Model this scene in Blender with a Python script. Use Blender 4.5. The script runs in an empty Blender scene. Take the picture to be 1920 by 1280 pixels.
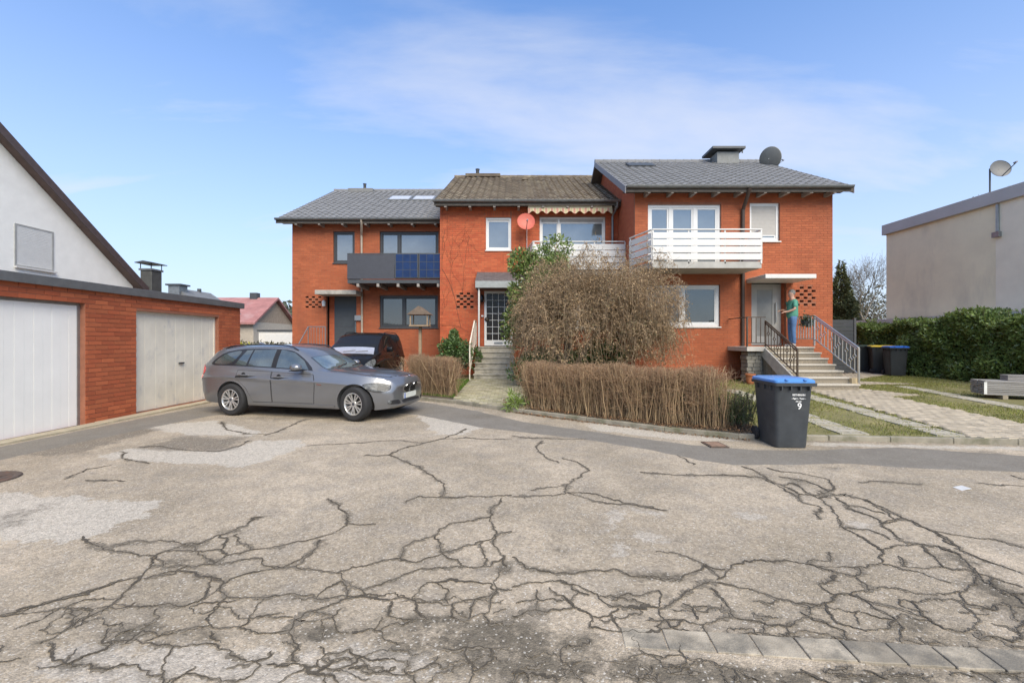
import bpy, bmesh, math, random
import numpy as np
from mathutils import Vector, Matrix
from mathutils.bvhtree import BVHTree
R = math.radians
random.seed(7); rng = np.random.default_rng(7)
C = bpy.context.scene.collection
SC = bpy.context.scene

# ------------------------------------------------------------------ camera
H = 1.5; F = 830.0                      # eye height, focal length in photo pixels (1920 wide)
cam_d = bpy.data.cameras.new('camera'); cam = bpy.data.objects.new('camera', cam_d); C.objects.link(cam)
cam.location = (0, 0, H); cam.rotation_euler = (R(90), 0, 0)
cam_d.sensor_width = 36; cam_d.lens = 36*F/1920; cam_d.shift_y = -2/1920
cam_d.clip_start = .05; cam_d.clip_end = 3000
SC.camera = cam

# ------------------------------------------------------------------ sky, sun, exposure
SUN_EL, SUN_AZ = 43.0, 159.0            # azimuth clockwise from +Y: high, behind the camera and to the right
w = bpy.data.worlds.new('World'); SC.world = w; w.use_nodes = True
nt = w.node_tree; nt.nodes.clear()
def wn(t, **k):
    n = nt.nodes.new(t)
    for a, b in k.items(): setattr(n, a, b)
    return n
def wm(op, a, b=None, c=None, clamp=False):
    n = nt.nodes.new('ShaderNodeMath'); n.operation = op; n.use_clamp = clamp
    for i, x in enumerate((a, b, c)):
        if x is None: continue
        if isinstance(x, (int, float)): n.inputs[i].default_value = x
        else: nt.links.new(x, n.inputs[i])
    return n.outputs[0]
sky = wn('ShaderNodeTexSky', sky_type='NISHITA', sun_disc=False)
sky.sun_elevation = R(SUN_EL); sky.sun_rotation = R(SUN_AZ); sky.air_density = 1.0; sky.dust_density = .6; sky.ozone_density = 2.2
tc = wn('ShaderNodeTexCoord'); sep = wn('ShaderNodeSeparateXYZ'); nt.links.new(tc.outputs['Generated'], sep.inputs[0])
zz = wm('MAXIMUM', sep.outputs[2], 0.0)
den = wm('ADD', zz, .22)
comb = wn('ShaderNodeCombineXYZ')
nt.links.new(wm('DIVIDE', sep.outputs[0], den), comb.inputs[0]); nt.links.new(wm('DIVIDE', sep.outputs[1], den), comb.inputs[1])
mp = wn('ShaderNodeMapping'); mp.inputs['Rotation'].default_value = (0, 0, R(-24)); mp.inputs['Scale'].default_value = (.38, 1.25, 1); mp.inputs['Location'].default_value = (.3, .55, 0)
nt.links.new(comb.outputs[0], mp.inputs[0])
nz = wn('ShaderNodeTexNoise'); nz.inputs['Scale'].default_value = 1.1; nz.inputs['Detail'].default_value = 9; nz.inputs['Roughness'].default_value = .55; nz.inputs['Distortion'].default_value = .5
nt.links.new(mp.outputs[0], nz.inputs['Vector'])
cr = wn('ShaderNodeMapRange'); cr.interpolation_type = 'SMOOTHSTEP'; cr.inputs[1].default_value = .36; cr.inputs[2].default_value = .64
nt.links.new(nz.outputs[0], cr.inputs[0])
hz = wm('POWER', wm('SUBTRACT', 1.0, zz, clamp=True), 2.0)       # thin high haze thickens towards the horizon
fac = wm('MAXIMUM', wm('MULTIPLY_ADD', cr.outputs[0], .60, .15), wm('MULTIPLY', hz, .97), clamp=True)
mixc = wn('ShaderNodeMix', data_type='RGBA'); nt.links.new(fac, mixc.inputs[0])
gain = wn('ShaderNodeMix', data_type='RGBA', blend_type='MULTIPLY'); gain.inputs[0].default_value = 1
gain.inputs[7].default_value = (.41, 1.0, 1.50, 1); nt.links.new(sky.outputs[0], gain.inputs[6])
nt.links.new(gain.outputs[2], mixc.inputs[6]); mixc.inputs[7].default_value = (4.40, 4.55, 5.0, 1)
bg = wn('ShaderNodeBackground'); bg.inputs[1].default_value = .05
nt.links.new(mixc.outputs[2], bg.inputs[0])
wo = wn('ShaderNodeOutputWorld'); nt.links.new(bg.outputs[0], wo.inputs[0])

sun_d = bpy.data.lights.new('sun', 'SUN'); sun = bpy.data.objects.new('sun', sun_d); C.objects.link(sun)
sun_d.energy = 1.3; sun_d.angle = R(46); sun_d.color = (1, .88, .70)
az, el = R(SUN_AZ), R(SUN_EL)
sdir = Vector((math.sin(az)*math.cos(el), math.cos(az)*math.cos(el), math.sin(el)))
sun.rotation_euler = sdir.to_track_quat('Z', 'Y').to_euler(); sun.location = sdir*60

vs = SC.view_settings; vs.view_transform = 'Standard'; vs.look = 'None'; vs.gamma = 1; vs.use_curve_mapping = False
vs.exposure = 1.95

# ------------------------------------------------------------------ helpers
def gp(px, py, z=0.0):                  # ground point seen at a photo pixel (for surveying the plot)
    y = (H-z)*F/(py-638); return ((px-960)*y/F, y)
def wx(px, y): return (px-960)*y/F
def wz(py, y): return H+(638-py)*y/F
KERB = [(-9.0, 13.2), (-4.6, 12.35), (-2.45, 11.25), (-1.4, 10.55), (.22, 9.12), (1.37, 8.18), (2.5, 7.28), (3.45, 6.74), (4.74, 6.62), (7.3, 6.38), (12, 6.05), (30, 5.2)]
def kerb_y(x): return np.interp(x, [k[0] for k in KERB], [k[1] for k in KERB])
def yz(x, y):                           # gentle rise of the front gardens behind the kerb
    return .070+.0135*max(0, y-kerb_y(x))

MATS = {}
def mat(name, col, rough=.75, metal=0, var=.12, scale=6, bump=0, bscale=40, spec=.5, coat=0, isl=0, hue=None, det=6, stretch=None, trans=0, stain=None, ior=None):
    """procedural material: base colour varied by noise, per-piece tone (isl), an optional second colour (hue) and stains"""
    if name in MATS: return MATS[name]
    m = bpy.data.materials.new(name); m.use_nodes = True; MATS[name] = m
    t = m.node_tree; N = t.nodes; L = t.links; b = N['Principled BSDF']
    b.inputs['Roughness'].default_value = rough; b.inputs['Metallic'].default_value = metal
    b.inputs['Specular IOR Level'].default_value = spec; b.inputs['Coat Weight'].default_value = coat; b.inputs['Coat Roughness'].default_value = .04
    if ior: b.inputs['IOR'].default_value = ior
    tcx = N.new('ShaderNodeTexCoord'); src = tcx.outputs['Object']
    if stretch:
        mpx = N.new('ShaderNodeMapping'); mpx.inputs['Scale'].default_value = stretch; L.new(src, mpx.inputs[0]); src = mpx.outputs[0]
    no = N.new('ShaderNodeTexNoise'); no.inputs['Scale'].default_value = scale; no.inputs['Detail'].default_value = det; no.inputs['Roughness'].default_value = .6
    L.new(src, no.inputs['Vector'])
    rgb = N.new('ShaderNodeRGB'); rgb.outputs[0].default_value = (*col, 1); out = rgb.outputs[0]
    rnd = None
    if isl:
        ge = N.new('ShaderNodeNewGeometry'); oi = N.new('ShaderNodeObjectInfo')
        ad = N.new('ShaderNodeMath'); ad.operation = 'ADD'; L.new(ge.outputs['Random Per Island'], ad.inputs[0]); L.new(oi.outputs['Random'], ad.inputs[1])
        fr = N.new('ShaderNodeMath'); fr.operation = 'FRACT'; L.new(ad.outputs[0], fr.inputs[0]); rnd = fr.outputs[0]
    if hue:
        mx = N.new('ShaderNodeMix'); mx.data_type = 'RGBA'; mx.inputs[7].default_value = (*hue, 1); L.new(out, mx.inputs[6])
        L.new(rnd if rnd else no.outputs[0], mx.inputs[0]); out = mx.outputs[2]
    def mulval(fac_socket, lo, hi, a=.3, c=.7):
        nonlocal out
        mr = N.new('ShaderNodeMapRange'); mr.inputs[1].default_value = a; mr.inputs[2].default_value = c; mr.inputs[3].default_value = lo; mr.inputs[4].default_value = hi
        L.new(fac_socket, mr.inputs[0])
        hs = N.new('ShaderNodeHueSaturation'); L.new(out, hs.inputs['Color']); L.new(mr.outputs[0], hs.inputs['Value']); out = hs.outputs[0]
    if var: mulval(no.outputs[0], 1-var, 1+var)
    if isl: 
        m2 = N.new('ShaderNodeMath'); m2.operation = 'MULTIPLY'; m2.inputs[1].default_value = 7.31; L.new(rnd, m2.inputs[0])
        f2 = N.new('ShaderNodeMath'); f2.operation = 'FRACT'; L.new(m2.outputs[0], f2.inputs[0])
        mulval(f2.outputs[0], 1-isl, 1+isl, 0, 1)
    if stain:                            # (colour, noise scale, threshold, amount, stretch)
        sc_, sn, th, am, st = stain
        mpx = N.new('ShaderNodeMapping'); mpx.inputs['Scale'].default_value = st; L.new(tcx.outputs['Object'], mpx.inputs[0])
        n2 = N.new('ShaderNodeTexNoise'); n2.inputs['Scale'].default_value = sn; n2.inputs['Detail'].default_value = 8; n2.inputs['Roughness'].default_value = .65; L.new(mpx.outputs[0], n2.inputs['Vector'])
        mr = N.new('ShaderNodeMapRange'); mr.inputs[1].default_value = th; mr.inputs[2].default_value = th+.16; mr.inputs[4].default_value = am; L.new(n2.outputs[0], mr.inputs[0])
        mx = N.new('ShaderNodeMix'); mx.data_type = 'RGBA'; mx.inputs[7].default_value = (*sc_, 1); L.new(out, mx.inputs[6]); L.new(mr.outputs[0], mx.inputs[0]); out = mx.outputs[2]
    L.new(out, b.inputs['Base Color'])
    if bump:
        n3 = N.new('ShaderNodeTexNoise'); n3.inputs['Scale'].default_value = bscale; n3.inputs['Detail'].default_value = 4; L.new(src, n3.inputs['Vector'])
        bp = N.new('ShaderNodeBump'); bp.inputs['Strength'].default_value = bump; bp.inputs['Distance'].default_value = .01; L.new(n3.outputs[0], bp.inputs['Height']); L.new(bp.outputs[0], b.inputs['Normal'])
    if trans:
        tr = N.new('ShaderNodeBsdfTranslucent'); L.new(out, tr.inputs[0]); ms = N.new('ShaderNodeMixShader'); ms.inputs[0].default_value = trans
        L.new(b.outputs[0], ms.inputs[1]); L.new(tr.outputs[0], ms.inputs[2]); L.new(ms.outputs[0], N['Material Output'].inputs[0])
    return m

def offset_of(p):
    o = Vector((0, 0, 0))
    while p: o += p.location; p = p.parent
    return o
def link(o, parent=None):
    C.objects.link(o)
    if parent: o.parent = parent
    return o
def np_mesh(name, v, f, m=None, parent=None, smooth=False, kind=None, k=None):
    """mesh object from numpy arrays: v (n,3); f (m,k) with one face size"""
    off = offset_of(parent); v = np.asarray(v, np.float32).reshape(-1, 3) - np.array(off, np.float32); f = np.asarray(f, np.int32)
    me = bpy.data.meshes.new(name); n, kk = f.shape
    me.vertices.add(len(v)); me.vertices.foreach_set('co', v.ravel())
    me.loops.add(n*kk); me.loops.foreach_set('vertex_index', f.ravel())
    me.polygons.add(n); me.polygons.foreach_set('loop_start', np.arange(0, n*kk, kk, dtype=np.int32)); me.polygons.foreach_set('loop_total', np.full(n, kk, np.int32))
    if smooth: me.polygons.foreach_set('use_smooth', np.ones(n, bool))
    me.update(); me.validate()
    if m: me.materials.append(m)
    o = link(bpy.data.objects.new(name, me), parent)
    if kind: o['kind'] = kind
    return o

class MB:
    def __init__(s): s.v = []; s.f = []
    def add(s, vs, fs):
        k = len(s.v); s.v += [tuple(q) for q in vs]; s.f += [tuple(i+k for i in q) for q in fs]; return s
    def box(s, x0, x1, y0, y1, z0, z1, M=None):
        vs = [Vector(q) for q in ((x0,y0,z0),(x1,y0,z0),(x1,y1,z0),(x0,y1,z0),(x0,y0,z1),(x1,y0,z1),(x1,y1,z1),(x0,y1,z1))]
        if M: vs = [M @ q for q in vs]
        return s.add(vs, [(0,3,2,1),(4,5,6,7),(0,1,5,4),(1,2,6,5),(2,3,7,6),(3,0,4,7)])
    def bar(s, a, b, wd, ht=None, up=(0,0,1)):          # rectangular bar from a to b
        a, b = Vector(a), Vector(b); d = (b-a); L_ = d.length; d.normalize(); ht = ht or wd
        u = Vector(up)
        if abs(d.dot(u)) > .98: u = Vector((0, 1, 0))
        sd = d.cross(u).normalized(); u = sd.cross(d).normalized()
        M = Matrix((( d.x, sd.x, u.x, a.x), (d.y, sd.y, u.y, a.y), (d.z, sd.z, u.z, a.z), (0,0,0,1)))
        return s.box(0, L_, -wd/2, wd/2, -ht/2, ht/2, M)
    def tube(s, pts, r, n=8, cap=True):
        pts = [Vector(p) for p in pts]; rs = r if isinstance(r, (list, tuple)) else [r]*len(pts)
        vs = []; fs = []; ref = None
        for i, p in enumerate(pts):
            d = (pts[min(i+1, len(pts)-1)]-pts[max(i-1, 0)]).normalized()
            if ref is None: ref = Vector((0,0,1)) if abs(d.z) < .9 else Vector((1,0,0))
            sd = d.cross(ref).normalized(); u = sd.cross(d).normalized(); ref = u
            for j in range(n):
                a = 2*math.pi*j/n; vs.append(p+(sd*math.cos(a)+u*math.sin(a))*rs[i])
        for i in range(len(pts)-1):
            for j in range(n):
                k = (j+1) % n; fs.append((i*n+j, i*n+k, (i+1)*n+k, (i+1)*n+j))
        if cap: fs.append(tuple(range(n-1, -1, -1))); fs.append(tuple((len(pts)-1)*n+j for j in range(n)))
        return s.add(vs, fs)
    def lathe(s, prof, n=24, M=None, close=False):       # prof: (radius, height) about local z
        vs = []; fs = []; K = len(prof)
        for j in range(n):
            a = 2*math.pi*j/n
            for r_, h_ in prof:
                q = Vector((r_*math.cos(a), r_*math.sin(a), h_)); vs.append(M @ q if M else q)
        for j in range(n):
            k = (j+1) % n
            for i in range(K if close else K-1):
                i2 = (i+1) % K; fs.append((j*K+i, k*K+i, k*K+i2, j*K+i2))
        return s.add(vs, fs)
    def prism(s, poly, fn, d0, d1):                      # fn(a, b, d) -> point
        n = len(poly); vs = [fn(a, b, d0) for a, b in poly]+[fn(a, b, d1) for a, b in poly]
        fs = [tuple(range(n-1, -1, -1)), tuple(range(n, 2*n))]+[(i, (i+1) % n, n+(i+1) % n, n+i) for i in range(n)]
        return s.add(vs, fs)
    def build(s, name, m, parent=None, smooth=False, bevel=0, seg=1, kind=None, sharp=35):
        off = offset_of(parent)
        me = bpy.data.meshes.new(name); me.from_pydata([Vector(q)-off for q in s.v], [], s.f)
        bm = bmesh.new(); bm.from_mesh(me)
        bmesh.ops.recalc_face_normals(bm, faces=bm.faces)
        if bevel:
            bmesh.ops.bevel(bm, geom=[e for e in bm.edges if len(e.link_faces) == 2 and e.calc_face_angle(0) > .6], offset=bevel, segments=seg, affect='EDGES', profile=.5, clamp_overlap=True)
        bm.to_mesh(me); bm.free()
        if smooth:
            me.polygons.foreach_set('use_smooth', np.ones(len(me.polygons), bool)); me.set_sharp_from_angle(angle=R(sharp))
        if m: me.materials.append(m)
        o = link(bpy.data.objects.new(name, me), parent)
        if kind: o['kind'] = kind
        return o
def tag(o, label, cat, group=None, kind=None):
    o['label'] = label; o['category'] = cat
    if group: o['group'] = group
    if kind: o['kind'] = kind
    return o
def thing(name, label, cat, loc=(0, 0, 0), rz=0, group=None):
    o = bpy.data.objects.new(name, None); o.empty_display_size = .2; o.location = loc; o.rotation_euler = (0, 0, rz); link(o)
    return tag(o, label, cat, group)
def copy_tree(o, parent=None):
    c = o.copy(); C.objects.link(c)
    if parent: c.parent = parent
    for ch in list(o.children): copy_tree(ch, c)
    return c
def struct(o, label=None):
    o['kind'] = 'structure'
    if label: o['label'] = label
    return o
def tubes_np(paths, radii, sides=3):
    """paths (N,K,3), radii (N,K) -> verts, quad faces"""
    P = np.asarray(paths, float); N, K, _ = P.shape; T = np.gradient(P, axis=1); T /= np.linalg.norm(T, axis=2, keepdims=True)+1e-9
    ref = np.where(np.abs(T[..., 2:3]) < .9, np.array([0, 0, 1.]), np.array([1., 0, 0]))
    S = np.cross(T, ref); S /= np.linalg.norm(S, axis=2, keepdims=True)+1e-9; U = np.cross(S, T)
    a = 2*np.pi*np.arange(sides)/sides
    V = P[:, :, None, :]+radii[:, :, None, None]*(S[:, :, None, :]*np.cos(a)[None, None, :, None]+U[:, :, None, :]*np.sin(a)[None, None, :, None])
    idx = np.arange(N*K*sides).reshape(N, K, sides); nx = np.roll(idx, -1, axis=2)
    Fq = np.stack([idx[:, :-1], nx[:, :-1], nx[:, 1:], idx[:, 1:]], axis=-1).reshape(-1, 4)
    return V.reshape(-1, 3), Fq
def leaves_np(pos, length, width, dirs, fold=.25, nrm=None):
    """kite-shaped folded leaves as two triangles pairs: base, side, tip, side (quads bent on the midrib -> 2 tris each)"""
    pos = np.asarray(pos, float); n = len(pos); d = np.asarray(dirs, float); d /= np.linalg.norm(d, axis=1, keepdims=True)+1e-9
    up = rng.normal(size=(n, 3)) if nrm is None else nrm
    s = np.cross(d, up); s /= np.linalg.norm(s, axis=1, keepdims=True)+1e-9; u = np.cross(s, d)
    l = np.broadcast_to(np.asarray(length, float), (n,))[:, None]; wd = np.broadcast_to(np.asarray(width, float), (n,))[:, None]
    base = pos; tip = pos+d*l; mid = pos+d*l*.45
    V = np.stack([base, mid+s*wd/2+u*wd*fold, tip, mid-s*wd/2+u*wd*fold], axis=1).reshape(-1, 3)
    i = np.arange(n)[:, None]*4
    Ft = np.concatenate([i+np.array([[0, 1, 2]]), i+np.array([[0, 2, 3]])], axis=0)
    return V, Ft
def inside(poly, x, y):
    x = np.asarray(x); y = np.asarray(y); c = np.zeros(x.shape, bool); n = len(poly)
    for i in range(n):
        x0, y0 = poly[i]; x1, y1 = poly[(i+1) % n]
        t = ((y0 > y) != (y1 > y)); xi = (x1-x0)*(y-y0)/((y1-y0) if y1 != y0 else 1e-9)+x0
        c ^= t & (x < xi)
    return c
def seg_dist(poly, x, y, closed=True):
    d = np.full(np.shape(x), 1e9); n = len(poly)
    for i in range(n if closed else n-1):
        a = np.array(poly[i]); b = np.array(poly[(i+1) % n]); ab = b-a; t = np.clip(((x-a[0])*ab[0]+(y-a[1])*ab[1])/(ab@ab+1e-12), 0, 1)
        d = np.minimum(d, np.hypot(x-a[0]-t*ab[0], y-a[1]-t*ab[1]))
    return d

# ------------------------------------------------------------------ shared materials
BRICK = mat('brick_red', (.42, .085, .032), .85, var=.10, scale=3, isl=.10, hue=(.49, .122, .046), bump=.25, bscale=60)
BRICKD = mat('brick_rust', (.34, .088, .034), .85, var=.12, scale=1.5, isl=.08, hue=(.375, .105, .041), bump=.25, bscale=60, stain=((.19, .062, .034), .9, .54, .45, (1, 1, .35)))
MORT = mat('mortar', (.29, .115, .066), .9, var=.15, scale=8)
WHITE = mat('white_paint', (.64, .63, .60), .45, var=.05, scale=5)
UPVC = mat('white_frame', (.72, .72, .70), .35, var=.03)
DARKF = mat('dark_frame', (.045, .047, .05), .4, var=.1)
ANTH = mat('anthracite', (.055, .06, .065), .5, var=.1)
ZINC = mat('zinc', (.24, .25, .25), .45, metal=.6, var=.2, scale=5)
GREYM = mat('grey_metal', (.33, .34, .34), .4, metal=.7, var=.15)
CONC = mat('concrete', (.36, .34, .30), .9, var=.2, scale=4, bump=.3, bscale=80, stain=((.16, .15, .12), 2.5, .52, .6, (1, 1, 1)))
GLASS = mat('window_glass', (.145, .16, .165), .06, var=.15, scale=1.2, spec=.9, ior=1.9)
GLASSD = mat('dark_glass', (.04, .045, .045), .05, var=.2, scale=1.2, spec=.8, ior=1.8)
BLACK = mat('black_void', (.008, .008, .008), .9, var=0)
WOODD = mat('eaves_wood', (.10, .085, .07), .8, var=.2, scale=6)
WOODG = mat('rafter_wood', (.30, .27, .24), .8, var=.2, scale=6)
BPLAS = mat('black_plastic', (.018, .018, .02), .5, var=.1)
# ------------------------------------------------------------------ ground, road
GROUND = mat('ground_earth', (.10, .095, .06), .95, var=.3, scale=.4)
g = MB(); g.add([(-900, -900, -.06), (900, -900, -.06), (900, 900, -.06), (-900, 900, -.06)], [(0, 1, 2, 3)])
struct(g.build('ground', GROUND))

def zl(x, y): return (x/2, 760+y/2)                      # survey notes taken on two enlarged quarters of the photo
def zr(x, y): return (960+x/2, 760+y/2)
def poly_l(*p): return [gp(*zl(a, b)) for a, b in p]
def poly_r(*p): return [gp(*zr(a, b)) for a, b in p]
trench = [[gp(0, 836), gp(150, 806), gp(375, 762), gp(600, 748), gp(620, 756), gp(395, 779), gp(160, 826), gp(0, 862), (-8.2, 5.0), (-8.2, 6.2)],
          [gp(*q) for q in ((640, 742), (787, 752), (900, 771), (982, 790), (1095, 806), (1210, 822), (1300, 833), (1420, 842), (1520, 843), (1685, 838), (1920, 853))]+[(12, 5.8), (12, 5.0)]+[gp(*q) for q in ((1920, 884), (1720, 877), (1590, 868), (1375, 870), (1310, 861), (1210, 841), (1085, 821), (900, 800), (780, 777), (640, 765))]]
light = [poly_l((0, 320), (340, 350), (610, 355), (550, 420), (420, 450), (350, 490), (250, 510), (0, 510), (-300, 520), (-300, 330)),
         poly_l((350, 190), (480, 160), (820, 170), (960, 130), (1100, 125), (1160, 145), (1050, 190), (900, 230), (800, 220), (640, 215)),
         poly_l((500, 80), (800, 55), (990, 100), (930, 112), (700, 108)),
         poly_l((1540, 22), (1850, 72), (1720, 108), (1640, 105), (1600, 70)),
         poly_r((250, 52), (330, 50), (560, 82), (860, 118), (900, 128), (700, 132), (480, 112), (300, 90)),
         poly_r((1110, 138), (1500, 148), (1920, 152), (1920, 164), (1500, 158), (1110, 150))]
light2 = [poly_l((190, 905), (640, 890), (800, 885), (960, 960), (900, 1040), (90, 1040)), poly_l((380, 895), (700, 880), (1050, 905), (1400, 900), (1660, 905), (1660, 1040), (300, 1040)),
          poly_r((360, 400), (450, 395), (400, 440), (440, 540), (420, 570), (390, 520), (370, 450)), poly_r((430, 470), (560, 480), (540, 510), (470, 500)), poly_r((470, 398), (570, 400), (540, 418)), poly_r((830, 408), (930, 408), (900, 425), (850, 420)),
          poly_r((1250, 425), (1330, 440), (1290, 450))]
dark = [poly_l((510, 155), (700, 112), (930, 118), (860, 165), (600, 168)), poly_l((0, 395), (190, 368), (215, 385), (100, 410), (60, 450), (0, 450)), poly_l((20, 200), (330, 95), (480, 75), (620, 88), (480, 125), (300, 180))]
blobs_l = [(660, 590, 110, 30, 1), (850, 470, 70, 18, .8), (1220, 500, 60, 30, .8), (560, 835, 130, 30, .8), (750, 850, 110, 40, .8), (1190, 850, 110, 45, 1), (1560, 870, 200, 70, 1), (1800, 860, 220, 70, 1.1), (1890, 610, 40, 40, .9), (270, 968, 50, 18, .8), (1060, 600, 50, 20, .5), (1640, 800, 300, 30, .7),
           (960, 420, 30, 12, .7), (740, 520, 60, 20, .8), (480, 520, 80, 14, .7), (160, 885, 40, 18, .8), (1590, 250, 24, 14, .6), (430, 880, 40, 50, .6), (1300, 400, 30, 30, .6), (1800, 40, 120, 14, .6), (1080, 45, 500, 18, .5)]  # last entry: long faint darkening of the asphalt beneath the estate car
blobs_r = [(60, 880, 120, 90, 1.1), (260, 890, 110, 60, 1), (200, 985, 500, 50, 1.0), (700, 1000, 500, 55, .95), (1200, 1020, 600, 40, .9), (170, 615, 110, 20, .9), (560, 640, 140, 26, 1), (400, 690, 40, 30, .6), (1700, 580, 130, 60, .8), (1820, 680, 100, 70, .9), (1880, 740, 80, 80, .9), (1510, 820, 90, 40, .9), (1400, 888, 90, 16, 1.0),
           (930, 262, 50, 18, .8), (1080, 280, 60, 20, .7), (980, 750, 24, 18, .8), (180, 540, 50, 20, .7), (180, 465, 26, 8, .6), (75, 385, 50, 18, .3), (630, 500, 40, 14, .35), (1200, 230, 60, 8, .7), (800, 260, 150, 8, .6), (1150, 870, 250, 30, .7), (1410, 285, 90, 6, .7), (100, 118, 130, 8, .7), (1700, 420, 8, 4, .3), (340, 45, 40, 6, .3), (1600, 870, 220, 26, .5), (1820, 990, 260, 40, .8), (1780, 175, 140, 12, .6)]
ys_ = [0.9]
while ys_[-1] < 14.0: ys_.append(ys_[-1]+max(.025, ys_[-1]*.011))
ys_ = np.array(ys_); xs_ = np.arange(-9.2, 13.0, .045)
GX, GY = np.meshgrid(xs_, ys_)
def sd(polys, x, y):
    s = np.full(x.shape, -9.0)
    for p in polys:
        d = seg_dist(p, x, y); s = np.maximum(s, np.where(inside(p, x, y), d, -d))
    return s
A_tr, A_li, A_l2, A_dk = sd(trench, GX, GY), sd(light, GX, GY), sd(light2, GX, GY), sd(dark, GX, GY)
A_st = np.zeros(GX.shape)
for bl, fz in ((blobs_l, zl), (blobs_r, zr)):
    for cx, cy, rx, ry, a in bl:
        c = gp(*fz(cx, cy)); ex = gp(*fz(cx+rx, cy)); n1 = gp(*fz(cx, cy+ry)); n0 = gp(*fz(cx, max(cy-ry, -30)))
        sx = abs(ex[0]-c[0])*.75; sy = (n0[1]-n1[1])/2*.75
        A_st += a*np.exp(-(((GX-c[0])/sx)**2+((GY-c[1])/sy)**2))
A_st += .5*np.exp(-((GY-kerb_y(GX)+.03)/.10)**2)          # dirt gathered along the kerb
# ------------------------------------------------------------------ cracks: ragged open joints filled with dirt
CR_L = '''310,490 345,520 385,535 470,550 580,562|385,535 480,510 600,505 690,518 740,520|740,520 820,485 880,465 930,445 945,420 985,415|580,562 620,545 690,520|580,562 565,600 530,640 440,660 350,690 200,730 60,775 0,785|530,640 480,690 420,740|420,740 560,750 690,750 740,735 800,700 860,650 940,625 1020,610 1110,600 1200,615 1260,625|620,545 740,545 830,540 850,560 800,595 700,600 610,605 565,600|890,480 900,515 940,540 900,555 850,560|940,540 1040,525 1120,505 1200,490 1260,470 1300,440 1300,405 1270,380 1230,345|1300,440 1410,440|1200,500 1170,550 1110,580 1060,605 1000,600 970,570 890,580 800,595|1260,625 1300,660 1360,690 1440,660 1530,625 1570,610|1260,625 1350,600 1440,575 1500,570 1560,585 1660,550 1750,520 1850,490|1500,570 1510,530 1550,505 1640,480 1700,435 1780,425 1840,415|1640,480 1650,520 1660,550 1720,580 1740,600|1920,335 1840,340 1740,340 1650,340 1570,335 1520,360|1650,340 1665,310 1650,280 1600,250 1540,220 1490,195 1455,185 1370,185|1455,185 1530,155 1590,140 1650,125 1720,100 1750,85|1650,125 1780,120 1920,125|1150,150 1260,145 1400,135 1500,130 1590,140|1880,345 1840,400 1850,450 1850,520 1890,560 1900,600|1810,505 1815,600 1740,600 1670,605 1570,610|1360,690 1370,710 1440,725 1560,735 1640,735 1700,740|1600,660 1560,735 1580,790 1600,800|1600,660 1700,650 1840,665 1860,690 1920,690|1700,740 1780,725 1840,710 1860,690|1640,665 1680,700 1680,740|1370,710 1300,720 1200,760 1150,770|1280,655 1200,700 1190,715 1110,705 1050,710 990,720 960,760 930,800 900,830|800,650 830,700 850,715 960,720 1050,710|850,715 820,745 770,800 790,820 850,830 900,830|790,640 780,690 740,735|540,650 640,620 740,635 830,650|430,740 380,770 300,800 260,830 200,870 150,890|260,760 265,810 260,830|0,790 100,780 180,770 260,760 340,770|180,890 190,940 250,965 340,985 420,980 490,970 560,990 610,1005|250,965 330,930 400,910 420,890 410,830|650,900 620,960 610,1005 610,1040|420,880 520,880 600,895 650,900 720,890 800,890 860,930 960,955 1010,940 1020,915|960,955 950,1000 880,1035|1000,970 1090,965 1140,970 1190,975 1220,930 1200,900|1140,970 1170,1000 1250,1010 1270,1040|1220,930 1310,910 1350,940 1400,955 1460,950 1530,955|1190,975 1290,980 1340,960 1350,940|1530,955 1520,1000 1560,1040|1330,985 1400,995 1500,1010 1620,970 1640,940|450,850 520,830 600,790 590,760|470,890 540,840 600,860 680,840 790,820|900,830 1000,850 1090,840 1110,800 1150,770 1250,790 1260,830 1310,850|960,790 1010,780 1100,790|1090,840 1100,880 1110,960|1470,730 1470,790 1560,800|1700,740 1690,790 1760,800 1820,780 1840,740 1860,690|1820,780 1830,820 1920,820|1660,910 1750,905 1760,960 1770,1000 1760,1040|1750,905 1840,910 1920,905|1840,910 1850,950 1770,1000|520,155 600,150 700,165 820,170 900,150 930,130|450,170 470,200 560,215|830,60 850,90 930,105 990,105|240,275 330,235 420,220|320,277 470,280|1000,110 1100,70 1150,50|690,518 760,560 800,595|830,540 850,510 820,485|1110,600 1170,550|1320,850 1440,830 1560,800|700,600 660,630 540,650|350,690 330,710 200,730|610,605 600,580 580,562|1300,720 1280,655|1780,725 1760,800|1850,490 1920,470|1890,560 1840,600 1815,600|1900,600 1860,650 1860,690|640,1040 700,1000 880,1035|60,770 180,740 330,700 460,650'''
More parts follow.
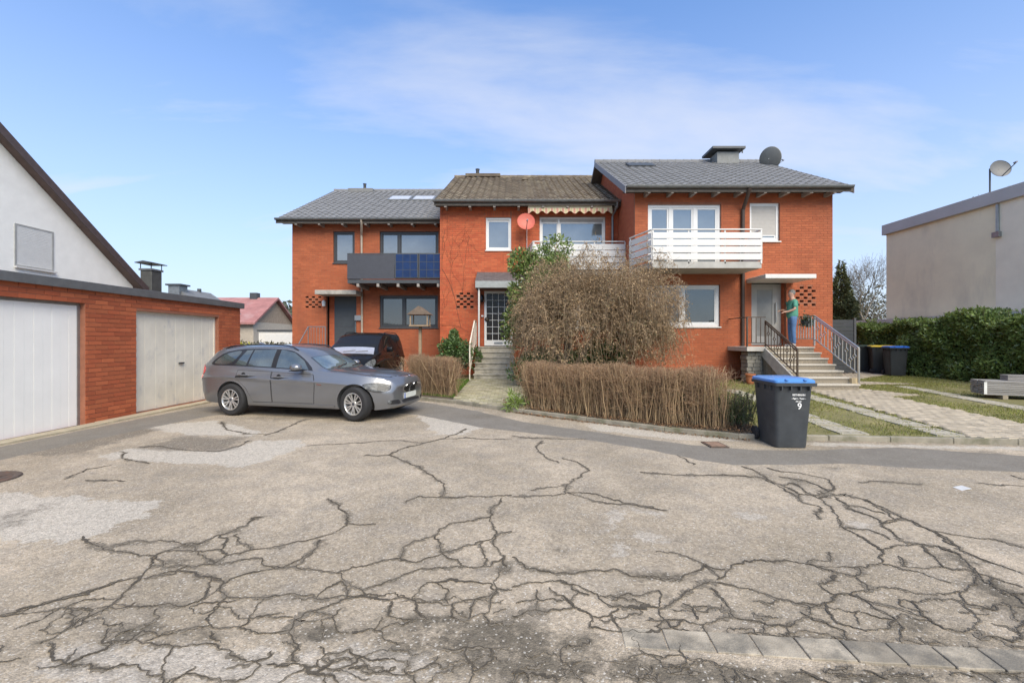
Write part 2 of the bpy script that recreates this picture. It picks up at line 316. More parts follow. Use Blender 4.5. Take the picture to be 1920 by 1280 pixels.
CR_R = '''0,340 60,340 130,335 200,330 205,300 250,270 290,245 240,210 190,195|70,315 130,305 205,300|205,325 270,345 350,365 430,370 580,392|205,325 300,330 400,355 480,375 560,392|0,110 90,120 200,125 280,125|90,150 120,185 180,215|90,150 110,130|480,250 560,255 650,260 760,258 860,262 920,265 960,275|620,185 680,220|860,225 920,245 960,275 1010,295 1080,330 1130,335 1190,320 1210,310 1190,275 1100,255 1010,245 960,230|1080,330 1090,360 1150,375 1160,425|1130,335 1180,370 1220,420 1240,455 1300,485 1340,510 1390,540 1390,585|1150,345 1240,330 1320,350 1390,380 1430,400 1480,425 1560,460 1600,480 1680,530 1750,570 1840,600 1920,630|1210,340 1280,390 1340,410 1390,440 1420,470 1480,510 1540,520 1600,525 1680,560|1240,370 1300,375 1400,405|1390,440 1440,425 1500,430 1530,450 1590,470 1680,485 1800,500 1920,530|1240,455 1330,460 1390,480 1420,500|1390,540 1450,520 1540,520|1390,585 1300,600 1190,600 1110,590|540,545 600,548 660,565 720,590 780,610 800,610|720,590 690,620 640,640|720,595 780,640 770,650 840,590 920,575 1020,575 1110,590 1180,610 1290,635 1300,600|1190,545 1195,580 1110,590|770,660 850,680 900,685 980,715 1060,735 1110,745 1120,760 1110,790 1060,815 980,820 880,800 830,790|1210,630 1190,655 1150,665 1215,705|1120,740 1215,710 1260,700 1340,690 1290,640|1340,690 1430,680 1490,690|750,680 790,720 820,760 830,790 770,800 720,820|770,660 690,680 640,710 600,740 550,765 570,800 640,800 720,820|640,740 680,760 700,800|680,750 760,755 830,770|0,565 40,590 60,610 150,625 230,630 300,615 380,610 440,635 540,640 640,650|0,680 90,660 180,655 260,680 320,705 350,740 420,755 550,755|90,690 95,740 90,765|140,680 170,710 210,730 250,760 130,775 60,770 0,790|250,700 215,730|550,755 560,715 550,690 480,710 330,710|180,650 260,700 290,710|250,760 300,790 290,830 380,845 415,850|300,790 370,780 400,760|370,780 400,830 415,850 500,850 560,840 570,800|720,820 730,850 820,860 940,850 945,820|940,850 1040,850 1060,815|1110,790 1180,810 1250,840 1260,870 1340,890|1170,730 1200,780 1220,810 1300,830 1330,840 1440,800 1400,770 1330,730 1290,700|1110,760 1160,745|1440,800 1470,830 1460,880|1500,725 1560,790 1620,830 1680,840 1740,830 1755,800 1700,750 1680,700 1700,680|1260,700 1360,735 1450,755 1560,790|1490,690 1570,700 1680,690|1390,590 1440,600 1500,615 1580,640 1650,660|1450,560 1470,600 1540,605 1600,600|1600,600 1700,610 1800,640 1920,680|1740,830 1760,870 1820,860 1880,880 1890,830 1920,800|1840,730 1900,800|1300,285 1360,280 1430,285 1540,290|1750,290 1840,295 1920,300|1870,260 1920,275|1720,600 1740,650 1700,690|1470,870 1560,890 1660,905 1760,905|1590,470 1650,520 1680,530|1540,520 1580,560 1620,600|1680,560 1760,640 1850,690 1920,740|1800,640 1840,700 1920,700|720,850 600,830 500,850|570,800 600,830 640,800|1000,850 1120,870 1260,870|1010,295 1060,290 1130,335|960,275 1000,300 1080,345|1000,262 1080,275 1130,290 1190,320|1330,350 1400,395 1440,425|1480,425 1420,430 1390,440|0,1000 60,1010 60,1040|60,1010 180,1030'''
for hx, hy in [(random.uniform(430, 1900), random.uniform(980, 1040)) for _ in range(26)]:
    CR_R += '|'+' '.join(f'{hx+random.uniform(-60, 60):.0f},{hy+random.uniform(-18, 18):.0f}' for _ in range(3))
def fractal(P, rough):
    P = [np.array(p, float) for p in P]
    while True:
        if max(np.hypot(*(b-a)) for a, b in zip(P, P[1:])) < .017 or len(P) > 1500: return np.array(P)
        Q = [P[0]]
        for a, b in zip(P, P[1:]):
            d = b-a; l = np.hypot(*d); n = np.array([-d[1], d[0]])
            if l > .017: Q.append((a+b)/2+n*rng.normal()*rough*(1.9 if l < .12 else 1.1 if l < .3 else .6))
            Q.append(b)
        P = Q
CRP = [fractal([gp(*fz(*map(float, q.split(',')))) for q in ln.split()], .065) for txt, fz in ((CR_L, zl), (CR_R, zr)) for ln in txt.split('|')]
NTR = len(CRP)
from mathutils.geometry import delaunay_2d_cdt
def crack_net(x0, x1, y0, y1, c, keep, sq=1.0):
    sd_ = [Vector((x+rng.uniform(-.42, .42)*c, y+rng.uniform(-.42, .42)*c*sq)) for x in np.arange(x0, x1, c) for y in np.arange(y0, y1, c*sq)]
    vs_, _, fs_, *_r = delaunay_2d_cdt(sd_, [], [], 0, 1e-5); cen = []; ed = {}
    for k, f in enumerate(fs_):
        a, b, d = [vs_[i] for i in f[:3]]; cen.append((a+b+d)/3)
        for i in range(3): ed.setdefault(tuple(sorted((f[i], f[(i+1) % 3]))), []).append(k)
    return [[tuple(cen[q[0]]), tuple(cen[q[1]])] for q in ed.values() if len(q) == 2 and rng.random() < keep]
CRP += [fractal(e, .10) for e in crack_net(-2.6, 3.4, 1.75, 2.6, .24, .34, .8)+crack_net(-1.2, 1.2, 1.7, 2.1, .16, .35, .8)]
A_ck = np.zeros(GX.shape)                                  # dust gathered along the cracks
for P in CRP:
    am = np.repeat(rng.uniform(.25, 1.0, len(P)//8+1), 8)[:len(P)]
    for (px_, py_), a_ in zip(P[::2], am[::2]):
        ix = int(round((px_-xs_[0])/.045)); iy = int(np.searchsorted(ys_, py_))
        x0_, x1_, y0_, y1_ = max(ix-2, 0), ix+3, max(iy-3, 0), iy+4
        if x1_ <= 0 or x0_ >= len(xs_) or y0_ >= len(ys_): continue
        d2 = (GX[y0_:y1_, x0_:x1_]-px_)**2+(GY[y0_:y1_, x0_:x1_]-py_)**2
        A_ck[y0_:y1_, x0_:x1_] = np.maximum(A_ck[y0_:y1_, x0_:x1_], a_*np.exp(-d2/.0022))
A_st += .50*A_ck
GZ = .006*np.sin(GX*1.3+GY*.7)*np.sin(GY*1.1-.4*GX)-.006     # slight unevenness
nr, ncl = GX.shape; ii = np.arange(nr*ncl).reshape(nr, ncl)
quads = np.stack([ii[:-1, :-1], ii[:-1, 1:], ii[1:, 1:], ii[1:, :-1]], -1).reshape(-1, 4)
cxq = GX.ravel()[quads].mean(1); cyq = GY.ravel()[quads].mean(1)
quads = quads[(cyq < kerb_y(cxq)+.12) | (cxq < -3.2)]

ROAD = bpy.data.materials.new('asphalt_road'); ROAD.use_nodes = True
def road_material(m):
    t = m.node_tree; N = t.nodes; L = t.links; b = N['Principled BSDF']
    tcx = N.new('ShaderNodeTexCoord'); P = tcx.outputs['Object']
    def noise(s, d=6, r=.6):
        n = N.new('ShaderNodeTexNoise'); n.inputs['Scale'].default_value = s; n.inputs['Detail'].default_value = d; n.inputs['Roughness'].default_value = r; L.new(P, n.inputs['Vector']); return n.outputs[0]
    def M(op, a, b_=None, c=None, cl=False):
        n = N.new('ShaderNodeMath'); n.operation = op; n.use_clamp = cl
        for i, x in enumerate((a, b_, c)):
            if x is None: continue
            if isinstance(x, (int, float)): n.inputs[i].default_value = x
            else: L.new(x, n.inputs[i])
        return n.outputs[0]
    def attr(nm): a = N.new('ShaderNodeAttribute'); a.attribute_name = nm; return a.outputs['Fac']
    def mr(x, a, b_, c=0, d=1):
        n = N.new('ShaderNodeMapRange'); n.inputs[1].default_value = a; n.inputs[2].default_value = b_; n.inputs[3].default_value = c; n.inputs[4].default_value = d; L.new(x, n.inputs[0]); return n.outputs[0]
    def mix(f, a, b_):
        n = N.new('ShaderNodeMix'); n.data_type = 'RGBA'
        if isinstance(f, (int, float)): n.inputs[0].default_value = f
        else: L.new(f, n.inputs[0])
        for k, x in ((6, a), (7, b_)):
            if isinstance(x, tuple): n.inputs[k].default_value = (*x, 1)
            else: L.new(x, n.inputs[k])
        return n.outputs[2]
    n_big, n_mid, n_fine = noise(.55, 5), noise(3.2, 8, .65), noise(14, 6, .7)
    vo = N.new('ShaderNodeTexVoronoi'); vo.inputs['Scale'].default_value = 105; L.new(P, vo.inputs['Vector'])      # aggregate stones
    vo2 = N.new('ShaderNodeTexVoronoi'); vo2.inputs['Scale'].default_value = 46; L.new(P, vo2.inputs['Vector'])
    sepc = N.new('ShaderNodeSeparateColor'); L.new(vo.outputs['Color'], sepc.inputs[0])
    sepc2 = N.new('ShaderNodeSeparateColor'); L.new(vo2.outputs['Color'], sepc2.inputs[0])
    col = mix(mr(n_big, .38, .62), (.295, .244, .174), (.465, .385, .283))
    col = mix(M('MULTIPLY', mr(n_mid, .42, .66), .62), col, (.285, .25, .205))
    col = mix(M('MULTIPLY', mr(n_mid, .30, .46, 1, 0), .35), col, (.48, .41, .335))
    col = mix(M('MULTIPLY', mr(n_fine, .52, .68), .45), col, (.25, .22, .18))
    wob = M('ADD', M('MULTIPLY', M('SUBTRACT', n_mid, .5), .55), M('MULTIPLY', M('SUBTRACT', n_fine, .5), .35))
    li = mr(M('ADD', attr('light'), wob), -.005, .022); col = mix(M('MULTIPLY', li, .80), col, mix(mr(n_fine, .3, .7), (.52, .47, .395), (.43, .39, .325)))
    l2 = mr(M('ADD', attr('light_faint'), wob), -.01, .04); col = mix(M('MULTIPLY', l2, .42), col, (.52, .475, .41))
    dk = mr(M('ADD', attr('dark'), wob), -.05, .12); col = mix(M('MULTIPLY', dk, .62), col, (.125, .108, .085))
    tw = M('MULTIPLY', M('SUBTRACT', n_mid, .5), .10)
    tr = mr(M('ADD', attr('trench'), tw), -.004, .02); col = mix(M('MULTIPLY', tr, .93), col, mix(mr(n_mid, .3, .7), (.165, .150, .126), (.215, .197, .168)))
    sv = M('MULTIPLY', attr('stain'), mr(M('ADD', M('MULTIPLY', n_mid, .5), M('MULTIPLY', n_fine, .5)), .36, .60, .1, 1.25))
    col = mix(mr(sv, .12, .85, 0, .86), col, (.115, .098, .072))
    # stone speckle: pale and dark chippings
    hs = N.new('ShaderNodeHueSaturation'); L.new(col, hs.inputs['Color'])
    sp = M('ADD', mr(sepc.outputs[0], 0, 1, -.20, .20), mr(sepc2.outputs[1], 0, 1, -.16, .15))
    sp = M('MULTIPLY', sp, mr(tr, 0, 1, 1, .45)); L.new(M('ADD', sp, 1.0), hs.inputs['Value'])
    col = mix(M('MULTIPLY', mr(sepc.outputs[1], .955, .965, 0, .6), mr(tr, 0, 1, 1, .25)), hs.outputs[0], (.58, .54, .47))
    L.new(col, b.inputs['Base Color']); b.inputs['Roughness'].default_value = .88; b.inputs['Specular IOR Level'].default_value = .3
    bp = N.new('ShaderNodeBump'); bp.inputs['Strength'].default_value = .55; bp.inputs['Distance'].default_value = .006
    L.new(M('ADD', M('MULTIPLY', vo.outputs['Distance'], -1.0), M('MULTIPLY', n_fine, 1.2)), bp.inputs['Height']); L.new(bp.outputs[0], b.inputs['Normal'])
road_material(ROAD)
road = np_mesh('road', np.stack([GX, GY, GZ], -1), quads, ROAD, smooth=True)
for nm, arr in (('trench', A_tr), ('light', A_li), ('light_faint', A_l2), ('dark', A_dk), ('stain', A_st)):
    a = road.data.attributes.new(nm, 'FLOAT', 'POINT'); a.data.foreach_set('value', arr.ravel().astype(np.float32))
struct(road)
# the road goes on behind the camera and to both sides
rb = MB(); rb.add([(-40, -30, -.02), (40, -30, -.02), (40, .95, -.02), (-40, .95, -.02)], [(0, 1, 2, 3)]); rb.add([(-40, .95, -.02), (-9.15, .95, -.02), (-9.15, 14, -.02), (-40, 14, -.02)], [(0, 1, 2, 3)]); rb.add([(12.9, .95, -.02), (40, .95, -.02), (40, 6.4, -.02), (12.9, 6.4, -.02)], [(0, 1, 2, 3)])
rb = rb.build('road_margin', mat('asphalt_plain', (.36, .32, .26), .9, var=.2, scale=2, bump=.4, bscale=120)); struct(rb)

def crack_mesh(name, wide, lo, hi, zoff, m):
    cv, cf = [], []; k0 = 0
    for ci, P in enumerate(CRP):
        n = len(P)
        T = np.gradient(P, axis=0); T /= np.linalg.norm(T, axis=1, keepdims=True)+1e-9; Nn = np.stack([-T[:, 1], T[:, 0]], 1)
        yy = P[:, 1]; base = (.0021+.00072*np.clip(yy-1.5, 0, 6))*wide
        kn = np.arange(0, n+18, 9); slow = np.interp(np.arange(n), kn, rng.lognormal(0, .60, len(kn)))
        base = base*(.65 if ci >= NTR else 1); endt = np.clip(np.minimum(np.arange(n), np.arange(n)[::-1])/5+(.7 if ci < NTR else .45), 0, 1)
        wl = base*slow*endt*rng.uniform(lo, hi, n); wr = base*slow*endt*rng.uniform(lo, hi, n)
        zg = .006*np.sin(P[:, 0]*1.3+yy*.7)*np.sin(yy*1.1-.4*P[:, 0])-.006+zoff+.00009*(ci % 19)+rng.uniform(0, .0003, n)
        a = np.concatenate([P+Nn*wl[:, None], zg[:, None]], 1); b = np.concatenate([P-Nn*wr[:, None], zg[:, None]+rng.uniform(0, .0003, (n, 1))], 1)
        cv.append(np.stack([a, b], 1).reshape(-1, 3)); i = np.arange(n-1)*2+k0; k0 += 2*n
        cf.append(np.stack([i, i+1, i+3, i+2], 1))
    return np_mesh(name, np.concatenate(cv), np.concatenate(cf), m, kind='structure')
crack_mesh('road_cracks', 1.0, .35, 1.6, .0046, mat('crack_dirt', (.082, .068, .049), .95, var=.4, scale=30, bump=.5, bscale=150))
crack_mesh('crumbled_crack_edges', 3.0, .0, 1.7, .0020, mat('crack_edge', (.24, .205, .155), .95, var=.45, scale=45, bump=.7, bscale=120, hue=(.15, .126, .094)))

# row of square slabs across the road in the foreground
SLAB = mat('slab_concrete', (.34, .295, .225), .9, var=.4, scale=6, isl=.16, bump=.4, bscale=140, stain=((.13, .12, .10), 5, .44, .75, (1, 1, 1)))
gs = bpy.data.objects.new('gutter_strip', None); link(gs); struct(gs, 'row of square concrete slabs let into the cracked asphalt')
pa, pb = np.array((.30, 2.345)), np.array((3.2, 2.075)); dd = (pb-pa)/np.linalg.norm(pb-pa); pn = np.array((dd[1], -dd[0]))
s = 0.27; 
while s < 2.9:
    L_ = .215+random.uniform(-.012, .012); j = MB(); q0 = pa+dd*s+pn*random.uniform(-.004, .004); q1 = pa+dd*(s+L_-.008)+pn*random.uniform(-.004, .004); zt = .006+random.uniform(-.002, .003)
    rag = lambda: random.uniform(-.003, .003)
    top = []
    for u in (0, .25, .5, .75, 1): top.append(q0+(q1-q0)*u+pn*rag())
    for u in (1, .75, .5, .25, 0): top.append(q0+(q1-q0)*u+pn*(.15+rag()))
    j.prism([tuple(q) for q in top], lambda a, b, d: (a, b, d), -.05, zt-.004); o = j.build('slab', SLAB, gs, bevel=.003); s += L_

# ------------------------------------------------------------------ kerbs, gardens, paths
KERBM = mat('kerb_concrete', (.27, .245, .19), .92, var=.25, scale=5, isl=.08, bump=.5, bscale=90, stain=((.10, .105, .05), 3, .5, .7, (1, 1, 1)))
kb = bpy.data.objects.new('kerb', None); link(kb); struct(kb, 'low mossy kerb of concrete edging stones')
acc = 0
pts = [np.array(p) for p in KERB[1:-1]]
for a, b in zip(pts, pts[1:]):
    d = b-a; l = np.hypot(*d); d /= l; n = np.array([-d[1], d[0]]); k = max(1, round(l/1.0))
    for i in range(k):
        p = a+d*(l*i/k+.003); q = a+d*(l*(i+1)/k-.003); t = random.uniform(-.004, .004)
        m_ = MB().prism([(p[0], p[1]), (q[0], q[1]), (q[0]+n[0]*.085, q[1]+n[1]*.085), (p[0]+n[0]*.085, p[1]+n[1]*.085)], lambda x, y, z: (x, y, z), -.1, .078+t)
        m_.build('kerb_stone', KERBM, kb, bevel=.008)
# yard sheet
SOIL = mat('garden_soil', (.085, .066, .042), .95, var=.35, scale=5, bump=.8, bscale=30)
LAWN = mat('lawn_earth', (.17, .175, .055), .95, var=.3, scale=1.8, hue=(.20, .16, .075), bump=.6, bscale=40)
DRIVE = mat('driveway_paving', (.22, .20, .17), .9, var=.25, scale=2, bump=.4, bscale=60)
def sheet(name, xs, ysf, m, dz=0, rows=16):
    v = []; f = []
    for x in xs:
        a, b = ysf(x)
        for r in range(rows): y = a+(b-a)*(r/(rows-1)); v.append((x, y, yz(x, y)+dz))
    for i in range(len(xs)-1):
        for r in range(rows-1): k = i*rows+r; f.append((k, k+rows, k+rows+1, k+1))
    return np_mesh(name, v, f, m, smooth=True)
struct(sheet('garden_bed', np.arange(-2.8, 4.01, .2), lambda x: (kerb_y(x)+.035, kerb_y(x)+2.2), SOIL, -.004))
struct(sheet('lawn', np.arange(-2.8, 30.1, .3), lambda x: (kerb_y(x)+.035+(2.23 if x < 3.6 else 0), 24), LAWN, -.006))
struct(sheet('driveway', np.concatenate([np.arange(-9.2, -2.7, .4), [-2.81]]), lambda x: (kerb_y(x)+.035, 20), DRIVE, -.006))
# paver paths
PAV = mat('paver_beige', (.42, .36, .27), .9, var=.14, scale=4, isl=.16, hue=(.36, .31, .235), bump=.3, bscale=90)
PAVM = mat('paver_mossy', (.40, .355, .26), .95, var=.25, scale=4, isl=.2, hue=(.33, .30, .18), bump=.5, bscale=50, stain=((.10, .12, .03), 2.2, .52, .75, (1, 1, 1)))
def pave(name, label, polys, sx, sy, m, ang, gap=.008, top=.018, near=300, bond=True):
    root = bpy.data.objects.new(name, None); link(root); struct(root, label)
    ca, sa = math.cos(ang), math.sin(ang); c0 = np.array(polys[0]).mean(0)
    items = []
    for iy in range(-140, 141):
        for ix in range(-140, 141):
            u = (ix+(.5 if bond and iy % 2 else 0))*sx; v = iy*sy; x = c0[0]+u*ca-v*sa; y = c0[1]+u*sa+v*ca
            items.append((x, y))
    P = np.array(items); keep = np.zeros(len(P), bool)
    for p in polys: keep |= inside(p, P[:, 0], P[:, 1])
    P = P[keep]; P = P[np.argsort(P[:, 1])]
    me = None; rest = MB()
    bx = MB().box(-(sx-gap)/2, (sx-gap)/2, -(sy-gap)/2, (sy-gap)/2, -.02, 0, Matrix.Rotation(ang, 4, 'Z'))
    for i, (x, y) in enumerate(P):
        z = yz(x, y)+top+random.uniform(-.003, .003)
        if i < near:
            if me is None: o = bx.build('paver', m, root, bevel=.004); me = o.data
            else: o = link(bpy.data.objects.new('paver', me), root)
            o.location = (x, y, z); o.rotation_euler = (random.uniform(-.01, .01), random.uniform(-.01, .01), random.uniform(-.01, .01))
        else: rest.add([Vector(q)+Vector((x, y, z)) for q in bx.v], bx.f)
    if rest.v: rest.build('pavers', m, root, kind='stuff')
    j = []
    for p in polys:                                      # sand joints below
        n = len(p); j.append(p)
    jb = MB()
    for p in j: jb.add([(x, y, yz(x, y)+top-.010) for x, y in p], [tuple(range(len(p)))])
    jo = jb.build('joint_sand', mat('joint_sand', (.24, .21, .15), .95, var=.3, scale=10), root)
    return root
PATH_R = [[(8.1, 12.35), (6.78, 6.45), (8.42, 6.36), (8.6, 7.3), (9.2, 10.8), (10.1, 10.95), (9.55, 12.45), (10.4, 13.3), (12.2, 13.4), (10.95, 14.3), (12.6, 15.6), (14.2, 16.6), (14.2, 20), (10.95, 20), (10.95, 14.95), (9.45, 14.95), (9.45, 12.35)]]
pave('path', 'beige block paved path leading to the steps with the steel railings', PATH_R, .2, .1, PAV, R(11))
PATH_M = [[(-1.42, 10.68), (.2, 9.22), (.52, 9.25), (.5, 12), (.12, 15.45), (-1.42, 15.45)]]
pave('path', 'mossy old paving in front of the grey stone steps', PATH_M, .2, .2, PAVM, R(0), gap=.014)
# strips of concrete grass pavers (wheel tracks)
GPAV = mat('grass_paver_concrete', (.38, .35, .28), .92, var=.2, scale=6, isl=.08, bump=.3, bscale=90)
def grid_block():
    b = MB(); W, L_ = .40, .60
    for x in (-W/2, W/2-.05): b.box(x, x+.05, -L_/2, L_/2, -.03, 0)
    for i in range(5):
        y = -L_/2+i*(L_-.07)/4; b.box(-W/2+.052, W/2-.052, y, y+.07, -.03, 0)
    b.box(-.022, .022, -L_/2+.002, L_/2-.002, -.03, -.003)
    b.box(-W/2+.052, W/2-.052, -.16, .0, -.03, -.002)
    return b
def track(a, b, label):
    root = bpy.data.objects.new('wheel_track', None); link(root); struct(root, label)
    a, b = np.array(a), np.array(b); l = np.hypot(*(b-a)); n = int(l/.62); ang = math.atan2(b[1]-a[1], b[0]-a[0])-math.pi/2; me = None
    for i in range(n):
        p = a+(b-a)*((i+.5)/n)
        if me is None: o = grid_block().build('grass_paver', GPAV, root); me = o.data
        else: o = link(bpy.data.objects.new('grass_paver', me), root)
        o.location = (p[0], p[1], yz(*p)+.012+random.uniform(-.006, .004)); o.rotation_euler = (random.uniform(-.01, .01), random.uniform(-.01, .01), ang+random.uniform(-.03, .03))
track((6.55, 6.55), (7.35, 11.4), 'strip of slotted grass pavers beside the beige path')
track((5.2, 6.68), (6.0, 12.2), 'strip of slotted grass pavers behind the large dark bin')
track((10.1, 7.6), (11.4, 13.0), 'strip of slotted grass pavers near the plank stack')
# grass blades
def scatter(polys, n, excl=()):
    out = []
    for p in polys:
        a = np.array(p); lo, hi = a.min(0), a.max(0); q = rng.uniform(lo, hi, (n, 2)); k = inside(p, q[:, 0], q[:, 1])
        for e in excl: k &= ~inside(e, q[:, 0], q[:, 1])
        out.append(q[k])
    return np.concatenate(out)
def grass(name, label, pts, hmin, hmax, wd, m, z0=0):
    n = len(pts); z = np.array([yz(x, y) for x, y in pts])+z0; h = rng.uniform(hmin, hmax, n); a = rng.uniform(0, 2*np.pi, n); ln = rng.normal(0, .5, (n, 2))*h[:, None]
    b = np.stack([pts[:, 0], pts[:, 1], z], 1); sx = np.stack([np.cos(a), np.sin(a), 0*a], 1)*wd/2; tip = b+np.concatenate([ln, h[:, None]], 1)
    V = np.stack([b-sx, b+sx, tip], 1).reshape(-1, 3); o = np_mesh(name, V, np.arange(3*n).reshape(n, 3), m, kind='stuff')
    if label: o['label'] = label; o['category'] = 'grass'
    return o
GRASS = mat('grass_blade', (.17, .215, .035), .7, var=.25, scale=1.2, isl=.35, hue=(.29, .26, .085), trans=.25)
tracks = [[(6.38, 6.5), (6.75, 6.5), (7.55, 11.5), (7.15, 11.5)], [(5.02, 6.6), (5.4, 6.6), (6.2, 12.3), (5.8, 12.3)], [(9.9, 7.5), (10.3, 7.5), (11.6, 13.1), (11.2, 13.1)]]
LZ = [[(4.0, 6.80), (7.3, 6.48), (14.4, 6.1), (14.5, 17), (10.9, 14.8), (4.2, 14.9)]]
gpts = scatter(LZ, 120000, excl=PATH_R)
keep = np.zeros(len(gpts), bool)
for t_ in tracks: keep |= inside(t_, gpts[:, 0], gpts[:, 1])
bare = (np.sin(gpts[:, 0]*2.1+1)*np.sin(gpts[:, 1]*1.7)+np.sin(gpts[:, 0]*.9-gpts[:, 1]*1.3))*.35+rng.normal(0, .22, len(gpts))
stk = np.hypot((gpts[:, 0]-11.5)/1.9, (gpts[:, 1]-9.9)/1.0) < rng.uniform(.7, 1.2, len(gpts))
gpts = gpts[(~keep | (rng.random(len(gpts)) < .22)) & (bare < .36) & ~stk]
grass('grass', 'short patchy lawn grass around the beige path', gpts, .018, .05, .012, GRASS)
gp2 = scatter([[(-2.75, 11.9), (-1.45, 11.0), (-1.45, 15.3), (-2.75, 15.3)]], 16000)
grass('grass', 'small patch of green lawn left of the grey steps', gp2, .025, .07, .012, mat('grass_green', (.11, .19, .025), .7, var=.2, scale=2, isl=.3, trans=.25))
gp3 = scatter([[(.3, 10.6), (4.2, 8.9), (4.2, 15), (.3, 15.2)]], 30000)
grass('grass', 'dull grass under the weeping shrub behind the bare hedge', gp3, .02, .08, .014, GRASS)
# leaf litter under the hedge and on the gutter
LITTER = mat('dead_leaf', (.22, .10, .045), .85, var=.3, scale=20, isl=.35, hue=(.30, .19, .10))
lx = rng.uniform(-.2, 4.0, 5200); ly = kerb_y(lx)+rng.uniform(.05, 1.3, len(lx)); lz = np.array([yz(a, b) for a, b in zip(lx, ly)])+rng.uniform(.006, .04, len(lx))
l2x = rng.uniform(.1, 3.6, 420); l2y = kerb_y(l2x)-np.abs(rng.normal(0, .05, 420)); l2z = np.full(420, .006)
l3x = rng.normal(.75, .45, 260); l3y = kerb_y(l3x)-np.abs(rng.normal(0, .07, 260)); l3z = np.full(260, .008)
P3 = np.stack([np.concatenate([lx, l2x, l3x]), np.concatenate([ly, l2y, l3y]), np.concatenate([lz, l2z, l3z])], 1)
dv = rng.normal(size=(len(P3), 3)); dv[:, 2] *= .25
V, Ff = leaves_np(P3, rng.uniform(.025, .05, len(P3)), rng.uniform(.015, .028, len(P3)), dv, nrm=np.tile([0.1, .1, 1.], (len(P3), 1)))
lt = np_mesh('fallen_leaves', V, Ff, LITTER, kind='stuff'); lt['label'] = 'brown fallen leaves under the bare hedge and along the kerb'
# ------------------------------------------------------------------ building helpers
def front(y): return lambda u, q, d: Vector((u, y-d, q))        # wall facing the camera
def rightface(x): return lambda u, q, d: Vector((x+d, u, q))    # wall facing +X
def leftface(x): return lambda u, q, d: Vector((x-d, u, q))     # wall facing -X
def wall_cells(mb, M, u0, u1, q0, q1, holes, thick):
    us = sorted({u0, u1, *[min(max(h[k], u0), u1) for h in holes for k in (0, 1)]}); qs = sorted({q0, q1, *[min(max(h[k], q0), q1) for h in holes for k in (2, 3)]})
    for a, b in zip(us, us[1:]):
        run = None
        for c, d in zip(qs, qs[1:]):
            mu, mq = (a+b)/2, (c+d)/2; hole = any(h[0] < mu < h[1] and h[2] < mq < h[3] for h in holes)
            if not hole: run = (run[0], d) if run else (c, d)
            if hole and run: cell(mb, M, a, b, *run, thick); run = None
        if run: cell(mb, M, a, b, *run, thick)
def cell(mb, M, a, b, c, d, th):
    P = [M(x, y, z) for z in (-th, 0) for x, y in ((a, c), (b, c), (b, d), (a, d))]
    mb.add(P, [(0, 3, 2, 1), (4, 5, 6, 7), (0, 1, 5, 4), (1, 2, 6, 5), (2, 3, 7, 6), (3, 0, 4, 7)])
BL, BH, BJ = .24, .071, .011
def bricks(parent, M, u0, u1, q0, q1, holes, m, pick=None, npick=300, soldier=()):
    """brick faces standing 7 mm proud of the joints; bricks inside 'pick' become objects, the rest one mesh"""
    st = MB(); n = 0; me = None; q = q0+.004; row = 0
    blocks = list(holes)+list(soldier)
    while q+BH < q1:
        u = u0-(BL+BJ)*(.5 if row % 2 else 0)-.0
        while u < u1:
            segs = [(max(u, u0+.002), min(u+BL, u1-.002))]
            for h in blocks:
                if h[2] < q+BH-.01 and h[3] > q+.01:
                    ns = []
                    for a, b in segs:
                        if h[1] <= a or h[0] >= b: ns.append((a, b)); continue
                        if h[0]-a > .02: ns.append((a, h[0]-.004))
                        if b-h[1] > .02: ns.append((h[1]+.004, b))
                    segs = ns
            for a, b in segs:
                if b-a < .03: continue
                whole = abs(b-a-BL) < .002
                if pick and whole and n < npick and pick[0] < a < pick[1] and pick[2] < q < pick[3]:
                    if me is None:
                        bb = MB(); P = [M(x, y, z)-M(0, 0, 0) for z in (.001, .007) for x, y in ((0, 0), (BL, 0), (BL, BH), (0, BH))]
                        bb.add(P, [(0, 3, 2, 1), (4, 5, 6, 7), (0, 1, 5, 4), (1, 2, 6, 5), (2, 3, 7, 6), (3, 0, 4, 7)])
                        me = bpy.data.meshes.new('brick'); me.from_pydata(bb.v, [], bb.f); me.materials.append(m)
                    o = link(bpy.data.objects.new('brick', me), parent); o.location = M(a, q, random.uniform(-.001, .002))-offset_of(parent); n += 1
                else:
                    dz = .006+random.uniform(-.0015, .002); t = random.uniform(0, .002)
                    P = [M(a, q, 0), M(b, q, 0), M(b, q+BH, 0), M(a, q+BH, 0), M(a, q+t, dz), M(b, q, dz), M(b, q+BH-t, dz), M(a, q+BH, dz)]
                    st.add(P, [(4, 5, 6, 7), (0, 1, 5, 4), (1, 2, 6, 5), (2, 3, 7, 6), (3, 0, 4, 7)])
            u += BL+BJ
        q += BH+BJ; row += 1
    for s_ in soldier:
        u = s_[0]
        while u+BH < s_[1]+.01:
            P = [M(x, y, z) for z in (0, .007) for x, y in ((u, s_[2]), (u+BH, s_[2]), (u+BH, s_[3]), (u, s_[3]))]
            st.add(P, [(4, 5, 6, 7), (0, 1, 5, 4), (1, 2, 6, 5), (2, 3, 7, 6), (3, 0, 4, 7)]); u += BH+BJ
    o = st.build('bricks', m, parent, kind='stuff'); return o
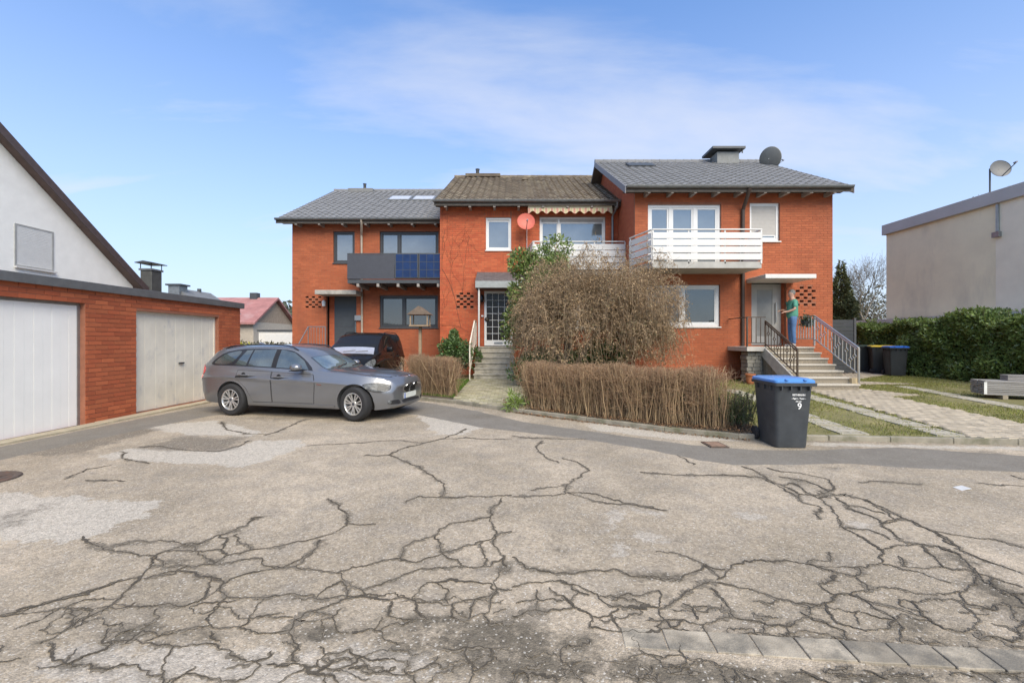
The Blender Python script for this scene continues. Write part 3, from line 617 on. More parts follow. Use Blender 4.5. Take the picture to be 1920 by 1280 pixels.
def window(parent, x0, x1, z0, z1, y, fm, mull=(), recess=.07, fw=.06, sill=None, pm=None, sash=.045, blind=0, name='window'):
    """window set back in a front wall at y: frame (this mesh) > pane per light, sill, shutter"""
    f = MB(); yb = y+recess
    f.box(x0, x1, yb, yb+.06, z1-fw, z1); f.box(x0, x1, yb, yb+.06, z0, z0+fw); f.box(x0, x0+fw, yb, yb+.06, z0+fw, z1-fw); f.box(x1-fw, x1, yb, yb+.06, z0+fw, z1-fw)
    ed = [x0+fw]+[k for m in mull for k in (m-fw/2, m+fw/2)]+[x1-fw]
    for m in mull: f.box(m-fw/2, m+fw/2, yb, yb+.06, z0+fw, z1-fw)
    lights = list(zip(ed[::2], ed[1::2])); zt = z1-fw-blind
    for a, b in lights:                                  # opening sash inside the frame, a step back
        s_ = sash; f.box(a, b, yb+.018, yb+.055, zt-s_, zt); f.box(a, b, yb+.018, yb+.055, z0+fw, z0+fw+s_); f.box(a, a+s_, yb+.018, yb+.055, z0+fw+s_, zt-s_); f.box(b-s_, b, yb+.018, yb+.055, z0+fw+s_, zt-s_)
    o = f.build(name, fm, parent, bevel=.004)
    for a, b in lights:
        MB().box(a+sash, b-sash, yb+.036, yb+.046, z0+fw+sash, zt-sash).build('pane', pm or GLASS, o)
        if blind:
            s2 = MB(); k = max(1, int(blind/.045))
            for i in range(k): s2.box(a+.004, b-.004, yb+.012, yb+.03, z1-fw-blind+i*blind/k+.002, z1-fw-blind+(i+1)*blind/k-.002)
            s2.build('shutter', mat('shutter_grey', (.45, .43, .40), .6, var=.06), o)
    if sill: MB().box(x0-.03, x1+.03, y-.05, yb, z0-.045, z0-.004).build('sill', sill, o, bevel=.004)
    return o
def tile_profile(n=6, wd=.30, h=.040):
    out = []
    for i in range(n+1):
        t = i/n; z = h*math.sin(math.pi*min(t/.62, 1)) if t < .62 else -h*.35*math.sin(math.pi*(t-.62)/.38)
        out.append((t*(wd+.012), z))
    return out
def roof(parent, x0, x1, ye, ze, yr, zr, m, under, npick=0, holes=(), tw=.30, ex=.335, name='roof', back=None):
    """front roof slope from the eaves (ye, ze) to the ridge (yr, zr) with pantiles; the rear slope behind it mirrors it"""
    sl = math.hypot(yr-ye, zr-ze); cy, cz = (yr-ye)/sl, (zr-ze)/sl; nrm = Vector((0, -cz, cy)); O = Vector((x0, ye, ze))
    P = lambda u, s, d: O+Vector((u, s*cy, s*cz))+nrm*d
    W = x1-x0; r = MB(); th = .16; yb = 2*yr-ye
    prof = [(ye, ze), (yr, zr), (yb, ze), (yb, ze-th), (yr, zr-th*1.15), (ye, ze-th)]
    n = len(prof); vs = [(x, a, b) for x in (x0, x1) for a, b in prof]
    r.add(vs, [tuple(range(n)), tuple(range(2*n-1, n-1, -1))]+[(i, n+i, n+(i+1) % n, (i+1) % n) for i in range(n)])
    ro = r.build(name, under, parent)
    nc = round(W/tw); tw2 = W/nc; rows = int((sl-.05)/ex); pr = tile_profile(wd=tw2, h=.040 if npick else .026); tl = ex+.07; st = MB(); cnt = 0; me = None
    def tile(base):
        k = len(pr); vs = [base+Vector((a, 0, 0))+Vector((0, cy, cz))*s+nrm*(z+d) for s, d in ((0, .045), (tl, .012)) for a, z in pr]+[base+Vector((a, 0, 0))+nrm*(z+.022) for a, z in pr]
        fs = [(i, i+1, k+i+1, k+i) for i in range(k-1)]+[(2*k+i, 2*k+i+1, i+1, i) for i in range(k-1)]
        return vs, fs
    for j in range(rows):
        for i in range(nc):
            u, s = i*tw2, j*ex-.03
            if any(h[0] < x0+u+tw2*.5 < h[1] and h[2] < s+ex*.5 < h[3] for h in holes): continue
            if cnt < npick:
                if me is None:
                    v, f = tile(Vector((0, 0, 0))); me = bpy.data.meshes.new('tile'); me.from_pydata(v, [], f); me.materials.append(m); me.polygons.foreach_set('use_smooth', np.ones(len(f), bool)); me.set_sharp_from_angle(angle=R(50))
                o = link(bpy.data.objects.new('tile', me), ro); o.location = P(u, s, random.uniform(-.003, .004))-offset_of(parent); cnt += 1
            else:
                v, f = tile(P(u, s, random.uniform(-.003, .004))); st.add(v, f)
    if st.v:
        so = st.build('tiles', m, ro, smooth=True, kind='stuff', sharp=50)
    rd = MB(); u = 0                                     # half-round ridge tiles
    while u < W-.05:
        L_ = min(.38, W-u); M = Matrix.Translation((x0+u, yr, zr+.0)) @ Matrix.Rotation(R(90), 4, 'Y')
        rd.lathe([(.0, 0), (.13, 0), (.118, L_+.03), (0, L_+.03)], 10, M); u += .36
    rd.build('ridge_tiles', m, ro, smooth=True, kind='stuff')
    return ro, P
def gutter(parent, x0, x1, y, z, m=None):
    g_ = MB(); n = 8; pr = []
    for i in range(n+1): a = math.pi*i/n; pr.append((y-.07*math.cos(a)*1.0, z-.075*math.sin(a)))
    inn = [(y-(q[0]-y)*0+(q[0]-y)*.88-.0*0, z+(q[1]-z)*.88) for q in pr]
    poly = pr+inn[::-1]
    g_.prism(poly, lambda a, b, d: (d, a, b), x0, x1)
    g_.tube([(x0, y-.07, z), (x1, y-.07, z)], .011, 6)
    return g_.build('gutter', m or ZINC, parent, smooth=True)
def pipe(parent, pts, m, r=.045):
    return MB().tube(pts, r, 10).build('downpipe', m, parent, smooth=True)
def rafters(parent, x0, x1, n, y0, y1, z, m=WOODG):
    for i in range(n):
        x = x0+(x1-x0)*i/(n-1); MB().box(x-.045, x+.045, y0, y1, z-.13, z).build('rafter_end', m, parent)
def house_shell(root, x0, x1, y0, y1, z1, M, holes, thick, side_m, bm, eave_z, ridge_z, yr, wall_mort=MORT, **kw):
    w_ = MB(); wall_cells(w_, M, x0, x1, -.05, z1, holes, thick); wo = w_.build('wall', wall_mort, root)
    bricks(wo, M, x0, x1, .02, z1-.02, holes, bm, **kw)
    s_ = MB()
    for xa, xb in ((x0, x0+.24), (x1-.24, x1)):
        s_.prism([(y0+thick+.001, -.05), (y1, -.05), (y1, eave_z), (yr, ridge_z), (y0+thick+.001, eave_z)], lambda a, b, d: (d, a, b), xa, xb)
    s_.box(x0+.24, x1-.24, y1-.24, y1, -.05, eave_z); s_.build('side_wall', side_m, root)
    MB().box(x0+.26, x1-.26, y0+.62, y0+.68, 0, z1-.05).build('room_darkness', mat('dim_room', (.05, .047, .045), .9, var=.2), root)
    return wo
def brick_tex(name, c1, c2, mort):
    m = bpy.data.materials.new(name); m.use_nodes = True; t = m.node_tree; N = t.nodes; L = t.links; b = N['Principled BSDF']; b.inputs['Roughness'].default_value = .85
    tcx = N.new('ShaderNodeTexCoord'); sp = N.new('ShaderNodeSeparateXYZ'); L.new(tcx.outputs['Object'], sp.inputs[0]); ad = N.new('ShaderNodeMath'); ad.operation = 'ADD'; L.new(sp.outputs[0], ad.inputs[0]); L.new(sp.outputs[1], ad.inputs[1])
    cb = N.new('ShaderNodeCombineXYZ'); L.new(ad.outputs[0], cb.inputs[0]); L.new(sp.outputs[2], cb.inputs[1])
    br = N.new('ShaderNodeTexBrick'); br.inputs['Scale'].default_value = 1; br.inputs['Brick Width'].default_value = .25; br.inputs['Row Height'].default_value = .082; br.inputs['Mortar Size'].default_value = .006
    for i, c in ((1, c1), (2, c2), (3, mort)): br.inputs[i].default_value = (*c, 1)
    L.new(cb.outputs[0], br.inputs[0]); L.new(br.outputs[0], b.inputs['Base Color'])
    bp = N.new('ShaderNodeBump'); bp.inputs['Strength'].default_value = .6; bp.inputs['Distance'].default_value = .006; bp.invert = True; L.new(br.outputs[1], bp.inputs['Height']); L.new(bp.outputs[0], b.inputs['Normal'])
    return m
BTEX = brick_tex('brick_side', (.42, .085, .03), (.48, .115, .042), (.24, .105, .062))
TILE_OLD = mat('tile_weathered', (.115, .085, .060), .85, var=.3, scale=3, isl=.22, hue=(.20, .165, .115), bump=.4, bscale=50, stain=((.27, .25, .15), 3.0, .55, .55, (1, 1, 1)))
TILE_GREY = mat('tile_slate_grey', (.19, .192, .196), .75, var=.12, scale=2, isl=.03, bump=.2, bscale=50)
STEP = mat('step_stone', (.44, .40, .32), .9, var=.22, scale=6, isl=0, bump=.4, bscale=110, stain=((.09, .085, .06), 2.2, .52, .6, (1, 1, 2.5)))
GRAN = mat('step_granite', (.235, .20, .15), .85, var=.45, scale=55, bump=.2, bscale=120, det=3)
GRANT = mat('step_tread', (.46, .42, .35), .8, var=.18, scale=40, det=3)
def chimney_caps(): pass

# ------------------------------------------------------------------ the three terraced houses
def lattice_holes(x0, z0, cols, rows, bw, bh, gx, gz):
    hs = []
    for r_ in range(rows):
        for c_ in range(cols - (r_ % 2)):
            x = x0+(c_+(.5 if r_ % 2 else 0))*gx; hs.append((x, x+bw, z0+r_*gz, z0+r_*gz+bh))
    return hs
# --- middle house
Y1 = 17.4; T1 = .12
mh = thing('terraced_house', 'middle red brick house with a weathered brown tile roof and scalloped awning', 'house', (.66, Y1, 0))
lat = lattice_holes(wx(856, Y1), wz(577, Y1), 3, 6, .13, .072, .27, .105)
lat = [h for h in lat]
W1 = (wx(911, Y1), wx(958.5, Y1), wz(469, Y1), wz(407.5, Y1)); W2 = (wx(1012, Y1), wx(1135, Y1), 4.10, wz(406.5, Y1))
DOOR1 = (wx(900.5, Y1), wx(985, Y1), 1.26, 3.52); W3 = (1.55, 3.75, 1.95, 3.35)
holes1 = [W1, W2, DOOR1, W3]+lat
M1 = front(Y1)
sold = [(W1[0]-.02, W1[1]+.02, W1[3]+.012, W1[3]+.25)]
wo1 = house_shell(mh, -2.83, 4.158, Y1, 28.6, 6.98, M1, holes1, T1, BTEX, BRICK, 6.9, 9.75, 23.0, pick=(-2.75, -.35, 3.2, 5.9), soldier=sold)
ro1, RP1 = roof(mh, -2.98, 4.158, 16.9, 6.80, 23.0, 9.95, TILE_OLD, WOODD, npick=300)
gutter(mh, -3.0, 4.14, 16.83, 6.83)
rafters(mh, -2.55, 4.0, 8, 16.92, 17.42, 6.72)
MB().box(-2.98, 4.157, 16.93, 17.42, 6.735, 6.755).build('soffit', WOODD, mh)
pipe(mh, [(4.02, 16.83, 6.76), (4.02, 16.85, 6.6), (3.93, 17.3, 6.35), (3.93, 17.32, 3.0), (3.93, 17.32, .2)], ZINC)
MB().tube([(-1.78, 22.9, 9.8), (-1.78, 22.9, 10.28), (-1.78, 22.9, 10.34)], [.09, .09, .12], 10).build('vent_pipe', ANTH, ro1, smooth=True)
lid_ = MB(); lid_.box(-2.4, -.6, 22.8, 23.2, 9.95, 10.10); lid_.build('ridge_coping', TILE_OLD, ro1)
ht = MB(); p = RP1(3.62, 5.6, .06); ht.prism([(-.16, 0), (.16, 0), (0, .13)], lambda a, b, d: p+Vector((a, d, b)), -.05, .25); ht.build('roof_vent', TILE_OLD, ro1)
window(mh, *W1, Y1, UPVC, sill=WHITE, recess=.05, fw=.07, blind=.05)
window(mh, W2[0], W2[1], W2[2], W2[3], Y1, UPVC, mull=[wx(1048, Y1)], recess=.06, fw=.075, blind=.13)
window(mh, *W3, Y1, UPVC, mull=[2.6], sill=WHITE, pm=GLASSD)
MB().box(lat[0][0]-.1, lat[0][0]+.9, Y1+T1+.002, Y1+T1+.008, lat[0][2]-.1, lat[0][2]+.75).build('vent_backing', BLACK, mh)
# front door in its recess
rx0, rx1 = DOOR1[0], DOOR1[1]
rev = MB(); rev.box(rx0-.12, rx0-.001, Y1+T1+.001, Y1+.42, 1.2, 3.6); rev.box(rx1+.001, rx1+.12, Y1+T1+.001, Y1+.42, 1.2, 3.6); rev.box(rx0-.12, rx1+.12, Y1+T1+.001, Y1+.42, 3.521, 3.62)
rev.build('door_recess', BTEX, mh)
DX0, DX1, DZ0, DZ1, DY = wx(908, Y1), wx(961, Y1), 1.29, 3.44, Y1+.02
fr = MB(); fr.box(DX0, DX0+.09, DY, DY+.08, DZ0, DZ1); fr.box(DX1-.09, DX1, DY, DY+.08, DZ0, DZ1); fr.box(DX0+.09, DX1-.09, DY, DY+.08, DZ1-.10, DZ1); fr.box(DX0+.09, DX1-.09, DY, DY+.08, DZ0, DZ0+.22)
cols, rws = 4, 7; gx0, gx1, gz0, gz1 = DX0+.09, DX1-.09, DZ0+.22, DZ1-.10
cwid, rhei = (gx1-gx0)/cols, (gz1-gz0)/rws
for i in range(1, cols): fr.box(gx0+i*cwid-.009, gx0+i*cwid+.009, DY+.015, DY+.05, gz0, gz1)
for j in range(1, rws):
    for i in range(cols): fr.box(gx0+i*cwid+(.0092 if i else 0), gx0+(i+1)*cwid-(.0092 if i < cols-1 else 0), DY+.015, DY+.05, gz0+j*rhei-.009, gz0+j*rhei+.009)
dr = fr.build('door', UPVC, mh, bevel=.003)
BULL = mat('door_glass', (.020, .016, .014), .12, var=.6, scale=7, spec=.35, ior=1.45, bump=.5, bscale=9)
for i in range(cols):
    for j in range(rws): MB().box(gx0+i*cwid+.01, gx0+(i+1)*cwid-.01, DY+.03, DY+.038, gz0+j*rhei+.01, gz0+(j+1)*rhei-.01).build('pane', BULL, dr)
MB().box((DX0+DX1)/2-.17, (DX0+DX1)/2+.17, DY-.012, DY-.001, DZ0+.06, DZ0+.15).build('letter_slot', GREYM, dr, bevel=.004)
hd = MB(); hd.lathe([(0, 0), (.075, 0), (.085, .04), (.05, .085), (0, .09)], 14, Matrix.Translation((DX0+.10, DY-.001, 2.33)) @ Matrix.Rotation(R(90), 4, 'X')); hd.build('handle', mat('bronze', (.10, .08, .06), .4, metal=.8), dr, smooth=True)
MB().box(rx0+.001, DX0-.001, DY+.05, DY+.11, DZ0-.02, DZ1).build('jamb', BTEX, mh); MB().box(DX1+.001, rx1-.001, DY, DY+.06, DZ0, DZ1).build('side_panel', BTEX, mh)
MB().box(rx0-.005, rx1+.005, Y1-.0, Y1+.1, DZ1+.005, 3.519).build('door_head', BTEX, mh)
# slate canopy with zinc fascia on a white post
ca = MB(); cx0, cx1, cyf = wx(892, 16.4), .56, 16.4
zf0, zf1, zt = 3.47, 3.70, 4.17
ca.prism([(cyf, zf0), (Y1-.008, zf0), (Y1-.008, zt), (cyf, zf1)], lambda a, b, d: (d, a, b), cx0, cx1)
cao = ca.build('canopy', WOODD, mh)
MB().box(cx0-.015, cx1+.015, cyf-.025, cyf-.001, zf0-.02, zf1).build('fascia', mat('zinc_fascia', (.30, .32, .31), .5, metal=.3, var=.15), cao)
MB().box(cx0-.015, cx0-.001, cyf-.001, Y1-.01, zf0-.02, zf0+.2).build('fascia', MATS['zinc_fascia'], cao)
SLATE = mat('slate', (.12, .105, .105), .7, var=.2, scale=5, isl=.15)
sl_ = MB(); sl = math.hypot(Y1-.01-cyf, zt-zf1); cyv, czv = (Y1-.01-cyf)/sl, (zt-zf1)/sl; nr_ = Vector((0, -czv, cyv))
for j in range(7):
    x = cx0-.02-(.1 if j % 2 else 0)
    while x < cx1:
        a, b = max(x, cx0-.02), min(x+.19, cx1+.02); s0, s1 = j*sl/7-.02, min((j+1)*sl/7+.03, sl)
        if b-a > .03:
            P0 = Vector((0, cyf, zf1))+Vector((0, cyv, czv))*s0+nr_*.018; P1 = Vector((0, cyf, zf1))+Vector((0, cyv, czv))*s1+nr_*.006
            q = [P0+Vector((a, 0, 0)), P0+Vector((b, 0, 0)), P1+Vector((b, 0, 0)), P1+Vector((a, 0, 0))]
            MB().add(q+[k-nr_*.008 for k in q], [(0, 1, 2, 3), (7, 6, 5, 4), (0, 4, 5, 1), (1, 5, 6, 2), (2, 6, 7, 3), (3, 7, 4, 0)]).build('slate', SLATE, cao)
        x += .2
MB().tube([(wx(898, 16.5), 16.5, 1.27), (wx(898, 16.5), 16.5, 3.46)], .035, 8).build('post', WHITE, cao, smooth=True)
lm = MB(); lx_ = rx0+.07; lm.lathe([(0, .0), (.05, .01), (.075, .06), (.085, .22), (.06, .27), (.02, .32), (0, .33)], 12, Matrix.Translation((lx_, Y1-.09, 2.98))); lm.bar((lx_, Y1-.09, 3.2), (lx_, Y1+.02, 3.28), .025); lo = lm.build('wall_lamp', mat('lamp_black', (.03, .03, .035), .3, metal=.5), mh, smooth=True)
MB().box(lx_-.03, lx_+.06, Y1-.012, Y1+.005, 2.43, 2.49).build('bell_plate', UPVC, mh)
# awning: cassette and striped scalloped valance
aw = MB(); ax0, ax1 = wx(990, 17.0), wx(1148, 17.0); az = wz(390, 17.0); aw.box(ax0, ax1, 17.0, Y1-.008, az-.02, az+.10); awo = aw.build('awning', mat('awning_case', (.80, .75, .54), .6, var=.1), mh, bevel=.02, seg=2)
va = MB(); nsc = 9; K = 12
for i in range(nsc):
    xa, xb = ax0+(ax1-ax0)*i/nsc, ax0+(ax1-ax0)*(i+1)/nsc
    for k in range(K):
        t0, t1 = k/K, (k+1)/K; h0, h1 = [.19+.055*math.cos(2*math.pi*t) for t in (t0, t1)]; u0, u1 = xa+(xb-xa)*t0, xa+(xb-xa)*t1
        d0, d1 = [.012*math.sin(t*8+i) for t in (t0, t1)]
        va.add([(u0, 16.985, az), (u1, 16.985, az), (u1, 16.98+d1, az-h1+.02), (u0, 16.98+d0, az-h0+.02)], [(0, 1, 2, 3)])
def stripes():
    m = mat('awning_cloth', (.62, .54, .36), .9, var=.08, scale=12); t = m.node_tree; N = t.nodes; L = t.links
    wv = N.new('ShaderNodeTexWave'); wv.inputs['Scale'].default_value = 1.45; wv.inputs['Detail'].default_value = 1; wv.inputs['Distortion'].default_value = .4
    tcx = N.new('ShaderNodeTexCoord'); L.new(tcx.outputs['Object'], wv.inputs['Vector']); cr_ = N.new('ShaderNodeValToRGB'); e = cr_.color_ramp.elements
    e[0].color = (.50, .27, .20, 1); e[0].position = .25; e[1].color = (.66, .58, .40, 1); e[1].position = .5; x = e.new(.8); x.color = (.50, .44, .26, 1)
    L.new(wv.outputs[0], cr_.inputs[0]); L.new(cr_.outputs[0], N['Principled BSDF'].inputs['Base Color']); return m
va.build('valance', stripes(), awo)
# balcony of the middle house: white boards between posts, with a steel hand rail
def balcony(parent, plan, zb, zt, nb, m, slab_m, ydeep, gap=.022, rail=True, slab_t=.16, solid=False):
    sb = MB(); pl = plan+[(plan[-1][0], ydeep), (plan[0][0], ydeep)]
    sb.prism(pl, lambda a, b, d: (a, b, d), zb-slab_t-.04, zb-.04); bo = sb.build('balcony', slab_m, parent)
    hgt = (zt-zb-(.1 if rail else 0))/nb
    for a, b in zip(plan, plan[1:]):
        a, b = Vector((*a, 0)), Vector((*b, 0)); d = (b-a).normalized(); n = Vector((d.y, -d.x, 0))
        for i in range(nb):
            z = zb+i*hgt+hgt/2; MB().bar(a+n*.02+Vector((0, 0, z)), b+n*.02+Vector((0, 0, z)), .024, hgt-gap).build('board', m, bo, bevel=.004)
        if rail:
            MB().bar(a+Vector((0, 0, zt-.02)), b+Vector((0, 0, zt-.02)), .06, .04).build('hand_rail', m, bo, bevel=.006)
        L_ = (b-a).length; k = max(1, round(L_/1.05)); ps = MB()
        for i in range(k+1): q = a+d*(L_*i/k)-n*.02; ps.box(q.x-.02, q.x+.02, q.y-.02, q.y+.02, zb-.1, zt-.04)
        ps.build('balcony_posts', m, bo)
    return bo
balcony(mh, [(.62, 17.38), (.78, 16.2), (4.14, 16.2)], 4.08, wz(452, 16.2), 4, WHITE, CONC, 17.39)
MB().tube([(wx(988, 17.3), 17.33, wz(430, 17.3)), (wx(988, 17.3), 17.36, 4.0), (wx(988, 17.3), 17.37, 2.0)], .012, 6).build('cable', WHITE, mh)
# red dish by the balcony
def dish(name, label, loc, r, aim, m, armm, mast=None, rzs=0, arm_len=None, armdown=.9):
    t = thing(name, label, 'satellite dish', loc)
    q = Vector(aim).normalized().to_track_quat('Z', 'Y').to_matrix().to_4x4(); M = Matrix.Translation(loc) @ q
    pr = [(0, -.18*r)]+[(r*k/8, -.18*r+.18*r*(k/8)**2) for k in range(1, 9)]+[(r*1.02, .012), (r*1.0, -.012)]+[(r*k/8, -.18*r-.015+.18*r*(k/8)**2) for k in range(7, -1, -1)]
    MB().lathe(pr, 32, M).build('reflector', m, t, smooth=True)
    base = M @ Vector((0, -r*.98, .0)); tip = M @ Vector((0, -r*.45, arm_len or r*1.05))
    MB().bar(base, tip, .022).build('arm', armm, t)
    MB().tube([tip, M @ Vector((0, -r*.38, (arm_len or r*1.05)-.12))], .03, 10).build('receiver', mat('lnb_grey', (.20, .21, .25), .5), t, smooth=True)
    mb = MB(); bk = M @ Vector((0, 0, -.18*r-.02))
    for a_, b_ in mast or []: mb.tube([bk if a_ == 'back' else a_, b_], .026, 8)
    if mast: mb.build('mast', armm, t, smooth=True)
    return t
REDP = mat('dish_red', (.50, .10, .062), .5, var=.1, scale=8)
dl = Vector((wx(986.5, 16.85), 16.85, wz(415, 16.85)))
dish('satellite_dish', 'round red satellite dish on the middle house beside the balcony window', dl, .335, (.08, -1, .22), REDP, ANTH, [('back', (dl.x, Y1-.01, dl.z-.1))], arm_len=.42)
# stone steps of the middle house
st = thing('entrance_steps', 'worn grey stone steps up to the leaded glass front door', 'steps', (-.65, 16.2, 0))
for i in range(6):
    zt_ = 1.262-(5-i)*.187; y0_ = 15.42+i*.285
    MB().box(-1.36, .10, y0_, 17.38 if i == 5 else y0_+.33, zt_-.045, zt_).build('tread', STEP, st, bevel=.008)
    MB().box(-1.33, .07, y0_+.03, y0_+.29 if i < 5 else 17.37, .0, zt_-.046).build('riser', STEP, st)
rl = thing('stair_railing', 'rusty white steel railing left of the grey stone steps', 'railing', (-1.45, 16, .1))
RUSTW = mat('rusty_white', (.72, .66, .54), .6, var=.15, scale=8, stain=((.35, .14, .05), 9, .53, .85, (1, 1, .35)))
ptA, ptB, ptC = Vector((-1.40, 17.3, 2.25)), Vector((-1.40, 16.55, 2.23)), Vector((-1.46, 15.30, 1.36))
MB().bar(ptA, ptB, .04, .05).bar(ptB, ptC, .04, .05).build('hand_rail', RUSTW, rl)
MB().bar(ptC, (ptC.x, ptC.y, .1), .04).bar(ptA, (ptA.x, ptA.y, 1.2), .035).bar((-1.40, 17.3, 1.36), (-1.40, 16.55, 1.34), .03).bar((-1.40, 16.55, 1.34), (-1.46, 15.3, .42), .03).build('frame', RUSTW, rl)
for i in range(14):
    t = i/13; a = ptA.lerp(ptB, t/.4) if t < .4 else ptB.lerp(ptC, (t-.4)/.6); lo_ = 1.35 if t < .4 else 1.34-(t-.4)/.6*.92
    MB().bar((a.x, a.y, lo_), (a.x, a.y, a.z-.02), .045 if t < .4 else .018, .012, up=(1, 0, 0)).build('baluster', RUSTW, rl)

# --- left house (paler rust brick, anthracite balcony)
Y2 = 18.9
lh = thing('terraced_house', 'rust brick house with grey roof, anthracite balcony and blue solar panels', 'house', (-6, Y2, 0))
V1 = (wx(625, Y2), wx(665, Y2), wz(493, Y2), wz(434, Y2)); V2 = (wx(712, Y2), wx(822, Y2), 4.15, wz(434, Y2)); V3 = (wx(712, Y2), wx(821, Y2), wz(614, Y2), wz(554, Y2)); DOOR2 = (wx(612, Y2), wx(668, Y2), .95, wz(552, Y2))
lat2 = lattice_holes(wx(573, Y2), wz(577, Y2), 3, 5, .13, .072, .27, .105)
house_shell(lh, wx(548, Y2), -2.84, Y2, 30, 6.66, front(Y2), [V1, V2, V3, DOOR2]+lat2, .12, BTEX, BRICKD, 6.6, 9.4, 24.5)
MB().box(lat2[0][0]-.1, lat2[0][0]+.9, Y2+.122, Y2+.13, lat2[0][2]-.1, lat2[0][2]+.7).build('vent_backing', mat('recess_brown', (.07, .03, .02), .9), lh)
ro2, RP2 = roof(lh, wx(517, 18.4), -2.99, 18.4, 6.52, 24.5, 9.75, TILE_GREY, WOODD)
gutter(lh, wx(517, 18.4), -3.0, 18.33, 6.55); rafters(lh, -9.0, -3.2, 7, 18.42, 18.9, 6.44)
MB().box(wx(520, 18.4), -2.99, 18.43, 18.9, 6.455, 6.475).build('soffit', WOODG, lh)
for xa in (wx(722, 21.5), wx(768, 21.5)):
    f = MB(); q = [RP2(xa-wx(517, 18.4)+a, s, d) for d in (.03, .10) for a, s in ((0, 3.9), (1.12, 3.9), (1.12, 4.9), (0, 4.9))]
    f.add(q, [(0, 3, 2, 1), (4, 5, 6, 7), (0, 1, 5, 4), (1, 2, 6, 5), (2, 3, 7, 6), (3, 0, 4, 7)]); so = f.build('skylight', GREYM, ro2)
    q = [RP2(xa-wx(517, 18.4)+a, s, d) for d in (.101, .112) for a, s in ((.08, 3.98), (1.04, 3.98), (1.04, 4.82), (.08, 4.82))]
    MB().add(q, [(0, 3, 2, 1), (4, 5, 6, 7), (0, 1, 5, 4), (1, 2, 6, 5), (2, 3, 7, 6), (3, 0, 4, 7)]).build('pane', mat('skylight_glass', (.55, .56, .57), .15, var=.1, spec=.9), so)
MB().box(wx(656, 24.3), wx(702, 24.3), 24.0, 24.7, 9.4, wz(356, 24.3)).build('chimney', mat('chimney_slate', (.17, .17, .165), .7, var=.15), ro2, bevel=.02)
MB().tube([(wx(684, 24.3), 24.3, 9.6), (wx(684, 24.3), 24.3, wz(347, 24.3)), (wx(684, 24.3), 24.3, wz(346, 24.3)+.03)], [.08, .08, .11], 8).build('vent_pipe', ANTH, ro2, smooth=True)
window(lh, *V1, Y2, DARKF, sill=ANTH, fw=.08); window(lh, *V2, Y2, DARKF, mull=[wx(748, Y2)], fw=.09); window(lh, *V3, Y2, DARKF, mull=[wx(757, Y2)], fw=.09, sill=ANTH, pm=GLASSD)
# curtains and lamp glow are not built; pale blind behind the right hand light
rc = MB(); rc.box(DOOR2[0], DOOR2[0]+.22, Y2+.3, Y2+.36, .95, DOOR2[3]); rc.box(DOOR2[1]-.05, DOOR2[1], Y2+.3, Y2+.36, .95, DOOR2[3]); rc.build('door_recess', BTEX, lh)
dd2 = MB(); dd2.box(DOOR2[0]+.222, DOOR2[1]-.052, Y2+.3, Y2+.35, .97, DOOR2[3]-.02); d2 = dd2.build('door', mat('door_grey', (.060, .068, .075), .45, var=.1), lh)
for i in range(4): MB().box(DOOR2[0]+.30, DOOR2[1]-.13, Y2+.292, Y2+.299, 1.15+i*.47, 1.5+i*.47).build('panel', MATS['door_grey'], d2, bevel=.004)
MB().box(DOOR2[1]-.14, DOOR2[1]-.11, Y2+.25, Y2+.29, 1.5, 2.3).build('handle', GREYM, d2)
MB().box(wx(596, 18.3), wx(672, 18.3), 18.0, Y2-.01, wz(553, 18.3), wz(545, 18.3)).build('canopy', CONC, lh, bevel=.01)
MB().box(wx(666, Y2), wx(678, Y2), Y2-.1, Y2-.008, wz(601, Y2), wz(591, Y2)).build('letterbox', GREYM, lh, bevel=.01)
MB().lathe([(0, 0), (.07, .02), (.08, .2), (.04, .26), (0, .27)], 10, Matrix.Translation((wx(609, Y2), Y2-.1, wz(575, Y2)))).build('wall_lamp', UPVC, lh, smooth=True)
pipe(lh, [(wx(678, 18.4), 18.33, 6.5), (wx(678, 18.4), 18.4, 6.3), (wx(679, Y2), 18.83, 5.95), (wx(680, Y2), 18.84, .2)], mat('pipe_beige', (.38, .32, .25), .6, var=.15))
PANEL = mat('balcony_panel', (.05, .052, .062), .5, var=.1); 
by = 17.55; bx0, bx1 = wx(651, by), -2.86; bz0, bz1 = wz(523, by), wz(477, by)
b2 = MB(); b2.box(bx0, bx1, by+.03, Y2-.008, bz0-.16, bz0-.02); b2o = b2.build('balcony', ANTH, lh)
xm = wx(740, by)
MB().box(bx0, xm-.01, by, by+.03, bz0, bz1).build('panel', PANEL, b2o, bevel=.004)
MB().box(bx0, bx0+.03, by+.032, Y2-.01, bz0, bz1).build('panel', PANEL, b2o)
MB().box(xm, bx1, by+.005, by+.03, bz0, bz1).build('panel', PANEL, b2o)
MB().bar((bx0, by+.015, bz1+.03), (bx1, by+.015, bz1+.03), .05, .04).build('hand_rail', ANTH, b2o)
jb = MB()
for i in range(5): x = bx0+.4+i*.8; jb.box(x-.05, x+.05, by+.05, Y2-.01, bz0-.30, bz0-.165)
jb.build('joists', WOODG, b2o)
SOLAR = mat('solar_cell', (.012, .030, .095), .25, var=.25, scale=4, spec=.3)
for i in range(2):
    xa = xm+.03+i*.94; sp_ = MB().box(xa, xa+.90, by-.045, by-.003, bz0+.03, bz1+.04); so = sp_.build('solar_panel', ANTH, b2o, bevel=.004)
    for a in range(3):
        for c_ in range(3): MB().box(xa+.03+a*.285, xa+.03+a*.285+.27, by-.050, by-.0455, bz0+.06+c_*.31, bz0+.06+c_*.31+.29).build('cell', SOLAR, so)
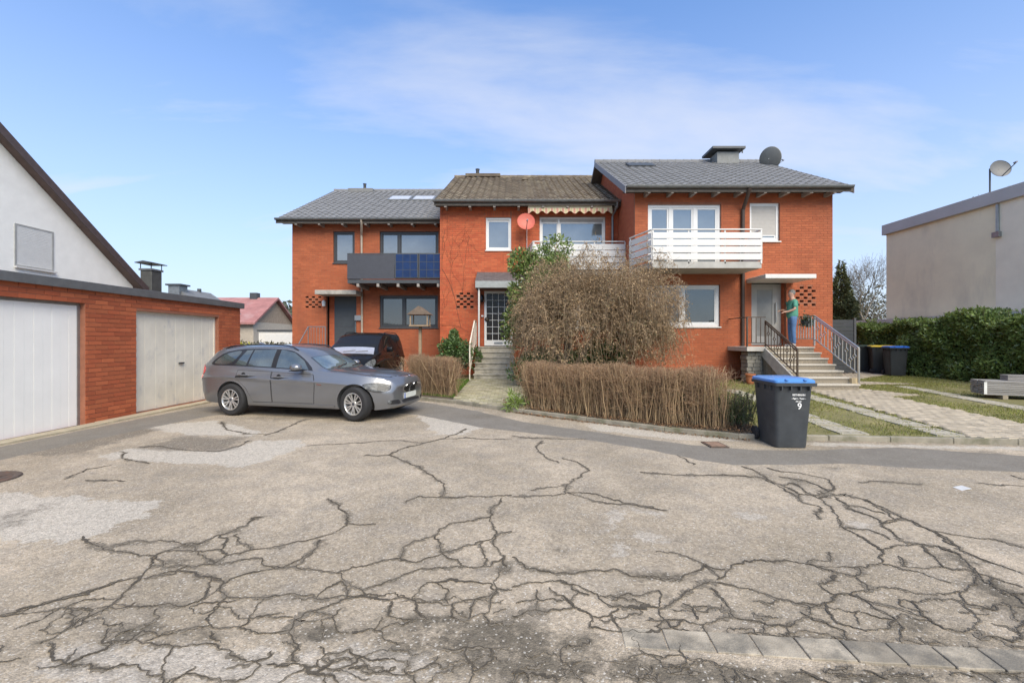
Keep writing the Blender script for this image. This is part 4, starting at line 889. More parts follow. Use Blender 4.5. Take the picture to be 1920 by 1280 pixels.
# steps and railing of the left house, mostly behind the cars
ls = thing('entrance_steps', 'concrete steps to the dark grey door of the left house', 'steps', (wx(640, 18), 17.8, 0))
for i in range(5): MB().box(wx(612, 18.2), wx(672, 18.2), 16.9+i*.28, Y2-.02 if i == 4 else 16.9+i*.28+.3, .0, .25+i*.175).build('step', CONC, ls, bevel=.008)
lr = thing('stair_railing', 'thin grey railing left of the dark grey door', 'railing', (-7.6, 17.5, .1))
a, b, c = Vector((wx(560, 17.2), 17.2, 1.35)), Vector((wx(578, 17.9), 17.9, 2.05)), Vector((wx(610, 17.9), 17.9, 2.05))
MB().tube([a, b, c], .022, 6).build('hand_rail', GREYM, lr, smooth=True)
for q in (a, b, c): MB().bar(q, (q.x, q.y, .1), .03).build('post', GREYM, lr)
for k in range(1, 6): q = b.lerp(c, k/6); MB().bar((q.x, q.y, 1.15), q, .014).build('baluster', GREYM, lr)
# wooden bird feeder on a post in front of the left house
WOODP = mat('feeder_wood', (.30, .22, .14), .8, var=.2, scale=8)
bf = thing('bird_feeder', 'wooden bird feeder on a post in front of the left house window', 'bird feeder', (wx(788, 16), 16, .15))
bxp = wx(788, 16); MB().box(bxp-.05, bxp+.05, 15.95, 16.05, .15, 2.0).build('post', WOODP, bf)
MB().box(bxp-.34, bxp+.34, 15.7, 16.3, 2.0, 2.05).build('tray', WOODP, bf)
MB().prism([(-.42, 2.42), (.42, 2.42), (0, 2.72)], lambda q, z, d: (bxp+q, d, z), 15.66, 16.34).build('roof', mat('feeder_roof', (.16, .12, .09), .85, var=.2), bf)
sp2 = MB()
for dx in (-.3, .3):
    for yy in (15.75, 16.25): sp2.box(bxp+dx-.02, bxp+dx+.02, yy-.02, yy+.02, 2.05, 2.42)
sp2.build('uprights', WOODP, bf)

# --- right house (rendered brick, white balcony, stairs with a person)
Y3 = 15.0
rh = thing('terraced_house', 'right hand brick house with white boarded balcony and grey tile roof', 'house', (7.5, Y3, 0))
U1 = (wx(1215, Y3), wx(1352, Y3), 4.0, wz(383, Y3)); U2 = (wx(1406, Y3), wx(1462, Y3), wz(452, Y3), wz(380, Y3)); U3 = (4.55, wx(1350, Y3), wz(612, Y3), wz(534, Y3)); DOOR3 = (wx(1409, Y3), wx(1474, Y3), 1.33, 3.46)
lat3 = lattice_holes(wx(1492, Y3), wz(573, Y3), 3, 6, .13, .072, .27, .115)
house_shell(rh, 4.16, wx(1561, Y3), Y3, 27.0, 6.66, front(Y3), [U1, U2, U3, DOOR3]+lat3, .12, BTEX, BRICKD, 6.62, 9.3, 19.9)
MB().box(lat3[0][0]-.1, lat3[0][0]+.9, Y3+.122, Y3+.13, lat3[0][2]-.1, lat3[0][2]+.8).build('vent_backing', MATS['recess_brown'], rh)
ro3, RP3 = roof(rh, 3.72, wx(1600, 14.5), 14.5, 6.52, 19.9, 9.50, TILE_GREY, WOODD)
gutter(rh, 3.74, wx(1600, 14.5)-.05, 14.43, 6.54); rafters(rh, 4.5, 10.6, 9, 14.52, 15.0, 6.46)
MB().box(3.75, wx(1596, 14.5), 14.53, 15.0, 6.475, 6.495).build('soffit', WOODD, rh)
vb = MB(); 
for xx in (3.70, wx(1600, 14.5)): vb.add([(xx+dx, y, z+dz) for dx in (0, .025) for y, z, dz in ((14.48, 6.55, 0), (19.9, 9.53, 0), (19.9, 9.53, -.24), (14.48, 6.55, -.24))], [(0, 1, 2, 3), (7, 6, 5, 4), (0, 4, 5, 1), (1, 5, 6, 2), (2, 6, 7, 3), (3, 7, 4, 0)])
vb.build('verge_board', mat('verge_grey', (.22, .22, .235), .6, var=.1), ro3)
chm = MB(); cyy = 19.6; chm.box(wx(1338, cyy), wx(1378, cyy), cyy-.35, cyy+.35, 9.2, wz(291, cyy)); cho = chm.build('chimney', mat('chimney_grey', (.20, .205, .20), .7, var=.15), ro3)
MB().box(wx(1326, cyy), wx(1386, cyy), cyy-.55, cyy+.55, wz(288, cyy), wz(284, cyy)).bar((wx(1332, cyy), cyy-.45, 9.75), (wx(1332, cyy), cyy-.45, wz(288, cyy)), .04).bar((wx(1382, cyy), cyy-.45, 9.6), (wx(1382, cyy), cyy-.45, wz(288, cyy)), .04).build('cap', ANTH, cho)
q = [RP3(1.15+a, s, d) for d in (.03, .10) for a, s in ((0, 4.45), (1.1, 4.45), (1.1, 5.2), (0, 5.2))]
MB().add(q, [(0, 3, 2, 1), (4, 5, 6, 7), (0, 1, 5, 4), (1, 2, 6, 5), (2, 3, 7, 6), (3, 0, 4, 7)]).build('skylight', ANTH, ro3)
window(rh, *U1, Y3, UPVC, mull=[wx(1258, Y3), wx(1304, Y3)], fw=.10, sash=.06)
U2o = window(rh, *U2, Y3, UPVC, fw=.09, sill=WHITE, blind=.98)
window(rh, *U3, Y3, UPVC, mull=[wx(1281, Y3)], fw=.10, sash=.05, sill=WHITE, pm=GLASSD)
BRN = mat('pipe_brown', (.055, .035, .026), .5, var=.1)
pipe(rh, [(wx(1404, 14.5), 14.43, 6.48), (wx(1403, 14.5), 14.5, 6.3), (wx(1391, Y3), 14.93, 5.9), (wx(1391, Y3), 14.94, .3)], BRN, r=.06)
r3 = MB(); r3.box(DOOR3[0], DOOR3[0]+.02, Y3+.122, Y3+.5, 1.3, 3.46); r3.box(DOOR3[1]-.02, DOOR3[1], Y3+.122, Y3+.5, 1.3, 3.46); r3.build('door_recess', BTEX, rh)
DGR = mat('door_pale', (.40, .395, .37), .5, var=.06)
d3 = MB(); a0, a1, z0, z1, yd = DOOR3[0]+.022, DOOR3[1]-.022, 1.34, 3.44, Y3+.25
d3.box(a0, a0+.30, yd, yd+.06, z0, z1); d3.box(a1-.3, a1, yd, yd+.06, z0, z1); d3.box(a0+.3, a1-.3, yd, yd+.06, z1-.2, z1); d3.box(a0+.3, a1-.3, yd, yd+.06, z0, z0+.3); d3o = d3.build('door', DGR, rh, bevel=.004)
MB().box(a0+.3, a1-.3, yd+.02, yd+.03, z0+.3, z1-.2).build('pane', mat('frosted_glass', (.25, .25, .235), .35, var=.1, spec=.7), d3o)
MB().bar((a1-.2, yd-.05, 2.1), (a1-.2, yd-.05, 2.8), .03).build('handle', GREYM, d3o)
MB().box(wx(1427, 14.1), wx(1521, 14.1), 13.85, Y3-.008, wz(523, 14.0), wz(515, 14.0)).build('canopy', WHITE, rh, bevel=.01)
b3 = balcony(rh, [(3.98, 14.96), (4.36, 13.75), (wx(1428, 13.75), 13.75), (wx(1428, 13.75), 14.96)], wz(488, 13.75), wz(429, 13.75), 4, WHITE, mat('balcony_concrete', (.40, .39, .36), .85, var=.15, scale=3), 14.985, slab_t=.2, gap=.03)
# its stairs: landing, steps, stringer
GP = yz(8.6, 12)
ss = thing('entrance_steps', 'speckled granite steps with pale treads up to the right hand house', 'steps', (8.6, 13, 0))
SX0, SX1 = 7.9, 9.42; ntr = 7; rz_ = (1.30-GP)/ntr
for i in range(ntr):
    zt_ = GP+(i+1)*rz_; y0_ = 11.98+i*.30; last = i == ntr-1; ex_ = .0 if i else .0
    MB().box(SX0-.02, SX1+.02, y0_, Y3-.01 if last else y0_+.33, zt_-.045, zt_).build('tread', GRANT, ss, bevel=.006)
    MB().box(SX0, SX1, y0_+.03, y0_+.30 if not last else Y3-.012, .0, zt_-.046).build('riser', GRAN, ss)
MB().box(7.3, SX0-.025, 13.75, Y3-.01, 1.16, 1.30).build('landing_slab', mat('pale_render', (.50, .47, .42), .85, var=.15), ss, bevel=.006)
MB().prism([(12.15, .1), (12.45, .1), (13.95, 1.05), (13.95, 1.25), (13.7, 1.25), (12.15, .38)], lambda a, b, d: (d, a, b), SX0-.07, SX0-.022).build('stringer', MATS['pale_render'], ss)
MB().box(SX1-.05, SX1+.12, 12.2, 12.4, .1, .46).build('newel_base', mat('stone_ochre', (.45, .36, .22), .9, var=.15), ss)
STEEL = mat('railing_steel', (.10, .078, .06), .4, metal=.6, var=.15); STEELP = mat('railing_bright', (.55, .53, .50), .3, metal=.9, var=.1)
def railing(name, label, x, y0, y1, zb0, slope, hgt, m, top_m, yland=None):
    t = thing(name, label, 'railing', (x, y0, zb0)); zt = lambda y: zb0+hgt+slope*(y-y0); zl_ = lambda y: zb0+.12+slope*(y-y0)
    MB().bar((x, y0, zt(y0)), (x, y1, zt(y1)), .045, .03).build('hand_rail', top_m, t, bevel=.004)
    MB().bar((x, y0, zt(y0)-.07), (x, y1, zt(y1)-.07), .025).build('upper_rail', m, t); MB().bar((x, y0, zl_(y0)), (x, y1, zl_(y1)), .025).build('lower_rail', m, t)
    MB().bar((x, y0, zb0-.12), (x, y0, zt(y0)), .04).build('post', m, t); MB().bar((x, y1, zb0+slope*(y1-y0)-.1), (x, y1, zt(y1)), .04).build('post', m, t)
    n = max(2, round((y1-y0)/.15))
    for k in range(1, n):
        y = y0+(y1-y0)*k/n; a, b = zl_(y), zt(y)-.07; c_ = a+(b-a)*(.62 if k % 2 else .35); dm = .065
        if k % 2 == 0 and k % 4 == 0: MB().bar((x, y, a), (x, y, b), .018).build('baluster', m, t); continue
        MB().bar((x, y, a), (x, y, c_-dm), .018).bar((x, y, c_+dm), (x, y, b), .018).bar((x, y, c_-dm), (x, y-dm, c_), .016).bar((x, y-dm, c_), (x, y, c_+dm), .016).bar((x, y, c_-dm), (x, y+dm, c_), .016).bar((x, y+dm, c_), (x, y, c_+dm), .016).build('baluster', m, t)
    if yland:
        zL = zt(y1); MB().bar((x, y1, zL), (x, yland, zL), .045, .03).build('hand_rail', top_m, t); MB().bar((x, y1, zb0+slope*(y1-y0)+.12), (x, yland, zb0+slope*(y1-y0)+.12), .025).build('lower_rail', m, t)
        k = 0
        while y1+.13*(k+1) < yland: y = y1+.13*(k+1); MB().bar((x, y, zb0+slope*(y1-y0)+.12), (x, y, zL-.02), .018).build('baluster', m, t); k += 1
    return t
SLP = rz_/.30
railing('stair_railing', 'bright topped steel railing with diamond bars right of the granite steps', 9.46, 12.08, 13.85, .46, SLP, .84, STEELP, STEELP, 14.8)
railing('stair_railing', 'brown steel railing with diamond bars left of the granite steps', 7.93, 12.3, 13.85, .42, SLP, .84, STEEL, STEEL)
lr2 = thing('landing_railing', 'brown steel railing along the landing of the right hand house', 'railing', (7.4, 13.8, 1.3))
MB().bar((7.33, 13.8, 2.22), (7.9, 13.8, 2.22), .045, .03).build('hand_rail', STEEL, lr2); MB().bar((7.33, 13.8, 1.42), (7.9, 13.8, 1.42), .025).build('lower_rail', STEEL, lr2)
MB().bar((7.33, 13.8, 1.3), (7.33, 13.8, 2.22), .04).build('post', STEEL, lr2); MB().bar((7.33, 13.8, 2.22), (7.33, 14.95, 2.22), .045, .03).build('hand_rail', STEEL, lr2)
for k in range(1, 4): MB().bar((7.33+k*.14, 13.8, 1.42), (7.33+k*.14, 13.8, 2.2), .018).build('baluster', STEEL, lr2)
# dry stacked stones and a terracotta pot under the landing
SST = mat('stack_stone', (.24, .225, .19), .92, var=.25, scale=7, isl=.2, bump=.5, bscale=60)
sw = thing('stone_stack', 'dry stacked grey stones under the landing behind the large bin', 'stone stack', (7.5, 14, .1))
z = yz(7.5, 14)
for r_ in range(8):
    x = 7.36+random.uniform(0, .05)
    while x < 7.88:
        l = random.uniform(.14, .26); MB().box(x, min(x+l-.01, 7.88), 13.9+random.uniform(-.02, .02), 14.3, z, z+.115).build('stone', SST, sw, bevel=.012); x += l
    z += .12
pt = thing('flower_pot', 'small terracotta pot in front of the stacked stones', 'flower pot', (7.32, 13.6, yz(7.3, 13.6)))
MB().lathe([(0, 0), (.09, 0), (.13, .26), (.15, .26), (.15, .31), (.125, .31), (.11, .05), (0, .05)], 16, Matrix.Translation(pt.location)).build('pot', mat('terracotta', (.42, .15, .06), .8, var=.15), pt, smooth=True)
hp = thing('hanging_planter', 'dark planter with trailing plant on the landing rail beside the person', 'planter', (9.5, 14.25, 2.05))
MB().lathe([(0, -.14), (.11, -.13), (.19, .0), (.2, .02), (.18, .02), (.0, 0)], 14, Matrix.Translation((9.5, 14.25, 2.1))).build('pot', ANTH, hp, smooth=True)
pq = np.array((9.5, 14.25, 2.12))+rng.normal(0, .09, (260, 3)); V, Ff = leaves_np(pq, .09, .05, rng.normal(size=(260, 3)))
np_mesh('foliage', V, Ff, mat('planter_leaf', (.06, .085, .04), .6, isl=.3), hp)
gd = dish('satellite_dish', 'grey satellite dish standing on the roof ridge of the right hand house', Vector((wx(1444, 18.8), 18.8, wz(297, 18.8))), .46, (.88, .50, .34), mat('dish_grey', (.17, .17, .155), .5, var=.1), GREYM, [('back', (wx(1440, 19.0), 19.0, 9.05))], arm_len=1.0)
# ------------------------------------------------------------------ garages and house on the left
GXp = -7.55
gr_ = thing('garage_block', 'flat roofed brick garage block with two white doors', 'garage', (-10.5, 7.3, 0))
GD1 = (5.35, 7.83, .0, 2.16); GD2 = (8.89, 11.39, .03, 2.10)
wl = MB(); wall_cells(wl, rightface(GXp), 2.5, 12.29, -.05, 2.40, [GD1, GD2], .14); wlo = wl.build('wall', MORT, gr_)
GBR = mat('garage_brick', (.36, .085, .033), .85, var=.10, scale=3, isl=.13, hue=(.42, .115, .044), bump=.25, bscale=60)
bricks(wlo, rightface(GXp), 2.5, 12.29, .02, 2.40, [GD1, GD2], GBR, pick=(7.85, 8.9, .0, 2.4), npick=300)
sd_ = MB(); sd_.box(-13.6, GXp-.141, 12.15, 12.289, -.05, 2.4); sd_.box(-13.6, GXp-.141, 2.5, 2.64, -.05, 2.4); sd_.box(-13.6, -13.46, 2.64, 12.15, -.05, 2.4); sd_.box(-13.4, GXp-.15, 8.3, 8.44, 0, 2.4); sd_.build('side_wall', BTEX, gr_)
MB().box(-13.65, GXp+.06, 2.45, 12.34, 2.401, 2.44).build('roof', ANTH, gr_)
fa = MB(); fa.box(GXp+.062, GXp+.085, 2.43, 12.36, 2.38, 2.53); fa.box(-13.65, GXp+.06, 12.342, 12.362, 2.38, 2.53); fa.build('roof_fascia', mat('fascia_zinc', (.145, .15, .15), .5, metal=.3, var=.15), gr_, bevel=.005)
GDW = mat('garage_door_white', (.86, .845, .79), .4, var=.04, scale=2); GDO = mat('garage_door_old', (.74, .69, .57), .55, var=.10, scale=1.6, stain=((.40, .41, .41), 2.3, .56, .55, (1, 1.5, 1)))
for (a, b, z0, z1), m, lb in ((GD1, GDW, 'clean white garage door'), (GD2, GDO, 'old stained cream garage door')):
    fr = MB(); x = GXp-.10; fr.box(x-.05, x+.01, a, a+.05, z0, z1); fr.box(x-.05, x+.01, b-.05, b, z0, z1); fr.box(x-.05, x+.01, a+.05, b-.05, z1-.05, z1); do = fr.build('garage_door', GREYM if m is GDW else m, gr_); do['label'] = lb
    n = 17; k = (b-a-.1)/n
    for i in range(n):
        MB().box(x-.03, x+.0-(.002 if i % 2 else 0), a+.05+i*k+.0008, a+.05+(i+1)*k-.0008, z0+.01, z1-.052).build('panel', m, do, bevel=.0015)
    MB().box(x-.045, x-.031, a+.05, b-.05, z0+.01, z1-.052).build('backing', m, do)
    MB().bar((x+.03, (a+b)/2-(0 if m is GDO else .95), .98), (x+.03, (a+b)/2+.14-(0 if m is GDO else .95), .98), .035).build('handle', ANTH, do)
kst = MB(); ap = bpy.data.objects.new('garage_threshold', None); link(ap); struct(ap, 'pale concrete strip at the foot of the garage')
y = 3.0
while y < 12.2: MB().box(GXp+.005, GXp+.24, y, min(y+.995, 12.3), -.05, .028+random.uniform(-.004, .004)).build('kerb_stone', mat('threshold_concrete', (.42, .36, .25), .9, var=.2, scale=6, bump=.4), ap, bevel=.005); y += 1.0
# white gabled house behind the garages
wh = thing('gabled_house', 'white rendered gable house behind the garages with a brown verge', 'house', (-19, 11, 0))
WREN = mat('white_render', (.88, .865, .80), .9, var=.05, scale=3, bump=.3, bscale=90)
gx = -14.0; ye2, ze2, yr2 = 16.35, 3.50, 10.6; zr2 = ze2+(ye2-yr2)*.80
wl = MB(); wl.prism([(2*yr2-ye2, 0), (ye2, 0), (ye2, ze2), (yr2, zr2), (2*yr2-ye2, ze2)], lambda a, b, d: (d, a, b), -25, gx); wl.build('wall', WREN, wh)
rf = MB(); 
for sgn in (1, -1):
    e0 = (yr2+sgn*(ye2-yr2+.35), ze2-.30); rf.prism([(yr2, zr2+.02), e0, (e0[0]+sgn*.06, e0[1]+.2), (yr2, zr2+.27)] , lambda a, b, d: (d, a, b), -25.3, gx+.28)
TBR = mat('tile_brown', (.13, .085, .070), .7, var=.2, scale=4); rfo = rf.build('roof', TBR, wh)
vg = MB()
for sgn in (1, -1):
    e0 = (yr2+sgn*(ye2-yr2+.33), ze2-.28); vg.prism([(yr2, zr2-.06), e0, (e0[0]+sgn*.02, e0[1]+.26), (yr2, zr2+.22)], lambda a, b, d: (d, a, b), gx+.285, gx+.315)
vg.build('verge_board', mat('verge_brown', (.085, .06, .055), .6, var=.15), rfo)
MB().tube([(-25.2, ye2+.42, ze2-.17), (gx+.3, ye2+.42, ze2-.17)], .07, 8).build('gutter', ANTH, wh, smooth=True)
wy0, wy1, wz0, wz1 = 12.5, 13.46, 2.52+1.12, 4.75
f = MB(); f.box(gx-.0, gx+.02, wy0-.05, wy1+.05, wz0-.05, wz0); f.box(gx, gx+.02, wy0-.05, wy1+.05, wz1, wz1+.05); f.box(gx, gx+.02, wy0-.05, wy0, wz0, wz1); f.box(gx, gx+.02, wy1, wy1+.05, wz0, wz1); wob_ = f.build('window', mat('frame_grey', (.36, .36, .34), .6), wh)
SHUT = mat('shutter_pale', (.68, .68, .65), .6, var=.05)
n = 24
for i in range(n): MB().box(gx+.002, gx+.014, wy0+.002, wy1-.002, wz0+(wz1-wz0)*i/n+.003, wz0+(wz1-wz0)*(i+1)/n-.003).build('slat', SHUT, wob_)
MB().box(gx+.021, gx+.09, wy0-.07, wy1+.09, wz0-.09, wz0-.051).build('sill', WHITE, wob_)
# metal clad chimney
chn = thing('chimney', 'dark metal chimney with a flat cap plate beside the white gable', 'chimney', (-16.3, 20, 0))
MB().box(-16.55, -16.05, 19.7, 20.3, 0, 4.62).build('stack', mat('chimney_metal', (.10, .10, .09), .5, metal=.3, var=.2), chn, bevel=.02); MB().box(-16.59, -16.01, 19.66, 20.34, 4.621, 4.70).build('collar', ZINC, chn)
MB().prism([(-16.68, 4.96), (-16.3, 5.03), (-15.92, 4.96), (-15.92, 4.93), (-16.68, 4.93)], lambda a, b, d: (a, d, b), 19.55, 20.45).build('cap', ANTH, chn)
pp = MB()
for xx in (-16.54, -16.06):
    for yy in (19.71, 20.29): pp.bar((xx, yy, 4.69), (xx, yy, 4.95), .025)
pp.build('cap_legs', ANTH, chn)
# low grey roofed house behind
gh = thing('bungalow', 'low house with a long grey roof behind the garages', 'house', (-24, 33, 0))
MB().box(-26.4, -22.2, 32.3, 35.4, 0, 3.7).build('wall', WREN, gh)
rf = MB(); rf.prism([(-26.8, 3.6), (-21.8, 3.6), (-24.3, 5.3)], lambda a, b, d: (a, d, b), 32.0, 35.7); rfo = rf.build('roof', mat('roof_grey_far', (.17, .175, .18), .7, var=.15, scale=3), gh)
MB().box(-24.7, -23.9, 31.8, 32.6, 4.4, 5.45).build('chimney', ZINC, rfo); MB().box(-24.85, -23.75, 31.7, 32.7, 5.451, 5.56).build('chimney_cap', ANTH, rfo)
MB().tube([(-24.3, 34.4, 5.1), (-24.3, 34.4, 5.5)], .14, 8).build('vent_pipe', ANTH, rfo)
# distant house with the red roof
rd_ = thing('far_house', 'distant house with a faded red roof and beige gable', 'house', (-27, 44, 0))
MB().box(-31, -23.6, 40.4, 47.6, 0, 3.2).build('wall', mat('beige_render', (.48, .42, .34), .9, var=.1), rd_)
MB().prism([(40.4, 3.2), (47.6, 3.2), (44, 5.5)], lambda a, b, d: (d, a, b), -30.6, -23.6).build('gable', mat('gable_tan', (.34, .26, .19), .9, var=.2), rd_)
rf = MB()
for sgn in (1, -1): rf.prism([(44, 5.55), (44+sgn*4.1, 2.95), (44+sgn*4.1, 3.13), (44, 5.75)], lambda a, b, d: (d, a, b), -31, -23.2)
rfo = rf.build('roof', mat('roof_red_far', (.33, .15, .14), .8, var=.2, scale=1.5, stain=((.40, .26, .25), .6, .5, .6, (1, 1, 1))), rd_); MB().box(-25.9, -25.2, 43.7, 44.3, 5.4, 6.2).build('chimney', ANTH, rfo)
MB().box(-28.0, -25.3, 40.35, 40.39, .2, 2.3).build('garage_door', WHITE, rd_)
sh_ = thing('shed', 'small white garage below the beige gable of the distant house', 'shed', (-18.5, 37, 0))
MB().box(-20.6, -16.9, 36.0, 39.5, 0, 2.25).build('wall', mat('shed_white', (.66, .64, .60), .9, var=.08), sh_); MB().box(-20.7, -16.8, 35.9, 39.6, 2.251, 2.36).build('roof', ANTH, sh_); MB().box(-20.1, -17.6, 35.97, 35.995, .05, 2.0).build('garage_door', WHITE, sh_)
# ------------------------------------------------------------------ beige flat roofed block on the right
fb = thing('flat_roofed_building', 'large beige rendered building with a grey flat roof edge', 'building', (22, 14, 0))
BEI = mat('beige_wall', (.80, .75, .54), .9, var=.07, scale=1.2, bump=.3, bscale=90, stain=((.36, .34, .29), .8, .5, .3, (1, 1, .3))); BEI2 = mat('beige_wall_pale', (.80, .76, .61), .9, var=.05, scale=2)
MB().box(17, 28, 15.55, 20.1, 0, 6.28).build('wall', BEI, fb); MB().box(16.985, 28, 4.0, 15.545, 0, 6.28).build('wall', BEI2, fb)
FAG = mat('flat_roof_edge', (.42, .42, .41), .6, metal=0, var=.08, scale=1)
fe = MB(); fe.box(16.86, 28.1, 3.9, 20.2, 6.281, 6.73); fe.build('roof_edge', FAG, fb, bevel=.01)
MB().tube([(16.94, 15.45, 6.25), (16.94, 15.45, 5.3)], .045, 8).build('downpipe', GREYM, fb); MB().box(16.87, 16.98, 15.35, 15.58, 5.1, 5.28).build('wall_lamp', GREYM, fb)
an = thing('garage_annex', 'low annex with a white roof edge behind the laurel hedge', 'building', (16.6, 16, 0))
MB().box(16.2, 16.84, 9, 21.2, 0, 2.2).build('wall', BEI2, an); MB().box(16.05, 16.855, 13.4, 21.4, 2.201, 2.42).build('roof', WHITE, an); MB().box(15.9, 16.86, 8.5, 13.35, 2.201, 2.75).build('roof_edge', FAG, an, bevel=.01)
dlc = Vector((17.6, 15.9, wz(316, 15.9)))
dlc.x = wx(1876, 15.9)
dish('satellite_dish', 'grey satellite dish on a mast on the flat beige building', dlc, .31, (-.22, -1, .20), mat('dish_grey_dark', (.12, .12, .118), .5, var=.1), ANTH, [((dlc.x-.22, 16.05, 6.7), (dlc.x-.22, 16.05, dlc.z+.05)), ('back', (dlc.x-.22, 16.05, dlc.z))], arm_len=.65)
# dark privacy fence beside the right hand house
fn = thing('privacy_fence', 'anthracite slatted privacy fence between right house and laurel hedge', 'fence', (12, 17, 0))
zf = yz(12, 17)
for i in range(14): MB().box(wx(1561, 15)+.02, 13.12, 17.0, 17.03, zf+.05+i*.145, zf+.05+i*.145+.138).build('slat', ANTH, fn, bevel=.003)
for x in (10.95, 13.16): MB().box(x-.04, x+.04, 16.97, 17.06, zf-.1, zf+2.14).build('post', mat('fence_post', (.09, .095, .10), .5), fn)
# ------------------------------------------------------------------ cars
def curve(pts):
    xs = np.array([p[0] for p in pts], float); ys = np.array([p[1] for p in pts], float); h = np.diff(xs); d = np.diff(ys)/h; m = np.zeros(len(xs))
    m[0], m[-1] = d[0], d[-1]
    for i in range(1, len(xs)-1):
        if d[i-1]*d[i] > 0: w1, w2 = 2*h[i]+h[i-1], h[i]+2*h[i-1]; m[i] = (w1+w2)/(w1/d[i-1]+w2/d[i])
    def f(x):
        x = np.clip(x, xs[0], xs[-1]); i = int(np.clip(np.searchsorted(xs, x)-1, 0, len(h)-1)); t = (x-xs[i])/h[i]
        return ((1+2*t)*(1-t)**2*ys[i]+t*(1-t)**2*h[i]*m[i]+t*t*(3-2*t)*ys[i+1]+t*t*(t-1)*h[i]*m[i+1])
    return f
def chaikin(p, n=2):
    for _ in range(n):
        q = []
        for i in range(len(p)):
            a, b = np.array(p[i]), np.array(p[(i+1) % len(p)]); q += [tuple(a*.78+b*.22), tuple(a*.22+b*.78)]
        p = q
    return p
def car_body(cv, xr, xf, wheels, wr, bowf, bowr, bevel=.0, archw=.24):
    """lofted shell; returns a mesh with material slots 0 paint, 1 dark wheel wells"""
    xs = np.unique(np.concatenate([np.linspace(xr, xr+.12, 5), np.linspace(xr+.12, xf-.25, 64), np.linspace(xf-.25, xf-.11, 6), xf-.11+.11*np.sin(np.linspace(0, np.pi/2, 9)), xr+.09-.09*np.sin(np.linspace(0, np.pi/2, 7))]))
    rings = []
    for x in xs:
        zb, ys, ym, yw, zc, yb, zbt, yr_, zr_, zt, = [cv[k](x) for k in ('zb', 'ys', 'ym', 'yw', 'zc', 'yb', 'zbelt', 'yr', 'zr', 'zt')]
        hp = [(0, zb), (ys*.8, zb), (ys-.02, zb+.015), (ys, zb+.07), (ym, zb+(zc-zb)*.45), (yw-.020, zc-.075), (yw, zc-.010), (yw-.020, zc+.010), ((yw+yb)/2-.012, (zc+zbt)/2), (yb+.004, zbt-.015), (yb-.012, zbt+.006)]
        for t in (.2, .4, .6, .8): hp.append((yb-.012+(yr_-yb+.012)*t+.018*math.sin(math.pi*t), zbt+.006+(zr_-zbt-.006)*t))
        hp += [(yr_, zr_), (yr_*.93, zr_+(zt-zr_)*.35), (yr_*.72, zr_+(zt-zr_)*.68), (yr_*.38, zr_+(zt-zr_)*.93), (0, zt)]
        ins = 0
        if x > xf-.11: t = min((x-xf+.11)/.11, 1); ins = .085*(1-math.sqrt(max(1-t*t, 0)))
        elif x < xr+.09: t = min((xr+.09-x)/.09, 1); ins = .055*(1-math.sqrt(max(1-t*t, 0)))
        if ins:
            ym_ = max(q[0] for q in hp); z0_, z1_ = min(q[1] for q in hp), max(q[1] for q in hp); zc_ = (z0_+z1_)/2; hp = [(a*(1-ins/ym_), zc_+(b-zc_)*(1-ins/((z1_-z0_)/2))) for a, b in hp]
        ring = hp+[(-a, b) for a, b in hp[-2:0:-1]]
        rings.append([(x, a, b) for a, b in ring])
    V = []; W = max(cv['yw'](x) for x in xs)
    for rg in rings:
        for x, y, z in rg:
            sf = np.clip((x-(xf-.95))/.95, 0, 1)**1.5; sr = np.clip(((xr+.6)-x)/.6, 0, 1)**1.5
            V.append((x-bowf*sf*(abs(y)/W)**2.6+bowr*sr*(abs(y)/W)**2.6, y, z))
    K = len(rings[0]); Fs = []
    for i in range(len(rings)-1):
        for j in range(K): k = (j+1) % K; Fs.append((i*K+j, i*K+k, (i+1)*K+k, (i+1)*K+j))
    Fs.append(tuple(range(K))); Fs.append(tuple((len(rings)-1)*K+j for j in range(K-1, -1, -1)))
    me = bpy.data.meshes.new('body'); me.from_pydata(V, [], Fs)
    bm = bmesh.new(); bm.from_mesh(me); bmesh.ops.recalc_face_normals(bm, faces=bm.faces); bm.to_mesh(me); bm.free()
    me.polygons.foreach_set('use_smooth', np.ones(len(me.polygons), bool))
    o = bpy.data.objects.new('body', me); C.objects.link(o)
    cut = MB()
    for x, y in wheels:
        s = 1 if y > 0 else -1
        M = Matrix.Translation((x, s*(W+.2), wr)) @ Matrix.Rotation(R(90)*s, 4, 'X')
        cut.lathe([(0, 0), (wr+.052, 0), (wr+.052, archw+.2+.06), (0, archw+.2+.06)], 40, M)
    co = cut.build('cutter', None)
    me.materials.append(None); me.materials.append(None); co.data.materials.append(None); co.data.materials.append(None)
    co.data.polygons.foreach_set('material_index', np.ones(len(co.data.polygons), np.int32))
    md = o.modifiers.new('b', 'BOOLEAN'); md.operation = 'DIFFERENCE'; md.object = co; md.solver = 'EXACT'
    dg = bpy.context.evaluated_depsgraph_get(); nm = bpy.data.meshes.new_from_object(o.evaluated_get(dg)); nm.name = 'body'
    bpy.data.objects.remove(o); bpy.data.objects.remove(co)
    return nm
